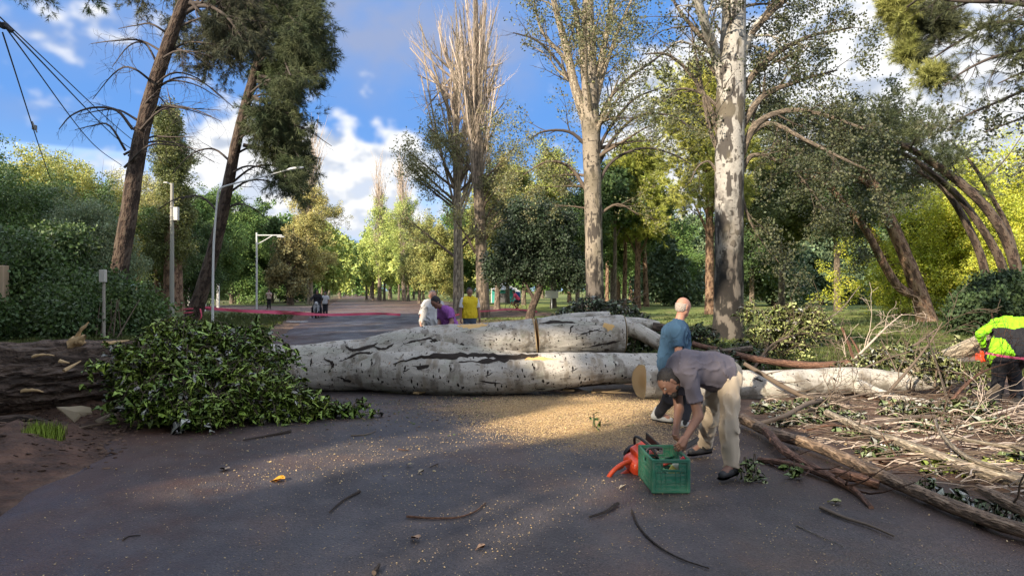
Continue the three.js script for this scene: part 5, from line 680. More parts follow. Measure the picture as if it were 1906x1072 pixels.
function leafyBranch(name, label, S) {
  const r = rng(S.seed), o = at(...S.at), g = thing(name, label, 'branch', [o.x, 0, o.z]), off = V(-o.x, 0, -o.z), list = [], st = [];
  for (const [x, y, d, rx, ry, n, rz] of S.lobes) { const c = at(x, y, d).add(off), k = d / FOC; const N = n * (S.more ?? 1.35), per = S.per ?? 15; for (let i = 0; i < N / per; i++) {   // leaves sit along drooping sprays
      const u = rdir(r).clone(), w = rdir(r).clone().lerp(u, .5), Q = (e, f) => V(c.x + e.x * rx * k * f, c.y + e.y * ry * k * f, c.z + e.z * (rz ?? Math.min(rx, ry) * 1.1) * k * f), p0 = Q(w, .15 + .45 * r()), p1 = Q(u, .75 + .55 * r() * (S.loose ?? 1)), pm = p0.clone().lerp(p1, .55).add(V(0, .12 + .1 * r(), 0)); p1.y -= .06; if (p1.y < .02) p1.y = .02 + .03 * r(); if (pm.y < .04) pm.y = .05;
      const cv = new THREE.QuadraticBezierCurve3(p0, pm, p1); st.push(limbTube([p0, pm, p1], [.006, .005, .002], { sides: 4 }, 5));
      for (let j = 0; j < per; j++) { const t = .15 + .85 * (j + r()) / per, p = cv.getPoint(t).add(rdir(r).clone().multiplyScalar(.07)), T = cv.getTangent(t); if (p.y < .015) p.y = .015 + .03 * r(); const nn = u.clone().multiplyScalar(.35).add(V(0, .8, .3)).addScaledVector(T, -.5).add(rdir(r).clone().multiplyScalar(.8)).normalize(), white = r() < (S.flip ?? .06), wk = .32 + .2 * r(); list.push([p, S.size * (.5 + .8 * r() * r() + (r() < .1 ? .3 : 0)), white ? [wk, wk * 1.03, wk * .86] : S.col(p, r), nn]); }
    } }
  for (const s of S.stems ?? []) st.push(limbTube(s.p.map(([x, y, d]) => at(x, y, d).add(off)), s.r, { sides: 8, rough: lump(.15, s.p[0][0]) }));
  part('stem', st, S.stemMat ?? M.twig, g); leaves(g, list, S.geo ?? NL, S.single ?? 60, S.seed + 1); return g;
}
leafyBranch('leafy_branch', 'large heap of green leaves with white undersides hiding the dark butt at the left', { seed: 501, at: [400, 780, 8.8], size: .13, more: 1.0, flip: .085, single: 300, loose: 1.2, col: tint([0.12, 0.24, 0.032], [0.40, 0.52, 0.085], 1.1, .45),
  lobes: [[262, 712, 8.9, 80, 72, 1000], [330, 668, 9.3, 100, 62, 1100], [400, 740, 8.7, 110, 62, 1300], [430, 660, 9.7, 100, 56, 900], [490, 745, 8.9, 95, 50, 900], [560, 765, 8.9, 70, 24, 420], [640, 770, 9.1, 52, 9, 170], [330, 628, 10.4, 75, 28, 560], [440, 634, 11.0, 55, 20, 400], [300, 760, 8.5, 85, 42, 700], [375, 778, 8.3, 75, 26, 500], [520, 690, 10.2, 55, 45, 380]],
  stems: [{ p: [[640, 770, 9.1], [540, 750, 9], [450, 700, 9.4], [380, 690, 9.8]], r: [.006, .015, .03, .04] }, { p: [[500, 690, 9.3], [440, 685, 9.2], [380, 680, 9.6]], r: [.012, .02, .03] }, { p: [[510, 705, 9.2], [450, 692, 9.1], [400, 684, 9.5]], r: [.01, .02, .03] }, { p: [[300, 770, 8.5], [340, 720, 8.9], [400, 690, 9.6]], r: [.008, .02, .03] }] });
leafyBranch('leafy_branch', 'broken branch with sunlit pale green leaves in front of the white poplar foot', { seed: 511, at: [1480, 640, 13.4], size: .115, flip: .08, single: 140, geo: NLg, col: tint([0.225, 0.285, 0.075], [0.45, 0.495, 0.18], 1.2, .25), lobes: [[1440, 600, 13.6, 50, 36, 300], [1500, 600, 13.4, 55, 34, 330], [1420, 640, 13.6, 50, 38, 260], [1475, 640, 13.3, 50, 34, 260], [1530, 610, 13.2, 25, 22, 90], [1400, 585, 14, 30, 26, 120]], stems: [{ p: [[1400, 690, 13.2], [1450, 640, 13.3], [1510, 605, 13.3], [1552, 600, 13.3]], r: [.03, .02, .014, .006] }, { p: [[1420, 690, 13.4], [1430, 630, 13.6], [1440, 570, 13.7]], r: [.03, .018, .006] }] });
leafyBranch('leafy_branch', 'grey green leafy branch sticking up behind the upper sawn stem', { seed: 521, at: [1130, 600, 14], size: .11, flip: .14, single: 60, geo: NLg, col: tint([0.105, 0.158, 0.075], [0.255, 0.315, 0.165], 1.2, .25), lobes: [[1090, 578, 14, 45, 18, 200], [1140, 580, 14, 50, 22, 240], [1180, 598, 13.8, 36, 16, 140], [1110, 566, 14.2, 25, 9, 60], [1060, 588, 14, 25, 8, 60]], stems: [{ p: [[1060, 600, 13.8], [1110, 580, 14], [1170, 560, 14.2], [1205, 545, 14.3]], r: [.03, .02, .01, .005] }] });
leafyBranch('leafy_branch', 'dark leafy litter between the logs behind the bald man', { seed: 531, at: [1250, 660, 13], size: .11, flip: .12, single: 40, geo: NLg, col: tint([0.045, 0.09, 0.027], [0.135, 0.18, 0.0525], 1.2, .3), lobes: [[1190, 650, 12.7, 40, 22, 260], [1300, 632, 14, 45, 26, 260], [1330, 672, 12.6, 60, 22, 240], [1260, 625, 14.4, 60, 20, 220], [1390, 668, 13, 60, 24, 240]] });
leafyBranch('leafy_branch', 'tangle of leaves and thin stems on top of the sawn log near the lime jacket', { seed: 541, at: [1690, 690, 11], size: .105, flip: .2, single: 120, geo: NLg, col: tint([0.15, 0.195, 0.06], [0.345, 0.375, 0.15], 1.2, .3), lobes: [[1640, 678, 11.4, 50, 22, 170], [1700, 676, 11.4, 60, 24, 200], [1600, 690, 11.2, 35, 14, 90], [1740, 690, 10.9, 40, 30, 170], [1800, 700, 10.6, 42, 30, 220], [1790, 655, 11.6, 30, 16, 60], [1660, 650, 12, 40, 12, 50], [1560, 690, 11.3, 25, 8, 40]], stems: [{ p: [[1580, 700, 11], [1640, 672, 11.2], [1720, 648, 11.4], [1765, 640, 11.5]], r: [.02, .014, .01, .005] }, { p: [[1740, 720, 10.7], [1745, 670, 10.9], [1735, 620, 11.2]], r: [.018, .012, .005] }, { p: [[1680, 720, 10.8], [1660, 670, 11.1], [1640, 630, 11.4]], r: [.015, .01, .005] }] });
leafyBranch('leafy_branch', 'sunlit bright green sprigs between the two long branches at the lower right', { seed: 551, at: [1780, 900, 6.2], more: 2.2, size: .095, flip: .1, single: 90, geo: NLg, col: tint([0.21, 0.285, 0.045], [0.39, 0.45, 0.09], 1.2, .25), lobes: [[1770, 885, 6.6, 45, 24, 70], [1800, 905, 6.3, 45, 26, 80], [1750, 905, 6.3, 26, 14, 26], [1870, 905, 6.6, 45, 12, 40]], stems: [{ p: [[1840, 896, 6.5], [1800, 895, 6.3], [1760, 910, 6.2]], r: [.012, .01, .004] }] });
leafyBranch('leafy_branch', 'row of big pale leaves on the asphalt under the longest branch, lower right corner', { seed: 561, at: [1850, 990, 5], size: .085, more: 1.8, flip: .35, single: 120, geo: NLg, col: tint([0.135, 0.195, 0.075], [0.285, 0.345, 0.18], 1.2, .25), lobes: [[1760, 950, 5.4, 34, 10, 16], [1810, 975, 5.15, 34, 12, 22], [1860, 992, 4.95, 40, 14, 30], [1905, 1008, 4.8, 34, 14, 26], [1720, 930, 5.7, 26, 8, 10]] });
leafyBranch('leafy_branch', 'patch of round green leaves in front of the sawn log, right of the bending man', { seed: 571, at: [1500, 770, 9.3], size: .1, more: 2.6, flip: .25, single: 200, geo: NLg, col: tint([0.09, 0.15, 0.045], [0.24, 0.285, 0.12], 1.2, .3), lobes: [[1440, 775, 9.3, 50, 16, 130], [1510, 770, 9.4, 60, 18, 170], [1560, 790, 8.8, 55, 18, 120], [1600, 830, 7.9, 60, 20, 110], [1480, 800, 8.6, 60, 14, 90], [1690, 770, 9.2, 70, 14, 120], [1800, 770, 9.0, 60, 22, 140], [1730, 815, 8, 60, 22, 90], [1860, 810, 8, 50, 24, 90], [1660, 860, 7, 50, 16, 60], [1900, 870, 6.6, 30, 20, 40]] });
leafyBranch('leafy_sprig', 'small green sprig on the asphalt beside the front shoe of the bending man', { seed: 581, at: [1397, 893, 6.05], size: .085, flip: .1, single: 40, geo: NLg, col: tint([0.135, 0.195, 0.06], [0.27, 0.33, 0.135], 1.2, .25), lobes: [[1398, 890, 6.05, 22, 7, 26]] });
leafyBranch('leafy_sprig', 'three green leaves lying on the asphalt near the reddish split branch', { seed: 585, at: [1470, 890, 6.1], size: .09, flip: 0, single: 9, geo: NLg, col: tint([0.18, 0.27, 0.075], [0.27, 0.36, 0.105], 1.2, .2), lobes: [[1472, 888, 6.15, 13, 5, 7]] });
leafyBranch('leafy_sprig', 'bright green leaf scrap on the sawdust', { seed: 588, at: [1103, 799, 8.3], size: .08, flip: 0, single: 6, geo: NLg, col: tint([0.21, 0.36, 0.09], [0.27, 0.45, 0.12], 1.2, .2), lobes: [[1103, 798, 8.35, 9, 3, 5]] });
// countless thin twigs, bark shreds and chips under the broken crown
{
  const r = rng(611), a = [], b = [], c = [], inRegion = (px, py) => py > 742 && px > 1392 + Math.max(0, (py - 850) * 2.1) && px < 1990 && py < 770 + (px - 1300) * .33;
  for (let i = 0; i < 900; i++) { const px = mix(1385, 1980, r()), py = 745 + 210 * Math.pow(r(), 1.3); if (!inRegion(px, py)) continue; const p = gp(px, py), th = (r() - .5) * 1.5 + (r() < .6 ? .5 : 0), L = .2 + .9 * r() * r(), h = .01 + .14 * r(), d = V(Math.cos(th), (r() - .5) * .25, Math.sin(th)), rr = .004 + .017 * r() * r() * r(); p.y = h; const e = p.clone().addScaledVector(d, L); e.y = Math.max(.01, e.y); const m = p.clone().lerp(e, .5).add(V((r() - .5) * .08, r() * .06, (r() - .5) * .08)); (i % 3 ? (i % 5 ? a : c) : b).push(limbTube([p, m, e], [rr, rr * .8, rr * .4], { sides: 4 })); }
  const g = thing('branch_litter', 'tangle of countless thin twigs under the broken branches at the right', 'litter'); g.userData.kind = 'stuff';
  part('brown_twigs', a, M.twig, g, 'stuff'); part('pale_twigs', b, M.bareTwig, g, 'stuff'); part('red_bark_shreds', c, M.redBark, g, 'stuff');
}

// ---------------------------------------------------------------- people: a body is one surface meshed from joined tapered capsules
const mcMat = new THREE.MeshStandardMaterial();
// a prim: { a, b, ra, rb, k (blend), flat: [axis, factor] (thinner along an axis), cap (flat end at b), sub (carve) } ; a ball has a === b
function sdf(prims, cell, o = {}) {
  const lo = V(1e9, 1e9, 1e9), hi = V(-1e9, -1e9, -1e9);
  for (const p of prims) { if (p.sub) continue; const m = Math.max(p.ra, p.rb) + cell * 3 + (o.noise ? o.noise[0] * 2 : 0); for (const q of [p.a, p.b]) { lo.min(q.clone().subScalar(m)); hi.max(q.clone().addScalar(m)); } }
  const size = Math.max(hi.x - lo.x, hi.y - lo.y, hi.z - lo.z), N = Math.ceil(size / cell) + 6, c = lo.clone().add(hi).multiplyScalar(.5), half = N * cell / 2, F = new Float32Array(N * N * N).fill(1);
  const q = V(0, 0, 0), ab = V(0, 0, 0), w = V(0, 0, 0);
  for (const p of prims) {
    ab.copy(p.b).sub(p.a); const l2 = ab.lengthSq(), k = p.k ?? .03, R0 = Math.max(p.ra, p.rb) + k + cell * 3, idx = (v, a) => Math.min(N - 1, Math.max(0, Math.floor((v - a + half) / cell)));
    const x0 = idx(Math.min(p.a.x, p.b.x) - R0, c.x), x1 = idx(Math.max(p.a.x, p.b.x) + R0, c.x) , y0 = idx(Math.min(p.a.y, p.b.y) - R0, c.y), y1 = idx(Math.max(p.a.y, p.b.y) + R0, c.y), z0 = idx(Math.min(p.a.z, p.b.z) - R0, c.z), z1 = idx(Math.max(p.a.z, p.b.z) + R0, c.z);
    const T = p.cap && ab.clone().normalize();
    for (let z = z0; z <= z1; z++) for (let y = y0; y <= y1; y++) for (let x = x0; x <= x1; x++) {
      q.set(c.x - half + x * cell, c.y - half + y * cell, c.z - half + z * cell); w.copy(q).sub(p.a);
      const t = l2 ? clamp(w.dot(ab) / l2) : 0; w.addScaledVector(ab, -t); if (p.flat) w.addScaledVector(p.flat[0], w.dot(p.flat[0]) * (1 / p.flat[1] - 1));
      let d = w.length() - mix(p.ra, p.rb, t); if (T) d = Math.max(d, q.sub(p.b).dot(T));
      const i = x + N * (y + N * z), f = F[i];
      if (p.sub) { const h = clamp(.5 - .5 * (f + d) / k); F[i] = mix(f, -d, h) + k * h * (1 - h); } else { const h = clamp(.5 + .5 * (f - d) / k); F[i] = mix(f, d, h) - k * h * (1 - h); }
    }
  }
  if (o.noise || o.cuts) for (let z = 0; z < N; z++) for (let y = 0; y < N; y++) for (let x = 0; x < N; x++) {
    const i = x + N * (y + N * z); if (F[i] > .08) continue; q.set(c.x - half + x * cell, c.y - half + y * cell, c.z - half + z * cell);
    if (o.noise) { const [amp, fr, sx = 1, sy = 1, sz = 1] = o.noise; const wv = .25 * n3(q.x * 3, q.y * 3, q.z * 3); F[i] += amp * (.75 - 1.9 * Math.pow(1 - Math.abs(n3(q.x * fr * sx + wv, q.y * fr * sy + wv * 2, q.z * fr * sz)), 4) + .35 * n3(q.x * fr * 2.3 * sx, q.y * fr * 2.3 * sy, q.z * fr * 2.3 * sz)); }
    for (const [n, p] of o.cuts ?? []) F[i] = Math.max(F[i], q.sub(p).dot(n)), q.add(p);
  }
  const mc = new MarchingCubes(N, mcMat, false, false, 160000); for (let i = 0; i < F.length; i++) mc.field[i] = -F[i]; mc.isolation = 0; mc.update();
  const n = mc.count * 3, pos = new Float32Array(n), nor = new Float32Array(n);
  for (let i = 0; i < n; i += 3) for (let j = 0; j < 3; j++) { pos[i + j] = mc.positionArray[i + j] * half + [c.x, c.y, c.z][j]; nor[i + j] = mc.normalArray[i + j]; }
  const g = new THREE.BufferGeometry(); g.setAttribute('position', new THREE.BufferAttribute(pos, 3)); g.setAttribute('normal', new THREE.BufferAttribute(nor, 3)); return fixNormals(g);
}
function fixNormals(g) { // smooth normals from the faces themselves, joined where corners meet
  const p = g.attributes.position, n = p.count, map = new Map(), acc = [], id = new Int32Array(n), a = V(0, 0, 0), b = V(0, 0, 0), c = V(0, 0, 0);
  for (let i = 0; i < n; i++) { const k = Math.round(p.getX(i) * 20000) + ',' + Math.round(p.getY(i) * 20000) + ',' + Math.round(p.getZ(i) * 20000); let v = map.get(k); if (v === undefined) { v = acc.length; map.set(k, v); acc.push(V(0, 0, 0)); } id[i] = v; }
  for (let i = 0; i < n; i += 3) { a.fromBufferAttribute(p, i); b.fromBufferAttribute(p, i + 1).sub(a); c.fromBufferAttribute(p, i + 2).sub(a); b.cross(c); for (let j = 0; j < 3; j++) acc[id[i + j]].add(b); }
  const out = new Float32Array(n * 3); for (let i = 0; i < n; i++) { c.copy(acc[id[i]]).normalize(); out.set([c.x, c.y, c.z], i * 3); } g.setAttribute('normal', new THREE.BufferAttribute(out, 3)); return g;
}
const cap = (a, b, ra, rb = ra, more = {}) => ({ a, b, ra, rb, ...more }), ball = (a, r, more = {}) => ({ a, b: a, ra: r, rb: r, ...more });
const lerpV = (a, b, t) => a.clone().lerp(b, t);
// J: hip, chest, neck, head (centre), face (direction), up (head up), shL elL haL shR elR haR, hpL knL anL hpR knR anR, toeL toeR (directions), right (body's right)
function person(label, J0, o) {
  const base = o.base, J = {}; for (const k in J0) J[k] = ['face', 'up', 'right', 'toeL', 'toeR', 'palmL', 'palmR', 'front'].includes(k) ? J0[k].clone().normalize() : J0[k].clone().sub(base);
  const g = thing('person', label, 'person', base.toArray()), s = o.scale ?? 1, cell = o.cell ?? .013, skin = mat(...o.skin, .6), near = cell < .016;
  const spineDir = J.chest.clone().sub(J.hip).normalize(), front = J.front ?? J.right.clone().cross(spineDir).negate().normalize();
  const sides = ['L', 'R'], body = [];
  const torso = (e) => [cap(lerpV(J.hip, J.chest, -.05), lerpV(J.hip, J.chest, .3), .135 * s + e, .128 * s + e + (o.belly ?? 0), { k: .06, flat: [J.right, 1.22] }), cap(lerpV(J.hip, J.chest, .3), J.chest, .128 * s + e + (o.belly ?? 0), .135 * s + e, { k: .06, flat: [J.right, 1.28] }),
    cap(lerpV(J.shL, J.chest, .35), lerpV(J.shR, J.chest, .35), .088 * s + e, .088 * s + e, { k: .06 }), cap(lerpV(J.shL, J.neck, .55), lerpV(J.shR, J.neck, .55), .062 * s + e, .062 * s + e, { k: .05 })];
  const arm = (S, e, end = 1, c0) => { const a = [cap(J['sh' + S], J['el' + S], .056 * s + e, .043 * s + e, { k: .035 }), cap(J['el' + S], J['ha' + S], .043 * s + e, .028 * s + e, { k: .02 })]; return end >= 1 ? a : [cap(J['sh' + S], lerpV(J['sh' + S], J['el' + S], end * 2), .06 * s + e, .062 * s + e, { k: .035, cap: c0 })]; };
  const leg = (S, e, f = 1) => [cap(lerpV(J['hp' + S], J['kn' + S], -.05), J['kn' + S], .088 * s * f + e, .062 * s * f + e, { k: .04 }), cap(J['kn' + S], J['an' + S], .060 * s * f + e, .046 * s * f + e, { k: .03 })];
  body.push(...torso(-.012));
  for (const S of sides) body.push(...arm(S, 0), ...leg(S, -.008), cap(J['an' + S], J['an' + S].clone().add(V(0, -.05, 0)).addScaledVector(J['toe' + S], .12), .04, .035));
  body.push(cap(J.neck, lerpV(J.neck, J.head, .8), .058 * s, .054 * s, { k: .03 }));
  const geos = [sdf(body, cell)];
  // head: skull, jaw, nose, brows, eye hollows, ears, lips
  const H = J.head, F = J.face, U = J.up.clone().addScaledVector(F, -J.up.dot(F)).normalize(), Rr = F.clone().cross(U).normalize(), hp = (f, u, r) => H.clone().addScaledVector(F, f * s).addScaledVector(U, u * s).addScaledVector(Rr, r * s);
  const skull = [ball(hp(-.012, .035, 0), .088 * s, { flat: [Rr, .86] }), ball(hp(.03, .02, 0), .07 * s, { flat: [Rr, .9], k: .04 }), cap(hp(.03, -.03, 0), hp(.052, -.085, 0), .055 * s, .036 * s, { k: .04, flat: [Rr, 1.05] }), cap(hp(.01, -.06, .035), hp(.01, -.06, -.035), .03 * s, .03 * s, { k: .03 })];
  if (near) { skull.push(cap(hp(.088, .02, 0), hp(.104, -.018, 0), .009, .014, { k: .012 }), cap(hp(.082, .03, .012), hp(.076, .03, .045), .011, .009, { k: .012 }), cap(hp(.082, .03, -.012), hp(.076, .03, -.045), .011, .009, { k: .012 }), cap(hp(.085, -.048, .018), hp(.085, -.048, -.018), .008, .008, { k: .008 }), cap(hp(.083, -.061, .015), hp(.083, -.061, -.015), .009, .009, { k: .008 }));
    for (const e of [1, -1]) skull.push(cap(hp(-.005, .02, e * .078), hp(-.012, -.022, e * .074), .018, .011, { k: .006, flat: [Rr, .5] }), ball(hp(.094, .008, e * .033), .016, { sub: 1, k: .012 })); }
  else skull.push(cap(hp(.085, .015, 0), hp(.1, -.015, 0), .01, .015, { k: .012 }), ball(hp(-.005, 0, .076), .02, { k: .01 }), ball(hp(-.005, 0, -.076), .02, { k: .01 }));
  skull.push(cap(hp(-.02, -.05, 0), lerpV(J.neck, H, .45), .05 * s, .054 * s, { k: .03 }));
  geos.push(sdf(skull, near ? .0045 : Math.max(.009, cell * .55)));
  // hands: palm, four fingers in two joints each, a thumb from the side
  if (o.hands !== false) for (const S of sides) {
    const w = J['ha' + S], d = J['hd' + S] ? J['hd' + S].clone().add(base).normalize() : w.clone().sub(J['el' + S]).normalize(), pn = J['palm' + S] ?? V(S === 'L' ? .9 : -.9, 0, .2).normalize(), ac = d.clone().cross(pn).normalize().multiplyScalar(S === 'L' ? 1 : -1), pz = ac.clone().cross(d).normalize(); if (pz.dot(pn) < 0) pz.negate();
    const P = (f, a, n) => w.clone().addScaledVector(d, f).addScaledVector(ac, a).addScaledVector(pz, n), h = [cap(P(-.02, 0, 0), P(.07, .02, 0), .028, .018, { k: .02 }), cap(P(.02, -.02, 0), P(.078, -.026, 0), .022, .014, { k: .02 }), cap(P(.02, .008, 0), P(.082, .004, 0), .022, .014, { k: .02 })], cu = o.curl ?? .55;
    [[-.03, .062], [-.01, .075], [.011, .08], [.031, .07]].forEach(([a, L], i) => { const k0 = P(.08 - Math.abs(i - 1.6) * .004, a, 0), k1 = k0.clone().addScaledVector(d, L * .5 * (1 - cu * .3)).addScaledVector(pz, L * .5 * cu), k2 = k1.clone().addScaledVector(d, L * .5 * (1 - cu)).addScaledVector(pz, L * .5 * Math.min(1, cu * 1.3)); h.push(cap(k0, k1, .0098, .0088, { k: .005 }), cap(k1, k2, .0088, .0075, { k: .004 })); });
    const t0 = P(.025, .032, .006), t1 = P(.058, .056, .018), t2 = P(.085, .058, .028); h.push(cap(t0, t1, .013, .011, { k: .01 }), cap(t1, t2, .011, .009, { k: .004 }));
    geos.push(sdf(h, near ? .0042 : .01));
  }
  part('body', geos, skin, g);
  if (near) for (const e of [1, -1]) part('eye', new THREE.SphereGeometry(.0125, 12, 8).translate(...hp(.083, .008, e * .033).toArray()), mat(.25, .22, .2, .3), g);
  if (o.hair) { const hr = o.hair, prm = [ball(hp(-.018, .042, 0), .093 * s + (hr.thick ?? 0), { flat: [Rr, .88] }), ...(hr.low ? [ball(hp(-.035, -.01, 0), .072 * s, { flat: [Rr, 1], k: .03 })] : [])]; part('hair', sdf(prm, near ? .006 : .012, { noise: [near ? .004 : .003, 60], cuts: [[F.clone().addScaledVector(U, -.55).normalize(), hp(.058, .058, 0)], ...(hr.ring ? [[U, hp(0, .045, 0)], [F, hp(.02, 0, 0)]] : []), [U.clone().negate(), hp(0, hr.low ? -.06 : -.015, 0)]] }), mat(...hr.col, .75), g); if (hr.beard) part('beard', sdf([cap(hp(.03, -.05, 0), hp(.055, -.092, 0), .057, .038, { k: .03 }), cap(hp(.0, -.06, .04), hp(.0, -.06, -.04), .033, .033, { k: .03 })], .006, { noise: [.002, 90], cuts: [[U, hp(0, -.048, 0)], [F.clone().negate(), hp(-.01, 0, 0)]] }), mat(...hr.col, .8), g); }
  // clothes
  const T = o.top, shirt = [...torso(.014 + (T.loose ?? 0)), ...(T.hem ? [cap(lerpV(J.hip, J.chest, .2), lerpV(J.hip, J.chest, T.hem), .142 * s + (T.loose ?? 0) + (o.belly ?? 0), .15 * s + (T.loose ?? 0) + (o.belly ?? 0) * .6, { k: .05, flat: [J.right, 1.24], cap: 1 })] : [])];
  for (const S of sides) shirt.push(...(T.sleeve === 'long' ? [cap(J['sh' + S], J['el' + S], .072 * s, .062 * s, { k: .04 }), cap(J['el' + S], lerpV(J['el' + S], J['ha' + S], .93), .06 * s, .046 * s, { k: .03, cap: 1 })] : [cap(J['sh' + S], lerpV(J['sh' + S], J['el' + S], T.sleeve ?? .68), .07 * s, .074 * s, { k: .04, cap: 1 })]));
  if (T.hood) shirt.push(ball(lerpV(J.neck, J.head, .15), .1, { k: .05 }));
  const hemP = lerpV(J.hip, J.chest, T.hem ?? -.12), neckP = lerpV(J.neck, J.head, T.collar ?? .16), neckN = J.head.clone().sub(J.neck).normalize();
  shirt.push(cap(lerpV(J.neck, J.head, (T.collar ?? .16) + .22), J.head, .062 * s, .1 * s, { sub: 1, k: .012 }));
  const shirtG = sdf(shirt, cell * .95, { noise: [(T.wrinkle ?? .008), T.freq ?? 7, 1, .6, 1], cuts: T.hemCut === false ? undefined : [[spineDir.clone().negate(), hemP]] });
  const topM = new THREE.MeshStandardMaterial({ color: lin(...T.col), roughness: .9 });
  if (near && !o.bottom.short) { const c0 = lerpV(J.hip, J.chest, .0), tr_ = new THREE.TorusGeometry(.139 * s, .017, 6, 36); tr_.scale(1.24, 1, 1); tr_.applyMatrix4(new THREE.Matrix4().makeBasis(J.right.clone().addScaledVector(spineDir, -J.right.dot(spineDir)).normalize(), J.right.clone().addScaledVector(spineDir, -J.right.dot(spineDir)).normalize().cross(spineDir).negate().normalize(), spineDir)); part('belt', tr_.translate(c0.x, c0.y, c0.z), mat(.03, .025, .02, .6), g); }
  if (T.split) { const [gA, gB] = splitGeo(shirtG, (p) => T.split(p.clone().add(base))); part('jacket_yoke', gA, topM, g); part('jacket_lower', gB, mat(...T.col2, .9), g); } else part(T.name ?? 'shirt', shirtG, topM, g);
  if (T.collarRing && near) { const c0 = lerpV(J.neck, J.head, .08), ring = new THREE.TorusGeometry(.07 * s, .013, 8, 28); ring.applyQuaternion(new THREE.Quaternion().setFromUnitVectors(V(0, 0, 1), neckN)); part('collar', ring.translate(c0.x, c0.y, c0.z), topM, g); }
  const Bm = mat(...o.bottom.col, .9), tr = [cap(lerpV(J.hip, J.chest, -.08), lerpV(J.hip, J.chest, .12), .142 * s, .138 * s, { k: .05, flat: [J.right, 1.24], cap: 1 })];
  for (const S of sides) { const l = o.bottom.short ? [cap(lerpV(J['hp' + S], J['kn' + S], -.05), lerpV(J['hp' + S], J['kn' + S], o.bottom.short), .1 * s, .095 * s, { k: .04, cap: 1 })] : [cap(lerpV(J['hp' + S], J['kn' + S], -.05), J['kn' + S], .1 * s, .08 * s, { k: .045 }), cap(J['kn' + S], lerpV(J['kn' + S], J['an' + S], 1.05), .078 * s, (o.bottom.cuff ?? .068) * s, { k: .04, cap: 1 })]; tr.push(...l); }
  part(o.bottom.short ? 'shorts' : 'trousers', sdf(tr, cell, { noise: [o.bottom.wrinkle ?? .006, 5, 1, .5, 1]}), Bm, g);
  for (const S of sides) {
    const A = J['an' + S], t = J['toe' + S], y0 = A.y, low = o.air?.[S] ?? 0, heel = A.clone().addScaledVector(t, -.045).setY(A.y - .045), toe = A.clone().addScaledVector(t, .155), dn = o.pitch?.[S] ?? 0; toe.y = A.y - .058 - dn;
    part('shoe', sdf([cap(heel, lerpV(heel, toe, .55), .042 * s, .042 * s, { k: .02 }), cap(lerpV(heel, toe, .5), toe, .042 * s, .034 * s, { k: .02 }), cap(heel.clone().add(V(0, .02, 0)), A.clone().add(V(0, .045, 0)), .044 * s, .052 * s, { k: .02 }), cap(lerpV(heel, toe, .35).add(V(0, .03, 0)), lerpV(heel, toe, .6).add(V(0, .012, 0)), .034 * s, .03 * s, { k: .02 })], Math.min(cell, .011)), mat(...o.shoe, .6), g);
    if (near) part('sock', sdf([cap(A.clone().add(V(0, -.02, 0)), lerpV(J['an' + S], J['kn' + S], .3), .056 * s, .058 * s)], .012), mat(.03, .03, .032, .95), g);
    const n = V(0, 1, 0), sm = lerpV(heel, toe, .5), sole = new THREE.CapsuleGeometry(.043 * s, heel.distanceTo(toe), 4, 14); sole.scale(1, 1, .3); sole.applyMatrix4(new THREE.Matrix4().makeBasis(t.clone().cross(n).normalize().negate(), toe.clone().sub(heel).normalize(), n)); part('shoe_sole', sole.translate(sm.x, sm.y - .032, sm.z), mat(...(o.sole ?? [.5, .5, .48]), .7), g);
  }
  return { g, J, hp };
}
function splitGeo(geo, f) { const p = geo.attributes.position, n = geo.attributes.normal, out = [[[], []], [[], []]], a = V(0, 0, 0); for (let i = 0; i < p.count; i += 3) { a.set(0, 0, 0); for (let j = 0; j < 3; j++) a.add(V(p.getX(i + j), p.getY(i + j), p.getZ(i + j))); const o = out[f(a.multiplyScalar(1 / 3)) ? 0 : 1]; for (let j = 0; j < 3; j++) { o[0].push(p.getX(i + j), p.getY(i + j), p.getZ(i + j)); o[1].push(n.getX(i + j), n.getY(i + j), n.getZ(i + j)); } } return out.map(([P, N]) => { const g = new THREE.BufferGeometry(); g.setAttribute('position', new THREE.Float32BufferAttribute(P, 3)); g.setAttribute('normal', new THREE.Float32BufferAttribute(N, 3)); return g; }); }
// the man bending over the crate, facing left
person('man in grey polo shirt and khaki trousers bending over the green crate', {
  hip: V(1.97, .93, -6.36), chest: V(1.60, 1.0, -6.3), neck: V(1.49, .93, -6.28), head: at(1247, 712, 6.2), face: V(-.62, -.72, .25), up: V(-.72, .45, .05), right: V(-.02, .05, -1),
  shL: V(1.60, .92, -6.10), elL: at(1300, 775, 6.02), haL: at(1276, 815, 5.92), shR: V(1.55, .95, -6.48), elR: at(1264, 762, 6.38), haR: at(1258, 803, 6.12), hpL: V(1.985, .86, -6.22), knL: at(1357, 800, 6.13), anL: at(1362, 866, 6.1), hpR: V(1.97, .86, -6.5), knR: at(1322, 778, 6.62), anR: at(1311, 828, 6.95), toeL: V(-.72, 0, .62), toeR: V(-.9, 0, .3), palmL: V(-.5, -.3, -.7), palmR: V(.2, -.2, 1),
}, { base: V(1.97, 0, -6.4), skin: [.20, .105, .07], cell: .012, belly: .012, hair: { col: [.02, .017, .016], low: 1, thick: .003, beard: 1 }, top: { col: [.105, .095, .115], sleeve: .66, hem: -.06, loose: .01, wrinkle: .008, freq: 5, collarRing: 1, name: 'polo_shirt' }, bottom: { col: [.46, .38, .28], cuff: .072, wrinkle: .010 }, shoe: [.022, .022, .024], sole: [.05, .05, .05] });
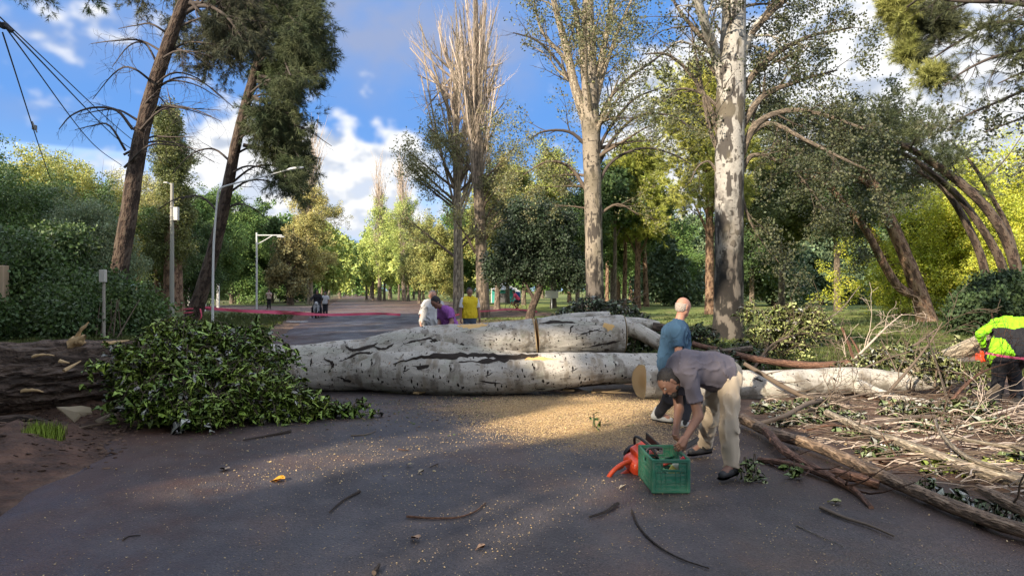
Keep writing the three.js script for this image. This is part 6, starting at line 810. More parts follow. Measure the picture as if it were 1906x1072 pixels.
// the bald man in blue walking to the right
person('bald man in blue polo shirt and dark trousers walking right past the sawn log', {
  hip: at(1256, 690, 8.6), chest: at(1258, 622, 8.6), neck: at(1264, 600, 8.6), head: at(1272, 572, 8.6), face: V(.86, -.12, -.5), up: V(0.12, 1, 0), right: V(.45, 0, .89), shR: at(1264, 616, 8.42), elR: at(1263, 662, 8.36), haR: at(1276, 695, 8.3), shL: at(1262, 615, 8.78), elL: at(1270, 655, 8.85), haL: at(1290, 685, 8.8),
  hpL: at(1258, 700, 8.7), knL: at(1282, 742, 8.62), anL: at(1272, 782, 8.55), hpR: at(1254, 700, 8.52), knR: at(1246, 742, 8.6), anR: at(1225, 770, 8.75), toeL: V(.9, 0, -.2), toeR: V(.93, 0, .1), palmR: V(-.2, 0, -.9),
}, { base: V(2.05, 0, -8.6), skin: [.42, .215, .15], cell: .012, belly: .03, hair: { col: [.36, .31, .27], ring: 1, low: 1, thick: -.004 }, top: { col: [.022, .062, .115], sleeve: .66, hem: -.1, loose: .012, wrinkle: .008, collarRing: 1, name: 'polo_shirt' }, bottom: { col: [.022, .022, .028] }, shoe: [.5, .5, .47], sole: [.65, .65, .62], pitch: { R: .02, L: 0 } });
// beyond the trunk
const standing = (px, pyHead, d, turn, o = {}) => { // a standing figure from its head centre; turn 0 faces the camera
  const h = at(px, pyHead, d), c = Math.cos(turn), s = Math.sin(turn), P = (x, y, z) => V(h.x + x * c + z * s, y, h.z - x * s + z * c), top = h.y + .12, k = top / 1.75;
  return { hip: P(0, .95 * k, 0), chest: P(0, 1.3 * k, 0), neck: P(0, 1.47 * k, -.01), head: h, face: P(0, 0, 1).sub(P(0, 0, 0)).add(V(0, -.1, 0)), up: V(0, 1, 0), right: P(-1, 0, 0).sub(P(0, 0, 0)), shL: P(.19, 1.42 * k, 0), elL: P(.25, 1.14 * k, 0), haL: P(.27, .9 * k, .08), shR: P(-.19, 1.42 * k, 0), elR: P(-.25, 1.14 * k, 0), haR: P(-.27, .9 * k, .08), hpL: P(.09, .9 * k, 0), knL: P(.1, .48 * k, .02), anL: P(.11, .09, 0), hpR: P(-.09, .9 * k, 0), knR: P(-.1, .48 * k, .02), anR: P(-.11, .09, 0), toeL: P(.2, 0, 1).sub(P(0, 0, 0)), toeR: P(-.2, 0, 1).sub(P(0, 0, 0)), palmL: P(-1, 0, 0).sub(P(0, 0, 0)), palmR: P(1, 0, 0).sub(P(0, 0, 0)), ...Object.fromEntries(Object.entries(o).map(([q, v]) => [q, P(...v)])) };
};
{ const J = standing(805, 551, 15.5, .25); person('man in loose white T-shirt and reddish shorts behind the fallen trunk', J, { base: V(J.hip.x, 0, J.hip.z), skin: [.42, .22, .15], cell: .02, belly: .05, hair: { col: [.16, .14, .13] }, top: { col: [.46, .46, .45], sleeve: .8, hem: -.22, loose: .03, wrinkle: .016, freq: 6, name: 't_shirt' }, bottom: { col: [.26, .05, .06], short: .9 }, shoe: [.2, .2, .2] }); }
person('person with dark hair in purple T-shirt stooping over the fallen trunk', { hip: at(838, 614, 14.4), chest: at(831, 586, 14.3), neck: at(822, 573, 14.2), head: at(811, 563, 14.1), face: V(-.62, -.55, .5), up: V(-.3, 1, .2), right: V(-.6, 0, -.8), shL: at(836, 579, 14.1), elL: at(841, 600, 14), haL: at(832, 612, 13.8), shR: at(822, 580, 14.45), elR: at(818, 600, 14.3), haR: at(816, 612, 14), hpL: at(840, 618, 14.35), knL: V(-1.3, .45, -14.2), anL: V(-1.3, .09, -14.4), hpR: at(834, 618, 14.5), knR: V(-1.38, .45, -14.4), anR: V(-1.36, .09, -14.6), toeL: V(-.7, 0, .6), toeR: V(-.7, 0, .6) },
  { base: V(-1.32, 0, -14.45), skin: [.24, .12, .085], cell: .018, hair: { col: [.016, .013, .014], low: 1, thick: .006 }, top: { col: [.27, .085, .33], sleeve: .7, hem: -.1, loose: .012, wrinkle: .01, name: 't_shirt' }, bottom: { col: [.04, .04, .05] }, shoe: [.1, .1, .1] });
{ const J = standing(874, 544, 19, .3); person('man in yellow shirt with white sleeves and jeans behind the fallen trunk', J, { base: V(J.hip.x, 0, J.hip.z), skin: [.24, .125, .09], cell: .02, hair: { col: [.015, .013, .013], thick: .004 }, top: { col: [.62, .46, .015], sleeve: .01, hem: -.08, loose: .015, wrinkle: .01, name: 'vest' }, bottom: { col: [.06, .085, .13] }, shoe: [.1, .1, .1] });
  const g = scene.children[scene.children.length - 1], b = V(J.hip.x, 0, J.hip.z); for (const S of ['L', 'R']) part('sleeve', sdf([cap(J['sh' + S].clone().sub(b), lerpV(J['sh' + S], J['el' + S], .75).sub(b), .071, .07, { cap: 1 })], .018), mat(.62, .62, .63, .9), g); }
{ const J = standing(500, 541.5, 63, 0, { elL: [.27, 1.2, .12], haL: [.1, 1.45, .3], elR: [-.27, 1.2, .12], haR: [-.1, 1.45, .3] }); person('person in pale top and black trousers standing far off, hands raised, left of the motorcycle', J, { base: V(J.hip.x, 0, J.hip.z), skin: [.35, .2, .15], cell: .03, hands: false, hair: { col: [.03, .025, .025], low: 1, thick: .01 }, top: { col: [.45, .36, .30], sleeve: .5, hem: -.1, name: 'blouse' }, bottom: { col: [.012, .012, .014] }, shoe: [.02, .02, .02] }); }
// the man in the lime jacket at the right edge, bent over his saw, seen from behind
person('man in lime green and black work jacket bending with a chainsaw at the right edge', {
  hip: at(1876, 668, 10.2), chest: at(1884, 616, 10.55), neck: at(1893, 600, 10.85), head: at(1900, 607, 11.1), face: V(.1, -.75, -.65), up: V(.05, .6, -.8), right: V(1, .05, .08), shR: at(1922, 612, 10.65), elR: at(1925, 645, 10.7), haR: at(1880, 660, 10.95), shL: at(1850, 606, 10.6), elL: at(1824, 622, 10.55), haL: at(1838, 652, 10.75),
  hpR: at(1888, 684, 10.2), knR: at(1892, 728, 10.1), anR: at(1895, 742, 10.0), hpL: at(1862, 684, 10.2), knL: at(1856, 726, 10.15), anL: at(1852, 745, 10.15), toeL: V(-.3, 0, -1), toeR: V(.3, 0, -1), palmL: V(.8, -.3, 0), palmR: V(-.8, -.3, 0),
}, { base: V(7.5, 0, -10.2), skin: [.3, .17, .12], cell: .014, hair: { col: [.02, .02, .02], low: 1 }, top: { col: [.27, .68, .014], col2: [.012, .012, .015], sleeve: 'long', hem: -.12, loose: .045, wrinkle: .014, split: (p) => { const px = 953 + p.x / -p.z * FOC, h = p.y; return h > 1.13 - .02 * n2(p.x * 4, 1) || p.x < at(1847, 600, 10.5).x; }, name: 'jacket' }, bottom: { col: [.012, .012, .015], cuff: .09 }, shoe: [.02, .02, .02], sole: [.03, .03, .03] });

// ---------------------------------------------------------------- crate, saws, bottle
{
  const pl = phys(1, 1, 1, .6, { specularIntensity: .6, map: tex(512, 512, (u, v) => { const a = pfbm(u, v, 5, 5, 5, 7), s = sstep(.68, .8, pfbm(u, v, 40, 6, 3, 17)) * .5 + sstep(.7, .85, pfbm(u, v, 6, 50, 3, 19)) * .4; return mix3(mix3([.016, .125, .072], [.03, .18, .11], a), [.16, .19, .14], clamp(sstep(.5, .75, a) * .45 + s * .6)); }), bumpMap: tex(256, 256, (u, v) => pfbm(u, v, 20, 20, 4, 3), false), bumpScale: .002 }), L = .56, W = .33, H = .29, g = thing('plastic_crate', 'green plastic crate on the asphalt, holding a bottle and tools', 'crate', [1.32, .004, -5.96], Math.PI / 2 + .02);   // long side along the sight line
  part('base', [rbox(L - .02, .012, W - .02, .004, 0, .012, 0)], pl, g);
  const wall = (len, sx) => { const out = [], t = .007, h0 = .012; out.push(rbox(len, .032, .022, .006, 0, H - .016, 0), rbox(len, .03, .014, .004, 0, h0 + .015, 0)); const hw = .13, slotY = H - .062; out.push(box(len - .01, .05, t, 0, .06, 0), box(len - .01, .085, t, 0, .132, 0), box((len - hw) / 2 - .005, .055, t, -(len + hw) / 4, slotY, 0), box((len - hw) / 2 - .005, .055, t, (len + hw) / 4, slotY, 0), box(len - .01, .02, t, 0, slotY - .036, 0)); out.push(rbox(hw + .024, .008, .016, .003, 0, slotY - .028, 0), rbox(.01, .06, .016, .003, hw / 2 + .006, slotY, 0), rbox(.01, .06, .016, .003, -hw / 2 - .006, slotY, 0)); for (let i = -3; i <= 3; i++) if (Math.abs(i) > 0) out.push(rbox(.008, .155, .014, .003, i * len / 7.4, .105, 0)); out.push(rbox(len - .03, .008, .013, .003, 0, .092, 0)); return merge(out); };
  for (const s of [-1, 1]) { part('side_wall', wall(L - .03, 1).translate(0, 0, s * (W / 2 - .012)), pl, g); const e = wall(W - .03, 0); e.rotateY(Math.PI / 2); part('end_wall', e.translate(s * (L / 2 - .012), 0, 0), pl, g); for (const q of [-1, 1]) part('corner_post', rbox(.034, H - .004, .034, .012, s * (L / 2 - .018), H / 2 + .004, q * (W / 2 - .018)), pl, g); }
}
{ // bottle, white and yellow with a red cap, standing in the crate
  const o = at(1249, 858, 5.83), g = thing('oil_bottle', 'white plastic bottle with red cap lying in the green crate', 'bottle', [o.x, .1, o.z]); g.rotation.z = -.5; g.rotation.x = .25;
  const prof = [[0, 0], [.045, 0], [.05, .012], [.05, .13], [.044, .155], [.02, .172], [.017, .18], [.017, .192]].map(([x, y]) => new THREE.Vector2(x, y)); const b = new THREE.LatheGeometry(prof, 28); b.scale(1.15, 1, .8); part('bottle_body', b, phys(.70, .68, .52, .4), g);
  const l = new THREE.CylinderGeometry(.0505, .0505, .075, 28, 1, true); l.scale(1.155, 1, .81); part('label_band', l.translate(0, .075, 0), mat(.62, .52, .12, .5), g);
  part('cap', [new THREE.CylinderGeometry(.021, .022, .03, 20).translate(0, .203, 0), new THREE.TorusGeometry(.022, .003, 6, 20).rotateX(Math.PI / 2).translate(0, .19, 0)], mat(.6, .03, .05, .4), g);
}
function chainsaw(name, label, p, turn, tilt, o = {}) {
  const g = thing(name, label, 'chainsaw', p, turn); g.rotation.z = tilt; g.rotation.x = o.roll ?? 0; const orange = phys(.74, .075, .022, .35, { clearcoat: .5 }), black = mat(.018, .018, .02, .55);
  const b = new RoundedBoxGeometry(.24, .15, .19, 4, .045); const a = b.attributes.position; for (let i = 0; i < a.count; i++) { const x = a.getX(i), y = a.getY(i); a.setY(i, y * (1 - .25 * Math.max(0, -x) / .12)); a.setZ(i, a.getZ(i) * (1 - .2 * Math.max(0, y) / .075)); } b.computeVertexNormals();
  part('motor_housing', [b.translate(0, .1, 0), rbox(.14, .05, .16, .02, .02, .178, 0)], orange, g); part('sprocket_cover', rbox(.13, .085, .03, .014, .07, .075, .106), orange, g);
  part('starter_cover', [new THREE.CylinderGeometry(.066, .06, .03, 24).rotateX(Math.PI / 2).translate(-.01, .1, -.105)], black, g);
  part('air_vents', [0, 1, 2, 3].map((i) => box(.055, .006, .006, -.04, .135 + i * .012, .094 - i * .003)), black, g); part('filler_cap', [new THREE.CylinderGeometry(.021, .021, .02, 16).rotateX(Math.PI / 2).translate(-.03, .08, .1), rbox(.036, .008, .01, .003, -.03, .08, .112)], black, g);
  part('front_handle', limbTube([V(.05, .1, .125), V(.05, .2, .13), V(.04, .262, .08), V(.035, .268, -.05), V(.05, .2, -.13), V(.05, .08, -.12)], [.0105, .0105, .0105, .0105, .0105, .0105], { sides: 10 }), black, g);
  part('rear_handle', [limbTube([V(-.09, .14, 0), V(-.17, .17, 0), V(-.27, .15, 0), V(-.31, .1, 0), V(-.27, .055, 0), V(-.1, .05, 0)], [.02, .018, .017, .018, .017, .02], { sides: 10 }), rbox(.05, .02, .014, .005, -.19, .138, 0)], o.grey ?? black, g); part('hand_guard', [rbox(.014, .075, .15, .006, .115, .225, 0)], black, g);
  if (o.bar !== false) { const sh = new THREE.Shape(); sh.moveTo(0, -.035); sh.lineTo(.40, -.024); sh.absarc(.40, 0, .024, -Math.PI / 2, Math.PI / 2); sh.lineTo(0, .035); const bar = part('guide_bar', new THREE.ExtrudeGeometry(sh, { depth: .005, bevelEnabled: false }).translate(.1, .075, .083), mat(.45, .45, .45, .35, { metalness: .8 }), g); const ch = []; for (let i = 0; i < 34; i++) { const t = i / 33 * .4; for (const s of [-1, 1]) ch.push(box(.008, .008, .008, .1 + t, .075 + s * (.039 - .011 * t / .4), .0855)); } part('chain', ch, mat(.12, .12, .12, .4, { metalness: .6 }), bar); }
  return g;
}
chainsaw('chainsaw', 'orange chainsaw lying on the asphalt left of the green crate', [at(1190, 848, 6.5).x, .02, -6.45], .55, .1, { roll: .55, grey: mat(.62, .07, .02, .45) }).scale.setScalar(1.22);
chainsaw('chainsaw', 'orange chainsaw in the left hand of the man in the lime jacket', at(1836, 676, 10.82).toArray(), 2.95, -.12);
{ // handle of another tool sticking out of the crate
  const c = at(1215, 832, 6.0), g = thing('saw_handle', 'black looped handle and red tool resting in the crate behind the bottle', 'tool', [c.x, .12, c.z]);
  part('loop', limbTube([V(-.06, .12, .02), V(-.05, .19, .02), V(.02, .205, .02), V(.08, .20, .03)], [.012, .012, .012, .012], { sides: 10 }), mat(.02, .02, .022, .5), g);
  part('shaft', limbTube([V(.02, .05, .1), V(.1, .08, .08), V(.2, .07, .0)], [.014, .014, .012], { sides: 10 }), mat(.45, .06, .03, .5), g);
  part('blade', rbox(.2, .02, .05, .006, .15, .02, .12), mat(.05, .05, .05, .4), g);
}
// ---------------------------------------------------------------- bicycle and motorcycle
{
  const o = gp(960, 581), d = -o.z, g = thing('bicycle', 'red bicycle ridden across the lawn beyond the fallen tree', 'bicycle', [o.x, .03, o.z], Math.PI + .1), red = mat(.5, .03, .03, .4), blk = mat(.02, .02, .02, .6);
  for (const x of [-.52, .52]) { const w = part('wheel', new THREE.TorusGeometry(.33, .02, 8, 40).translate(x, .35, 0), blk, g), sp = []; for (let i = 0; i < 14; i++) { const a = i / 14 * 6.283; sp.push(rod(V(x, .35, 0), V(x + Math.cos(a) * .32, .35 + Math.sin(a) * .32, 0), .003, .003, 4)); } part('spokes', sp, M.steel, w); }
  part('frame', [rod(V(-.52, .35, 0), V(-.12, .3, 0), .014), rod(V(-.12, .3, 0), V(-.22, .78, 0), .017), rod(V(-.52, .35, 0), V(-.2, .7, 0), .012), rod(V(-.2, .72, 0), V(.33, .74, 0), .018), rod(V(-.12, .3, 0), V(.35, .66, 0), .02), rod(V(.32, .82, 0), V(.37, .62, 0), .02)], red, g);
  part('fork', [rod(V(.37, .62, .04), V(.52, .35, .05), .013), rod(V(.37, .62, -.04), V(.52, .35, -.05), .013)], blk, g); part('handlebar', [rod(V(.31, .9, -.28), V(.31, .9, .28), .013), rod(V(.32, .8, 0), V(.31, .9, 0), .014)], blk, g); part('saddle', new THREE.SphereGeometry(.1, 12, 8).scale(1.3, .35, .7).translate(-.24, .83, 0), blk, g); part('crank', [new THREE.TorusGeometry(.09, .012, 6, 20).translate(-.12, .3, .05), rod(V(-.12, .3, .07), V(-.05, .16, .1), .012), rod(V(-.12, .3, -.07), V(-.19, .44, -.1), .012)], blk, g);
  const b = (x, y, z) => g.localToWorld(V(x, y, z)); g.updateMatrixWorld(true); const w = (x, y, z) => V(x, y, z).applyEuler(g.rotation).add(g.position), f = w(1, 0, 0).sub(g.position), rt = w(0, 0, 1).sub(g.position);
  person('cyclist in bright pink shirt riding the red bicycle on the lawn', { hip: w(-.24, .95, 0), chest: w(.02, 1.28, 0), neck: w(.09, 1.41, 0), head: w(.17, 1.54, 0), face: f.clone().add(V(0, -.1, 0)), up: V(0, 1, 0), right: rt, shR: w(.05, 1.36, .18), elR: w(.2, 1.1, .24), haR: w(.31, .94, .25), shL: w(.05, 1.36, -.18), elL: w(.2, 1.1, -.24), haL: w(.31, .94, -.25), hpR: w(-.22, .88, .09), knR: w(.13, .62, .1), anR: w(-.08, .26, .11), hpL: w(-.22, .88, -.09), knL: w(.14, .82, -.1), anL: w(-.16, .54, -.11), toeR: f, toeL: f }, { base: g.position.clone(), skin: [.26, .15, .11], cell: .028, hands: false, hair: { col: [.02, .018, .018], low: 1, thick: .01 }, top: { col: [.74, .09, .16], sleeve: .6, hem: -.08, name: 'shirt' }, bottom: { col: [.03, .03, .035], short: .9 }, shoe: [.03, .03, .03] });
}
{
  const o = gp(590, 592), g = thing('motorcycle', 'dark motorcycle facing the camera behind the pink tape on the road', 'motorcycle', [o.x, .01, o.z], .15), blk = mat(.018, .018, .02, .4), dk = mat(.03, .035, .05, .35, { metalness: .4 });
  for (const z of [.62, -.62]) { const w = part('wheel', new THREE.TorusGeometry(.27, .055, 10, 32).rotateY(Math.PI / 2).translate(0, .32, z), blk, g), sp = []; for (let i = 0; i < 8; i++) { const a = i / 8 * 6.283; sp.push(rod(V(0, .32, z), V(0, .32 + Math.sin(a) * .26, z + Math.cos(a) * .26), .008, .008, 4)); } part('spokes', sp, M.steel, w); }
  part('fork', [rod(V(.09, .34, .62), V(.08, .92, .42), .025), rod(V(-.09, .34, .62), V(-.08, .92, .42), .025)], M.steel, g); part('fuel_tank', new THREE.SphereGeometry(.2, 16, 12).scale(.8, .75, 1.3).translate(0, .82, .12), dk, g); part('engine', [rbox(.3, .3, .36, .05, 0, .42, 0), rod(V(.15, .3, .1), V(.17, .3, -.7), .04)], dk, g); part('seat', rbox(.26, .1, .62, .04, 0, .8, -.36), blk, g); part('front_mudguard', new THREE.TorusGeometry(.33, .05, 6, 16, 1.8).rotateY(Math.PI / 2).rotateX(-.6).translate(0, .32, .62), dk, g); part('headlight', [new THREE.SphereGeometry(.1, 16, 12).scale(1, 1, .6).translate(0, .92, .5)], mat(.6, .62, .64, .15), g); part('handlebar', [rod(V(-.36, 1.04, .3), V(.36, 1.04, .3), .016), rod(V(-.36, 1.04, .3), V(-.4, 1.03, .22), .02)], blk, g); part('mirror', [new THREE.SphereGeometry(.06, 10, 8).scale(1, .7, .3).translate(-.34, 1.2, .3), new THREE.SphereGeometry(.06, 10, 8).scale(1, .7, .3).translate(.34, 1.2, .3), rod(V(-.3, 1.04, .3), V(-.34, 1.2, .3), .008), rod(V(.3, 1.04, .3), V(.34, 1.2, .3), .008)], blk, g); part('leg_shield', rbox(.36, .36, .03, .014, 0, .62, .4), mat(.45, .47, .5, .4), g);
  const w = (x, y, z) => V(x, y, z).applyEuler(g.rotation).add(g.position), f = w(0, 0, 1).sub(g.position), rt = w(-1, 0, 0).sub(g.position);
  const rider = (label, dx, dz, dy, top, hair) => person(label, { hip: w(dx, .92 + dy, -.25 + dz), chest: w(dx, 1.28 + dy, -.2 + dz), neck: w(dx, 1.44 + dy, -.17 + dz), head: w(dx, 1.58 + dy, -.12 + dz), face: f.clone(), up: V(0, 1, 0), right: rt, shR: w(dx - .19, 1.38 + dy, -.2 + dz), elR: w(dx - .32, 1.16 + dy, -.02 + dz), haR: w(dx - .32, 1.06 + dy, .22 + dz), shL: w(dx + .19, 1.38 + dy, -.2 + dz), elL: w(dx + .32, 1.16 + dy, -.02 + dz), haL: w(dx + .32, 1.06 + dy, .22 + dz), hpR: w(dx - .1, .88 + dy, -.22 + dz), knR: w(dx - .24, .62, .15 + dz), anR: w(dx - .27, .12, .0 + dz), hpL: w(dx + .1, .88 + dy, -.22 + dz), knL: w(dx + .24, .62, .15 + dz), anL: w(dx + .27, .12, .0 + dz), toeR: f, toeL: f }, { base: g.position.clone(), skin: [.28, .16, .12], cell: .028, hands: false, hair: { col: hair, low: 1, thick: .015 }, top: { col: top, sleeve: 'long', hem: -.05, loose: .03, name: 'jacket' }, bottom: { col: [.02, .022, .03] }, shoe: [.02, .02, .02] });
  rider('motorcyclist in black sitting on the dark motorcycle', -.02, 0, 0, [.014, .014, .018], [.012, .012, .014]);
  const J = standing(605, 547, 44, -.3); person('person in pale grey top standing just right of the motorcycle', J, { base: V(J.hip.x, 0, J.hip.z), skin: [.3, .18, .13], cell: .03, hands: false, hair: { col: [.02, .018, .018], low: 1, thick: .01 }, top: { col: [.5, .51, .53], sleeve: .7, hem: -.1, name: 'shirt' }, bottom: { col: [.02, .022, .03] }, shoe: [.02, .02, .02] });
}
// ---------------------------------------------------------------- poles, lamps, wires, tape, posts
{
  const b = gp(319, 585), d = -b.z, top = at(320, 341, d), g = thing('concrete_pole', 'concrete utility pole with a grey box on the left', 'utility pole', [b.x, 0, b.z]);
  part('pole', new THREE.CylinderGeometry(.11, .17, top.y + .2, 16).translate(0, top.y / 2 - .1, 0), M.concrete, g); const y = at(0, 398, d).y; part('equipment_box', [rbox(.32, .95, .3, .03, .3, y, .0), rbox(.1, .1, .1, .01, .1, y + .2, 0)], mat(.55, .55, .53, .6), g); part('pole_band', [.9, -.4, -1].map((q) => new THREE.TorusGeometry(.15, .02, 6, 20).rotateX(Math.PI / 2).translate(0, y + q * .5, 0)), M.steel, g);
  part('lamp_arm', [rod(V(0, top.y - .1, 0), V(-.3, top.y + .02, .1), .03), rbox(.3, .08, .14, .03, -.4, top.y + .03, .12)], M.paint, g);
}
{
  const b = gp(395, 602), d = -b.z, g = thing('street_lamp', 'street lamp with long curved arm reaching over the road, before the leaning pine', 'street lamp', [b.x, 0, b.z]), off = V(-b.x, 0, -b.z), P = (x, y, dz = 0) => at(x, y, d + dz).add(off);
  part('pole', limbTube([V(0, -.1, 0), V(.05, 4, 0), P(403, 372)], [.066, .056, .045], { sides: 14 }), M.paint, g); part('arm', limbTube([P(403, 372), P(408, 352), P(430, 343), P(480, 331), P(535, 316)], [.06, .05, .045, .04, .035], { sides: 10 }), M.paint, g); const h = P(548, 314), l = new THREE.SphereGeometry(.2, 16, 10).scale(2.4, .5, .8); l.rotateZ(.15); part('lamp_head', l.translate(h.x, h.y, h.z), mat(.6, .62, .64, .3), g);
}
{
  const b = gp(477, 575), d = -b.z, g = thing('street_lamp', 'pale lamp post with a braced straight arm, near the far standing person', 'street lamp', [b.x, 0, b.z]), off = V(-b.x, 0, -b.z), P = (x, y) => at(x, y, d).add(off);
  part('pole', rod(V(0, -.1, 0), P(477, 433), .09, .08, 12), M.paint, g); part('arm', [rod(P(476, 438), P(524, 438), .06, .05, 8), rod(P(478, 455), P(506, 439), .045, .045, 8)], M.paint, g); const h = P(522, 441); part('lamp_head', rbox(.7, .14, .3, .06, h.x, h.y, h.z), M.steel, g);
}
for (const [x0, y0, x1, y1, arm, label] of [[1272, 546 + 18, 1270, 337, 1, 'tall thin lamp post rising between the tall poplar and the white poplar'], [1604, 558, 1604, 440, 0, 'lamp post on the right lawn behind the leaning trunks']]) {
  const b = gp(x0, y0), d = -b.z, g = thing('street_lamp', label, 'street lamp', [b.x, 0, b.z]), t = at(x1, y1, d).add(V(-b.x, 0, -b.z)); part('pole', rod(V(0, -.1, 0), t, .14, .1, 12), M.paint, g);
  if (arm) { part('arm', [rod(t, t.clone().add(V(-1.2, .15, 0)), .06), rod(t, t.clone().add(V(.9, .12, 0)), .06)], M.paint, g); for (const s of [-1.6, 1.1]) part('lamp_head', rbox(.7, .14, .3, .06, t.x + s, t.y + .15, t.z), M.steel, g); } else part('lamp_head', rbox(.7, .14, .3, .06, t.x, t.y + .05, t.z), M.steel, g);
}
{ // overhead lines
  const sag = (a, b, s) => { const m = a.clone().lerp(b, .5); m.y -= s; return [a, m, b]; }, w = (label, pts, r) => solo('overhead_wire', limbTube(pts, pts.map(() => r), { sides: 5 }, 24), M.wire, label, 'wire'), hub = at(5, 47, 17);
  w('lower of the two long overhead wires falling to the right behind the dark pine trunk', sag(hub, at(225, 308, 46), .6), .02); w('upper overhead wire falling to the right from the splice at the left edge', sag(at(8, 46, 17), at(300, 300, 52), .8), .022); w('topmost thin overhead wire beside the upper one', sag(at(-4, 30, 17), at(318, 305, 54), .5), .018); w('steep overhead wire with a small grey device hanging on it', sag(at(2, 60, 17), at(110, 375, 48), .3), .02); w('short piece of overhead wire at the left edge', sag(at(-60, -20, 16), hub, .05), .02);
  solo('wire_splice', [rbox(.18, .16, .16, .05, hub.x, hub.y, hub.z), new THREE.CylinderGeometry(.05, .05, .3, 10).rotateZ(.9).translate(hub.x + .08, hub.y - .05, hub.z)], M.wire, 'black splice where the overhead wires meet at the top left edge', 'splice'); const c = at(62, 237, 28); solo('line_device', [rbox(.16, .2, .14, .03, c.x, c.y, c.z), rod(c.clone().add(V(-.1, .25, 0)), c.clone().add(V(.1, -.2, 0)), .03)], mat(.2, .2, .2, .6), 'small grey device hanging on the steep overhead wire', 'line device');
}
// posts
const postAt = (px, pyTop, pyBase, r, m, label, name = 'fence_post', sq) => { const b = gp(px, pyBase), t = at(px, pyTop, -b.z), h = t.y; return solo(name, (sq ? rbox(r * 2, h + .1, r * 2, r * .25, 0, h / 2 - .05, 0) : new THREE.CylinderGeometry(r * .9, r, h + .1, 12).translate(0, h / 2 - .05, 0)).translate(b.x, 0, b.z), m, label, 'post'); };
postAt(3, 494, 634, .14, mat(.45, .33, .22, .9), 'pale wooden post at the very left edge in front of the hedge', 'fence_post', 1);
{ const b = gp(197, 634), d = -b.z, g = thing('meter_post', 'thin post with a small white box standing in the hedge', 'post', [b.x, 0, b.z]); part('post', new THREE.CylinderGeometry(.05, .06, 2.3, 10).translate(0, 1.1, .15), mat(.32, .29, .24, .9), g); part('meter_box', rbox(.2, .42, .16, .02, 0, at(0, 514, d).y, .2), mat(.5, .47, .42, .7), g); }
postAt(286, 536, 602, .13, M.dark, 'dark thick wooden post at the right end of the hedge'); postAt(351, 530, 572, .1, mat(.7, .7, .66), 'white post left of the foot of the leaning pine', 'fence_post', 1); postAt(405, 528, 574, .12, mat(.72, .72, .68), 'white post just right of the street lamp pole', 'fence_post', 1); postAt(381, 552, 580, .06, mat(.7, .7, .66), 'short white stake between the leaning pine and the street lamp', 'fence_post', 1); postAt(437, 532, 566, .06, M.concrete, 'thin grey post in the grass left of the braced lamp post');
const fp = []; { const a = postAt(520, 536, 563, .08, M.concrete, 'grey concrete posts of the wire fence along the far left roadside'); a.userData.group = 'far fence posts'; a.geometry.translate(-gp(520, 563).x, 0, -gp(520, 563).z); a.position.copy(gp(520, 563)); for (const [x, y, l] of [[536, 562, 'second from the left'], [552, 561, 'third from the left'], [508, 564, 'nearest the braced lamp post'], [640, 553, 'left one of the farthest two'], [655, 552, 'right one of the farthest two']]) { const c = a.clone(); c.name = numbered('fence_post'); c.userData = { ...a.userData, label: 'grey post of the far left fence, ' + l }; c.position.copy(gp(x, y)); scene.add(c); } a.userData.label = 'grey post of the far left roadside fence, between lamp post and motorcycle'; }
// pink barrier tape
const tape = (label, pts, w) => { const P = pts.map(([x, y, d]) => at(x, y, d)), cv = new THREE.CatmullRomCurve3(P), n = 60, pos = [], idx = []; for (let i = 0; i <= n; i++) { const p = cv.getPoint(i / n), tw = .9 * n2(i * .12, P[0].x), dy = Math.cos(tw) * w / 2, dz = Math.sin(tw) * w / 2; pos.push(p.x, p.y + dy, p.z + dz, p.x, p.y - dy, p.z - dz, p.x, p.y - dy + .002, p.z - dz - .004, p.x, p.y + dy + .002, p.z + dz - .004); } for (let i = 0; i < n; i++) for (let k = 0; k < 4; k++) { const a = i * 4 + k, b = i * 4 + (k + 1) % 4; idx.push(a, b, a + 4, b, b + 4, a + 4); } const g = new THREE.BufferGeometry(); g.setAttribute('position', new THREE.Float32BufferAttribute(pos, 3)); g.setIndex(idx); g.computeVertexNormals(); return solo('barrier_tape', g, mat(.72, .10, .19, .5), label, 'tape'); };
tape('pink barrier tape stretched across the road in front of the motorcycle', [[372, 573, 39], [420, 577, 39.5], [520, 583, 40], [620, 586, 40.5], [705, 584, 41], [745, 586, 42]], .14);
tape('second strand of pink tape lying above the stretched one, left of the motorcycle', [[374, 571, 38.6], [440, 577, 41], [530, 580, 43], [585, 584, 41.5]], .1);
tape('pink tape stretched to the foot of the grey bare poplar', [[842, 588, 33], [880, 580, 38], [905, 579, 44], [960, 576, 50], [1000, 580, 52]], .1);
{ const b = at(356, 577, 38), pts = []; for (let i = 0; i <= 20; i++) { const a = i / 20 * 12.57; pts.push(V(b.x + .06 + Math.cos(a) * .46, b.y + .12 - .02 * i, b.z + Math.sin(a) * .46)); } const c = [limbTube(pts, pts.map(() => .03), { sides: 5 }, 60), limbTube([at(372, 575, 37.5), at(374, 590, 37.4), at(368, 597, 37.4)], [.05, .04, .02], { sides: 4 })]; solo('barrier_tape', c, mat(.74, .10, .17, .5), 'pink tape wound round the foot of the leaning pine', 'tape'); }
tape('red strap running right from the chainsaw across the black jacket', [[1836, 657, 10.0], [1862, 662, 9.9], [1890, 666, 9.9], [1930, 669, 9.9]], .035);
solo('road_slab', rbox(1.6, .05, .5, .02, ...gp(544, 599).toArray()), mat(.5, .5, .48, .9), 'pale broken concrete slab at the left edge of the far road', 'slab');
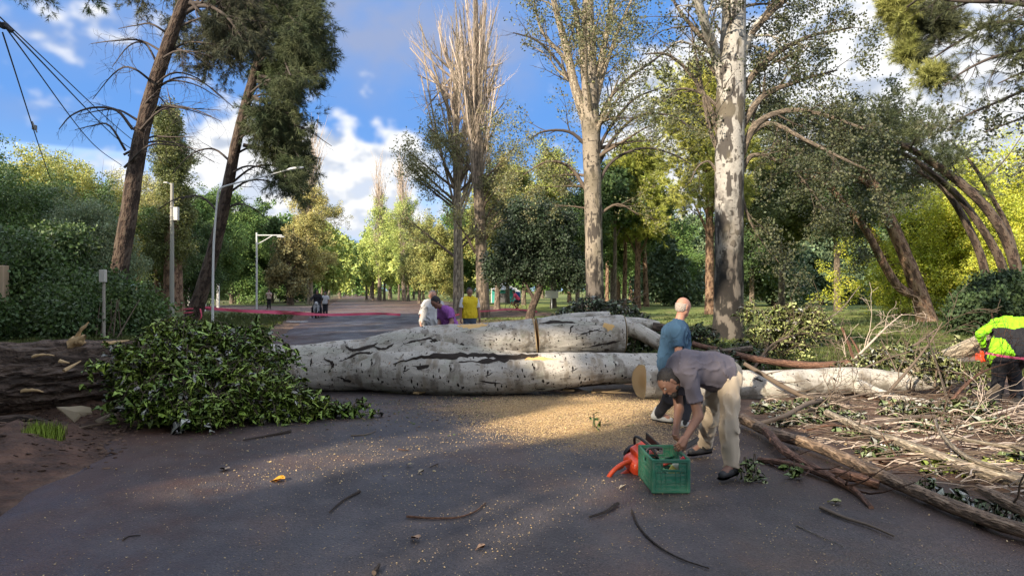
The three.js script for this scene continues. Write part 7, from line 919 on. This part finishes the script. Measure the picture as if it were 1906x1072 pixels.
{ const b = gp(971, 562), g = thing('park_sign', 'small white square sign on a post under the dark round tree', 'sign', [X(1027, 62), 0, -62]); part('post', rod(V(0, 0, 0), V(0, 1.3, 0), .05), M.paint, g); part('board', rbox(1.2, .7, .06, .02, 0, 1.35, 0), mat(.68, .68, .62, .7), g); }
for (const [x, d, w, h, c, l] of [[937, 95, 3.2, 2.6, [.05, .35, .3], 'far turquoise play hut among the trunks'], [953, 98, 2.4, 2.2, [.03, .12, .4], 'far blue play panel among the trunks'], [1231, 140, 9, 2.2, [.10, .2, .5], 'far blue and white stall under the trees beyond the lamp post']]) { const g = thing('park_hut', l, 'hut', [X(x, d), 0, -d]); part('wall', [box(w, h * .7, 2, 0, h * .35, 0)], mat(...c, .7), g); const r = new THREE.CylinderGeometry(.1, w * .75, h * .4, 4).rotateY(Math.PI / 4).scale(1, 1, .8); part('roof', r.translate(0, h * .9, 0), mat(.6, .6, .58, .7), g); part('doorway', box(w * .3, h * .5, .05, 0, h * .27, 1.03), mat(.1, .1, .1), g); part('post', [rod(V(-w / 2, 0, 1.6), V(-w / 2, h * .8, 1.6), .07), rod(V(w / 2, 0, 1.6), V(w / 2, h * .8, 1.6), .07)], mat(.7, .7, .68), g); }
// ---------------------------------------------------------------- litter on the asphalt
const stick = (label, pts, r, m) => { const P = pts.map(([x, y]) => gp(x, y).setY(r * .8 + .006)); solo('stick', limbTube(P, P.map((_, i) => .75 * r * (1 - .5 * i / (P.length - 1))), { sides: 8, tile: [.1, .2], caps: true, rough: lump(.25, pts[0][0]) }, (P.length - 1) * 6), m, label, 'stick'); };
stick('black stick on the asphalt in front of the leafy heap', [[541, 806], [500, 814], [452, 823]], .022, M.dark); stick('short black twig lying diagonally on the asphalt left of centre', [[670, 918], [640, 934], [613, 957]], .014, M.dark); stick('long curved brown twig on the asphalt in the middle foreground', [[757, 965], [800, 968], [850, 967], [880, 958], [904, 940]], .014, M.redBark); stick('dark knobbly stick on the asphalt left of the crate', [[1150, 942], [1125, 958], [1097, 967]], .02, M.dark); stick('long thin dark twig running to the bottom edge right of centre', [[1176, 953], [1190, 985], [1225, 1020], [1270, 1045], [1320, 1062]], .012, M.dark); stick('dark twig with a pale end on the asphalt under the long branch', [[1527, 949], [1570, 968], [1620, 984], [1664, 1003]], .02, M.twig); stick('thin pale straw on the asphalt at the lower right', [[1482, 980], [1520, 998], [1570, 1020]], .006, M.paleBark); stick('tiny dark bent twig at the lower left', [[228, 1008], [240, 1001], [262, 999]], .008, M.dark); stick('dark stub at the bottom edge of the picture', [[696, 1072], [703, 1062], [706, 1056]], .02, M.dark); stick('thin twig on the asphalt below the trunk fork', [[653, 813], [680, 811], [700, 804]], .012, M.twig); stick('short reddish bark chip on the asphalt near the shadow edge', [[741, 838], [752, 840], [762, 841]], .012, M.redBark); stick('brown twig on the asphalt beside the sawdust', [[815, 866], [800, 872]], .01, M.dark);
const leafOn = (label, px, py, s, col, turn, geo = NLg[0]) => { const m = solo('fallen_leaf', geo, Object.assign(M.nearLeaf.clone(), { color: lin(...col) }), label, 'leaf'); m.position.copy(gp(px, py)).setY(.03); m.scale.setScalar(s); m.rotation.set(-Math.PI / 2 + .15, 0, turn); };
leafOn('bright orange yellow leaf in the strip of sun on the asphalt', 530, 897, .15, [.72, .36, .012], 1.4); leafOn('dry grey leaf on the asphalt left of the yellow one', 418, 880, .12, [.34, .28, .22], .4); leafOn('small brown curled leaf at the bottom centre', 903, 1022, .07, [.3, .19, .12], 2); leafOn('small tan bark flake on the asphalt below the curved twig', 779, 1010, .09, [.45, .28, .17], .7); leafOn('pale straw-coloured leaf right of the sticks', 765, 870, .07, [.5, .4, .22], 1); leafOn('pale chip of wood left of the crate', 1163, 910, .06, [.5, .42, .3], 2); leafOn('greenish yellow leaf on the asphalt below the reddish bark', 1566, 940, .1, [.42, .42, .15], 1); leafOn('pale wood flake between the two saws of light', 788, 880, .07, [.5, .4, .25], 2.4); leafOn('small yellow leaf left of the straw-coloured one', 715, 893, .05, [.55, .4, .1], .2);
{ // sawdust and wood chips
  const r = rng(801), chip = new THREE.BoxGeometry(1, .25, .6), list = [], col = (k) => { const t = r(), a = r(); return [mix(.46, .72, t) * k, mix(.31, .55, t) * k, mix(.13, .33, t * .6 + a * .4) * k]; };
  let n = 0; while (n < 62000) { const d = 4 + 9.5 * r(), x = mix(roadL(d) + .3, 4.2, r()), s = sawdustAt(x, d), edge = .004 + .038 * Math.exp(-(((x + .2) / 3) ** 2)) * sstep(12, 6, d); if (r() > Math.max(edge, s * s * 1.1)) continue; n++; const k = .004 + .011 * r() * r() + (r() < .01 ? .01 : 0); list.push([V(x, .006 + k * .3 + .02 * clamp(s - .5) * r(), -d), k * (d < 6 ? .8 : 1.1), col(.8 + .3 * r())]); }
  const im = new THREE.InstancedMesh(chip, mat(1, 1, 1, .9), list.length); im.name = 'wood_chips'; shade(im); list.forEach((e, i) => { _q.setFromEuler(new THREE.Euler((r() - .5) * .8, r() * 6.28, (r() - .5) * .8)); im.setMatrixAt(i, _m.compose(e[0], _q, _s.set(e[1], e[1], e[1]))); im.setColorAt(i, _c.setRGB(...e[2])); }); tag(im, 'sawdust and wood chips strewn over the asphalt in front of the logs', 'wood chips', null, 'stuff'); scene.add(im);
}
{ // bark crumbs, leaf scraps and clods of earth
  const r = rng(841), sh = new THREE.IcosahedronGeometry(1, 0), list = [];
  for (let i = 0; i < 7000; i++) { const px = mix(-20, 1950, r()), py = 742 + 160 * r() * r(), p = gp(px, py), left = px < 300 - (py - 760) * .9, near = Math.exp(-(((py - 755) / 45) ** 2)); if (!left && r() > near * .8 + .05) continue; const k = left ? .006 + .03 * r() * r() : .004 + .011 * r() * r(), t = r(); p.y = (left ? Math.max(0, groundHeight(p.x, -p.z)) : .008) + k * .2; list.push([p, [k * (1 + r()), k * .45, k * (1 + r())], left ? mix3([.05, .028, .018], [.14, .085, .055], t) : t < .25 ? [.10, .14, .04] : mix3([.05, .035, .025], [.26, .17, .10], r())]); }
  const im = new THREE.InstancedMesh(sh, mat(1, 1, 1, .95), list.length); im.name = 'bark_crumbs'; shade(im); list.forEach((e, i) => { _q.setFromEuler(new THREE.Euler((r() - .5) * .6, r() * 6.28, (r() - .5) * .6)); im.setMatrixAt(i, _m.compose(e[0], _q, _s.set(...e[1]))); im.setColorAt(i, _c.setRGB(...e[2])); }); tag(im, 'crumbs of bark, scraps of leaf and clods of earth along the fallen trunk', 'debris', null, 'stuff'); scene.add(im);
}
{ // grass
  const r = rng(821), o = { pos: [], nor: [], col: [] }; for (let i = 0; i < 12; i++) { const a = r() * 6.283, b = V((r() - .5) * .5, 0, (r() - .5) * .5), l = .5 + .6 * r(), t = b.clone().add(V(Math.cos(a) * .35, l, Math.sin(a) * .35)), s = V(-Math.sin(a), 0, Math.cos(a)).multiplyScalar(.035), k = .7 + .6 * r(); for (const q of [b.clone().add(s), b.clone().sub(s), t]) { o.pos.push(q.x, q.y, q.z); o.nor.push(Math.cos(a) * .5, .8, Math.sin(a) * .5); o.col.push(k, k, k * .9); } }
  const blades = fromRaw(o), list = [], gc = (x, d) => { const t = clamp(.5 + fbm2(x * .5, d * .5, 3)), k = .8 + .4 * r(); return mix3([.06, .10, .02], [.16, .18, .05], t).map((v) => v * k); };
  for (let i = 0; i < 60000; i++) { const d = 13 + 40 * r() * r(), L = r() < .35, x = L ? roadL(d) - .9 - 7 * r() : roadR(d) + 2 + (12 + d * .6) * r(); if (sideRoad(x, d) || fbm2(x * .35, d * .35, 4) > .28 && !L) continue; list.push([V(x, groundHeight(x, d) - .01, -d), .07 + .09 * r() + (L && r() < .3 ? .08 : 0), gc(x, d)]); }
  for (let i = 0; i < 130; i++) { const p = gp(82 + (r() - .5) * 70, 818 + (r() - .5) * 16); list.push([p.setY(.03), .06 + .12 * r(), [.30, .42, .05]]); } for (let i = 0; i < 60; i++) { const p = gp(15 + (r() - .5) * 60, 838 + (r() - .5) * 16); list.push([p.setY(.03), .05 + .08 * r(), [.1, .15, .03]]); }
  const im = new THREE.InstancedMesh(blades, M.leafOpaque, list.length); im.name = 'grass'; shade(im); list.forEach((e, i) => { _q.setFromAxisAngle(V(0, 1, 0), r() * 6.28); im.setMatrixAt(i, _m.compose(e[0], _q, _s.set(e[1], e[1], e[1]))); im.setColorAt(i, _c.setRGB(...e[2])); }); tag(im, 'short green grass on the verge and the lawn', 'grass', null, 'stuff'); scene.add(im);
}

renderer.render(scene, camera);
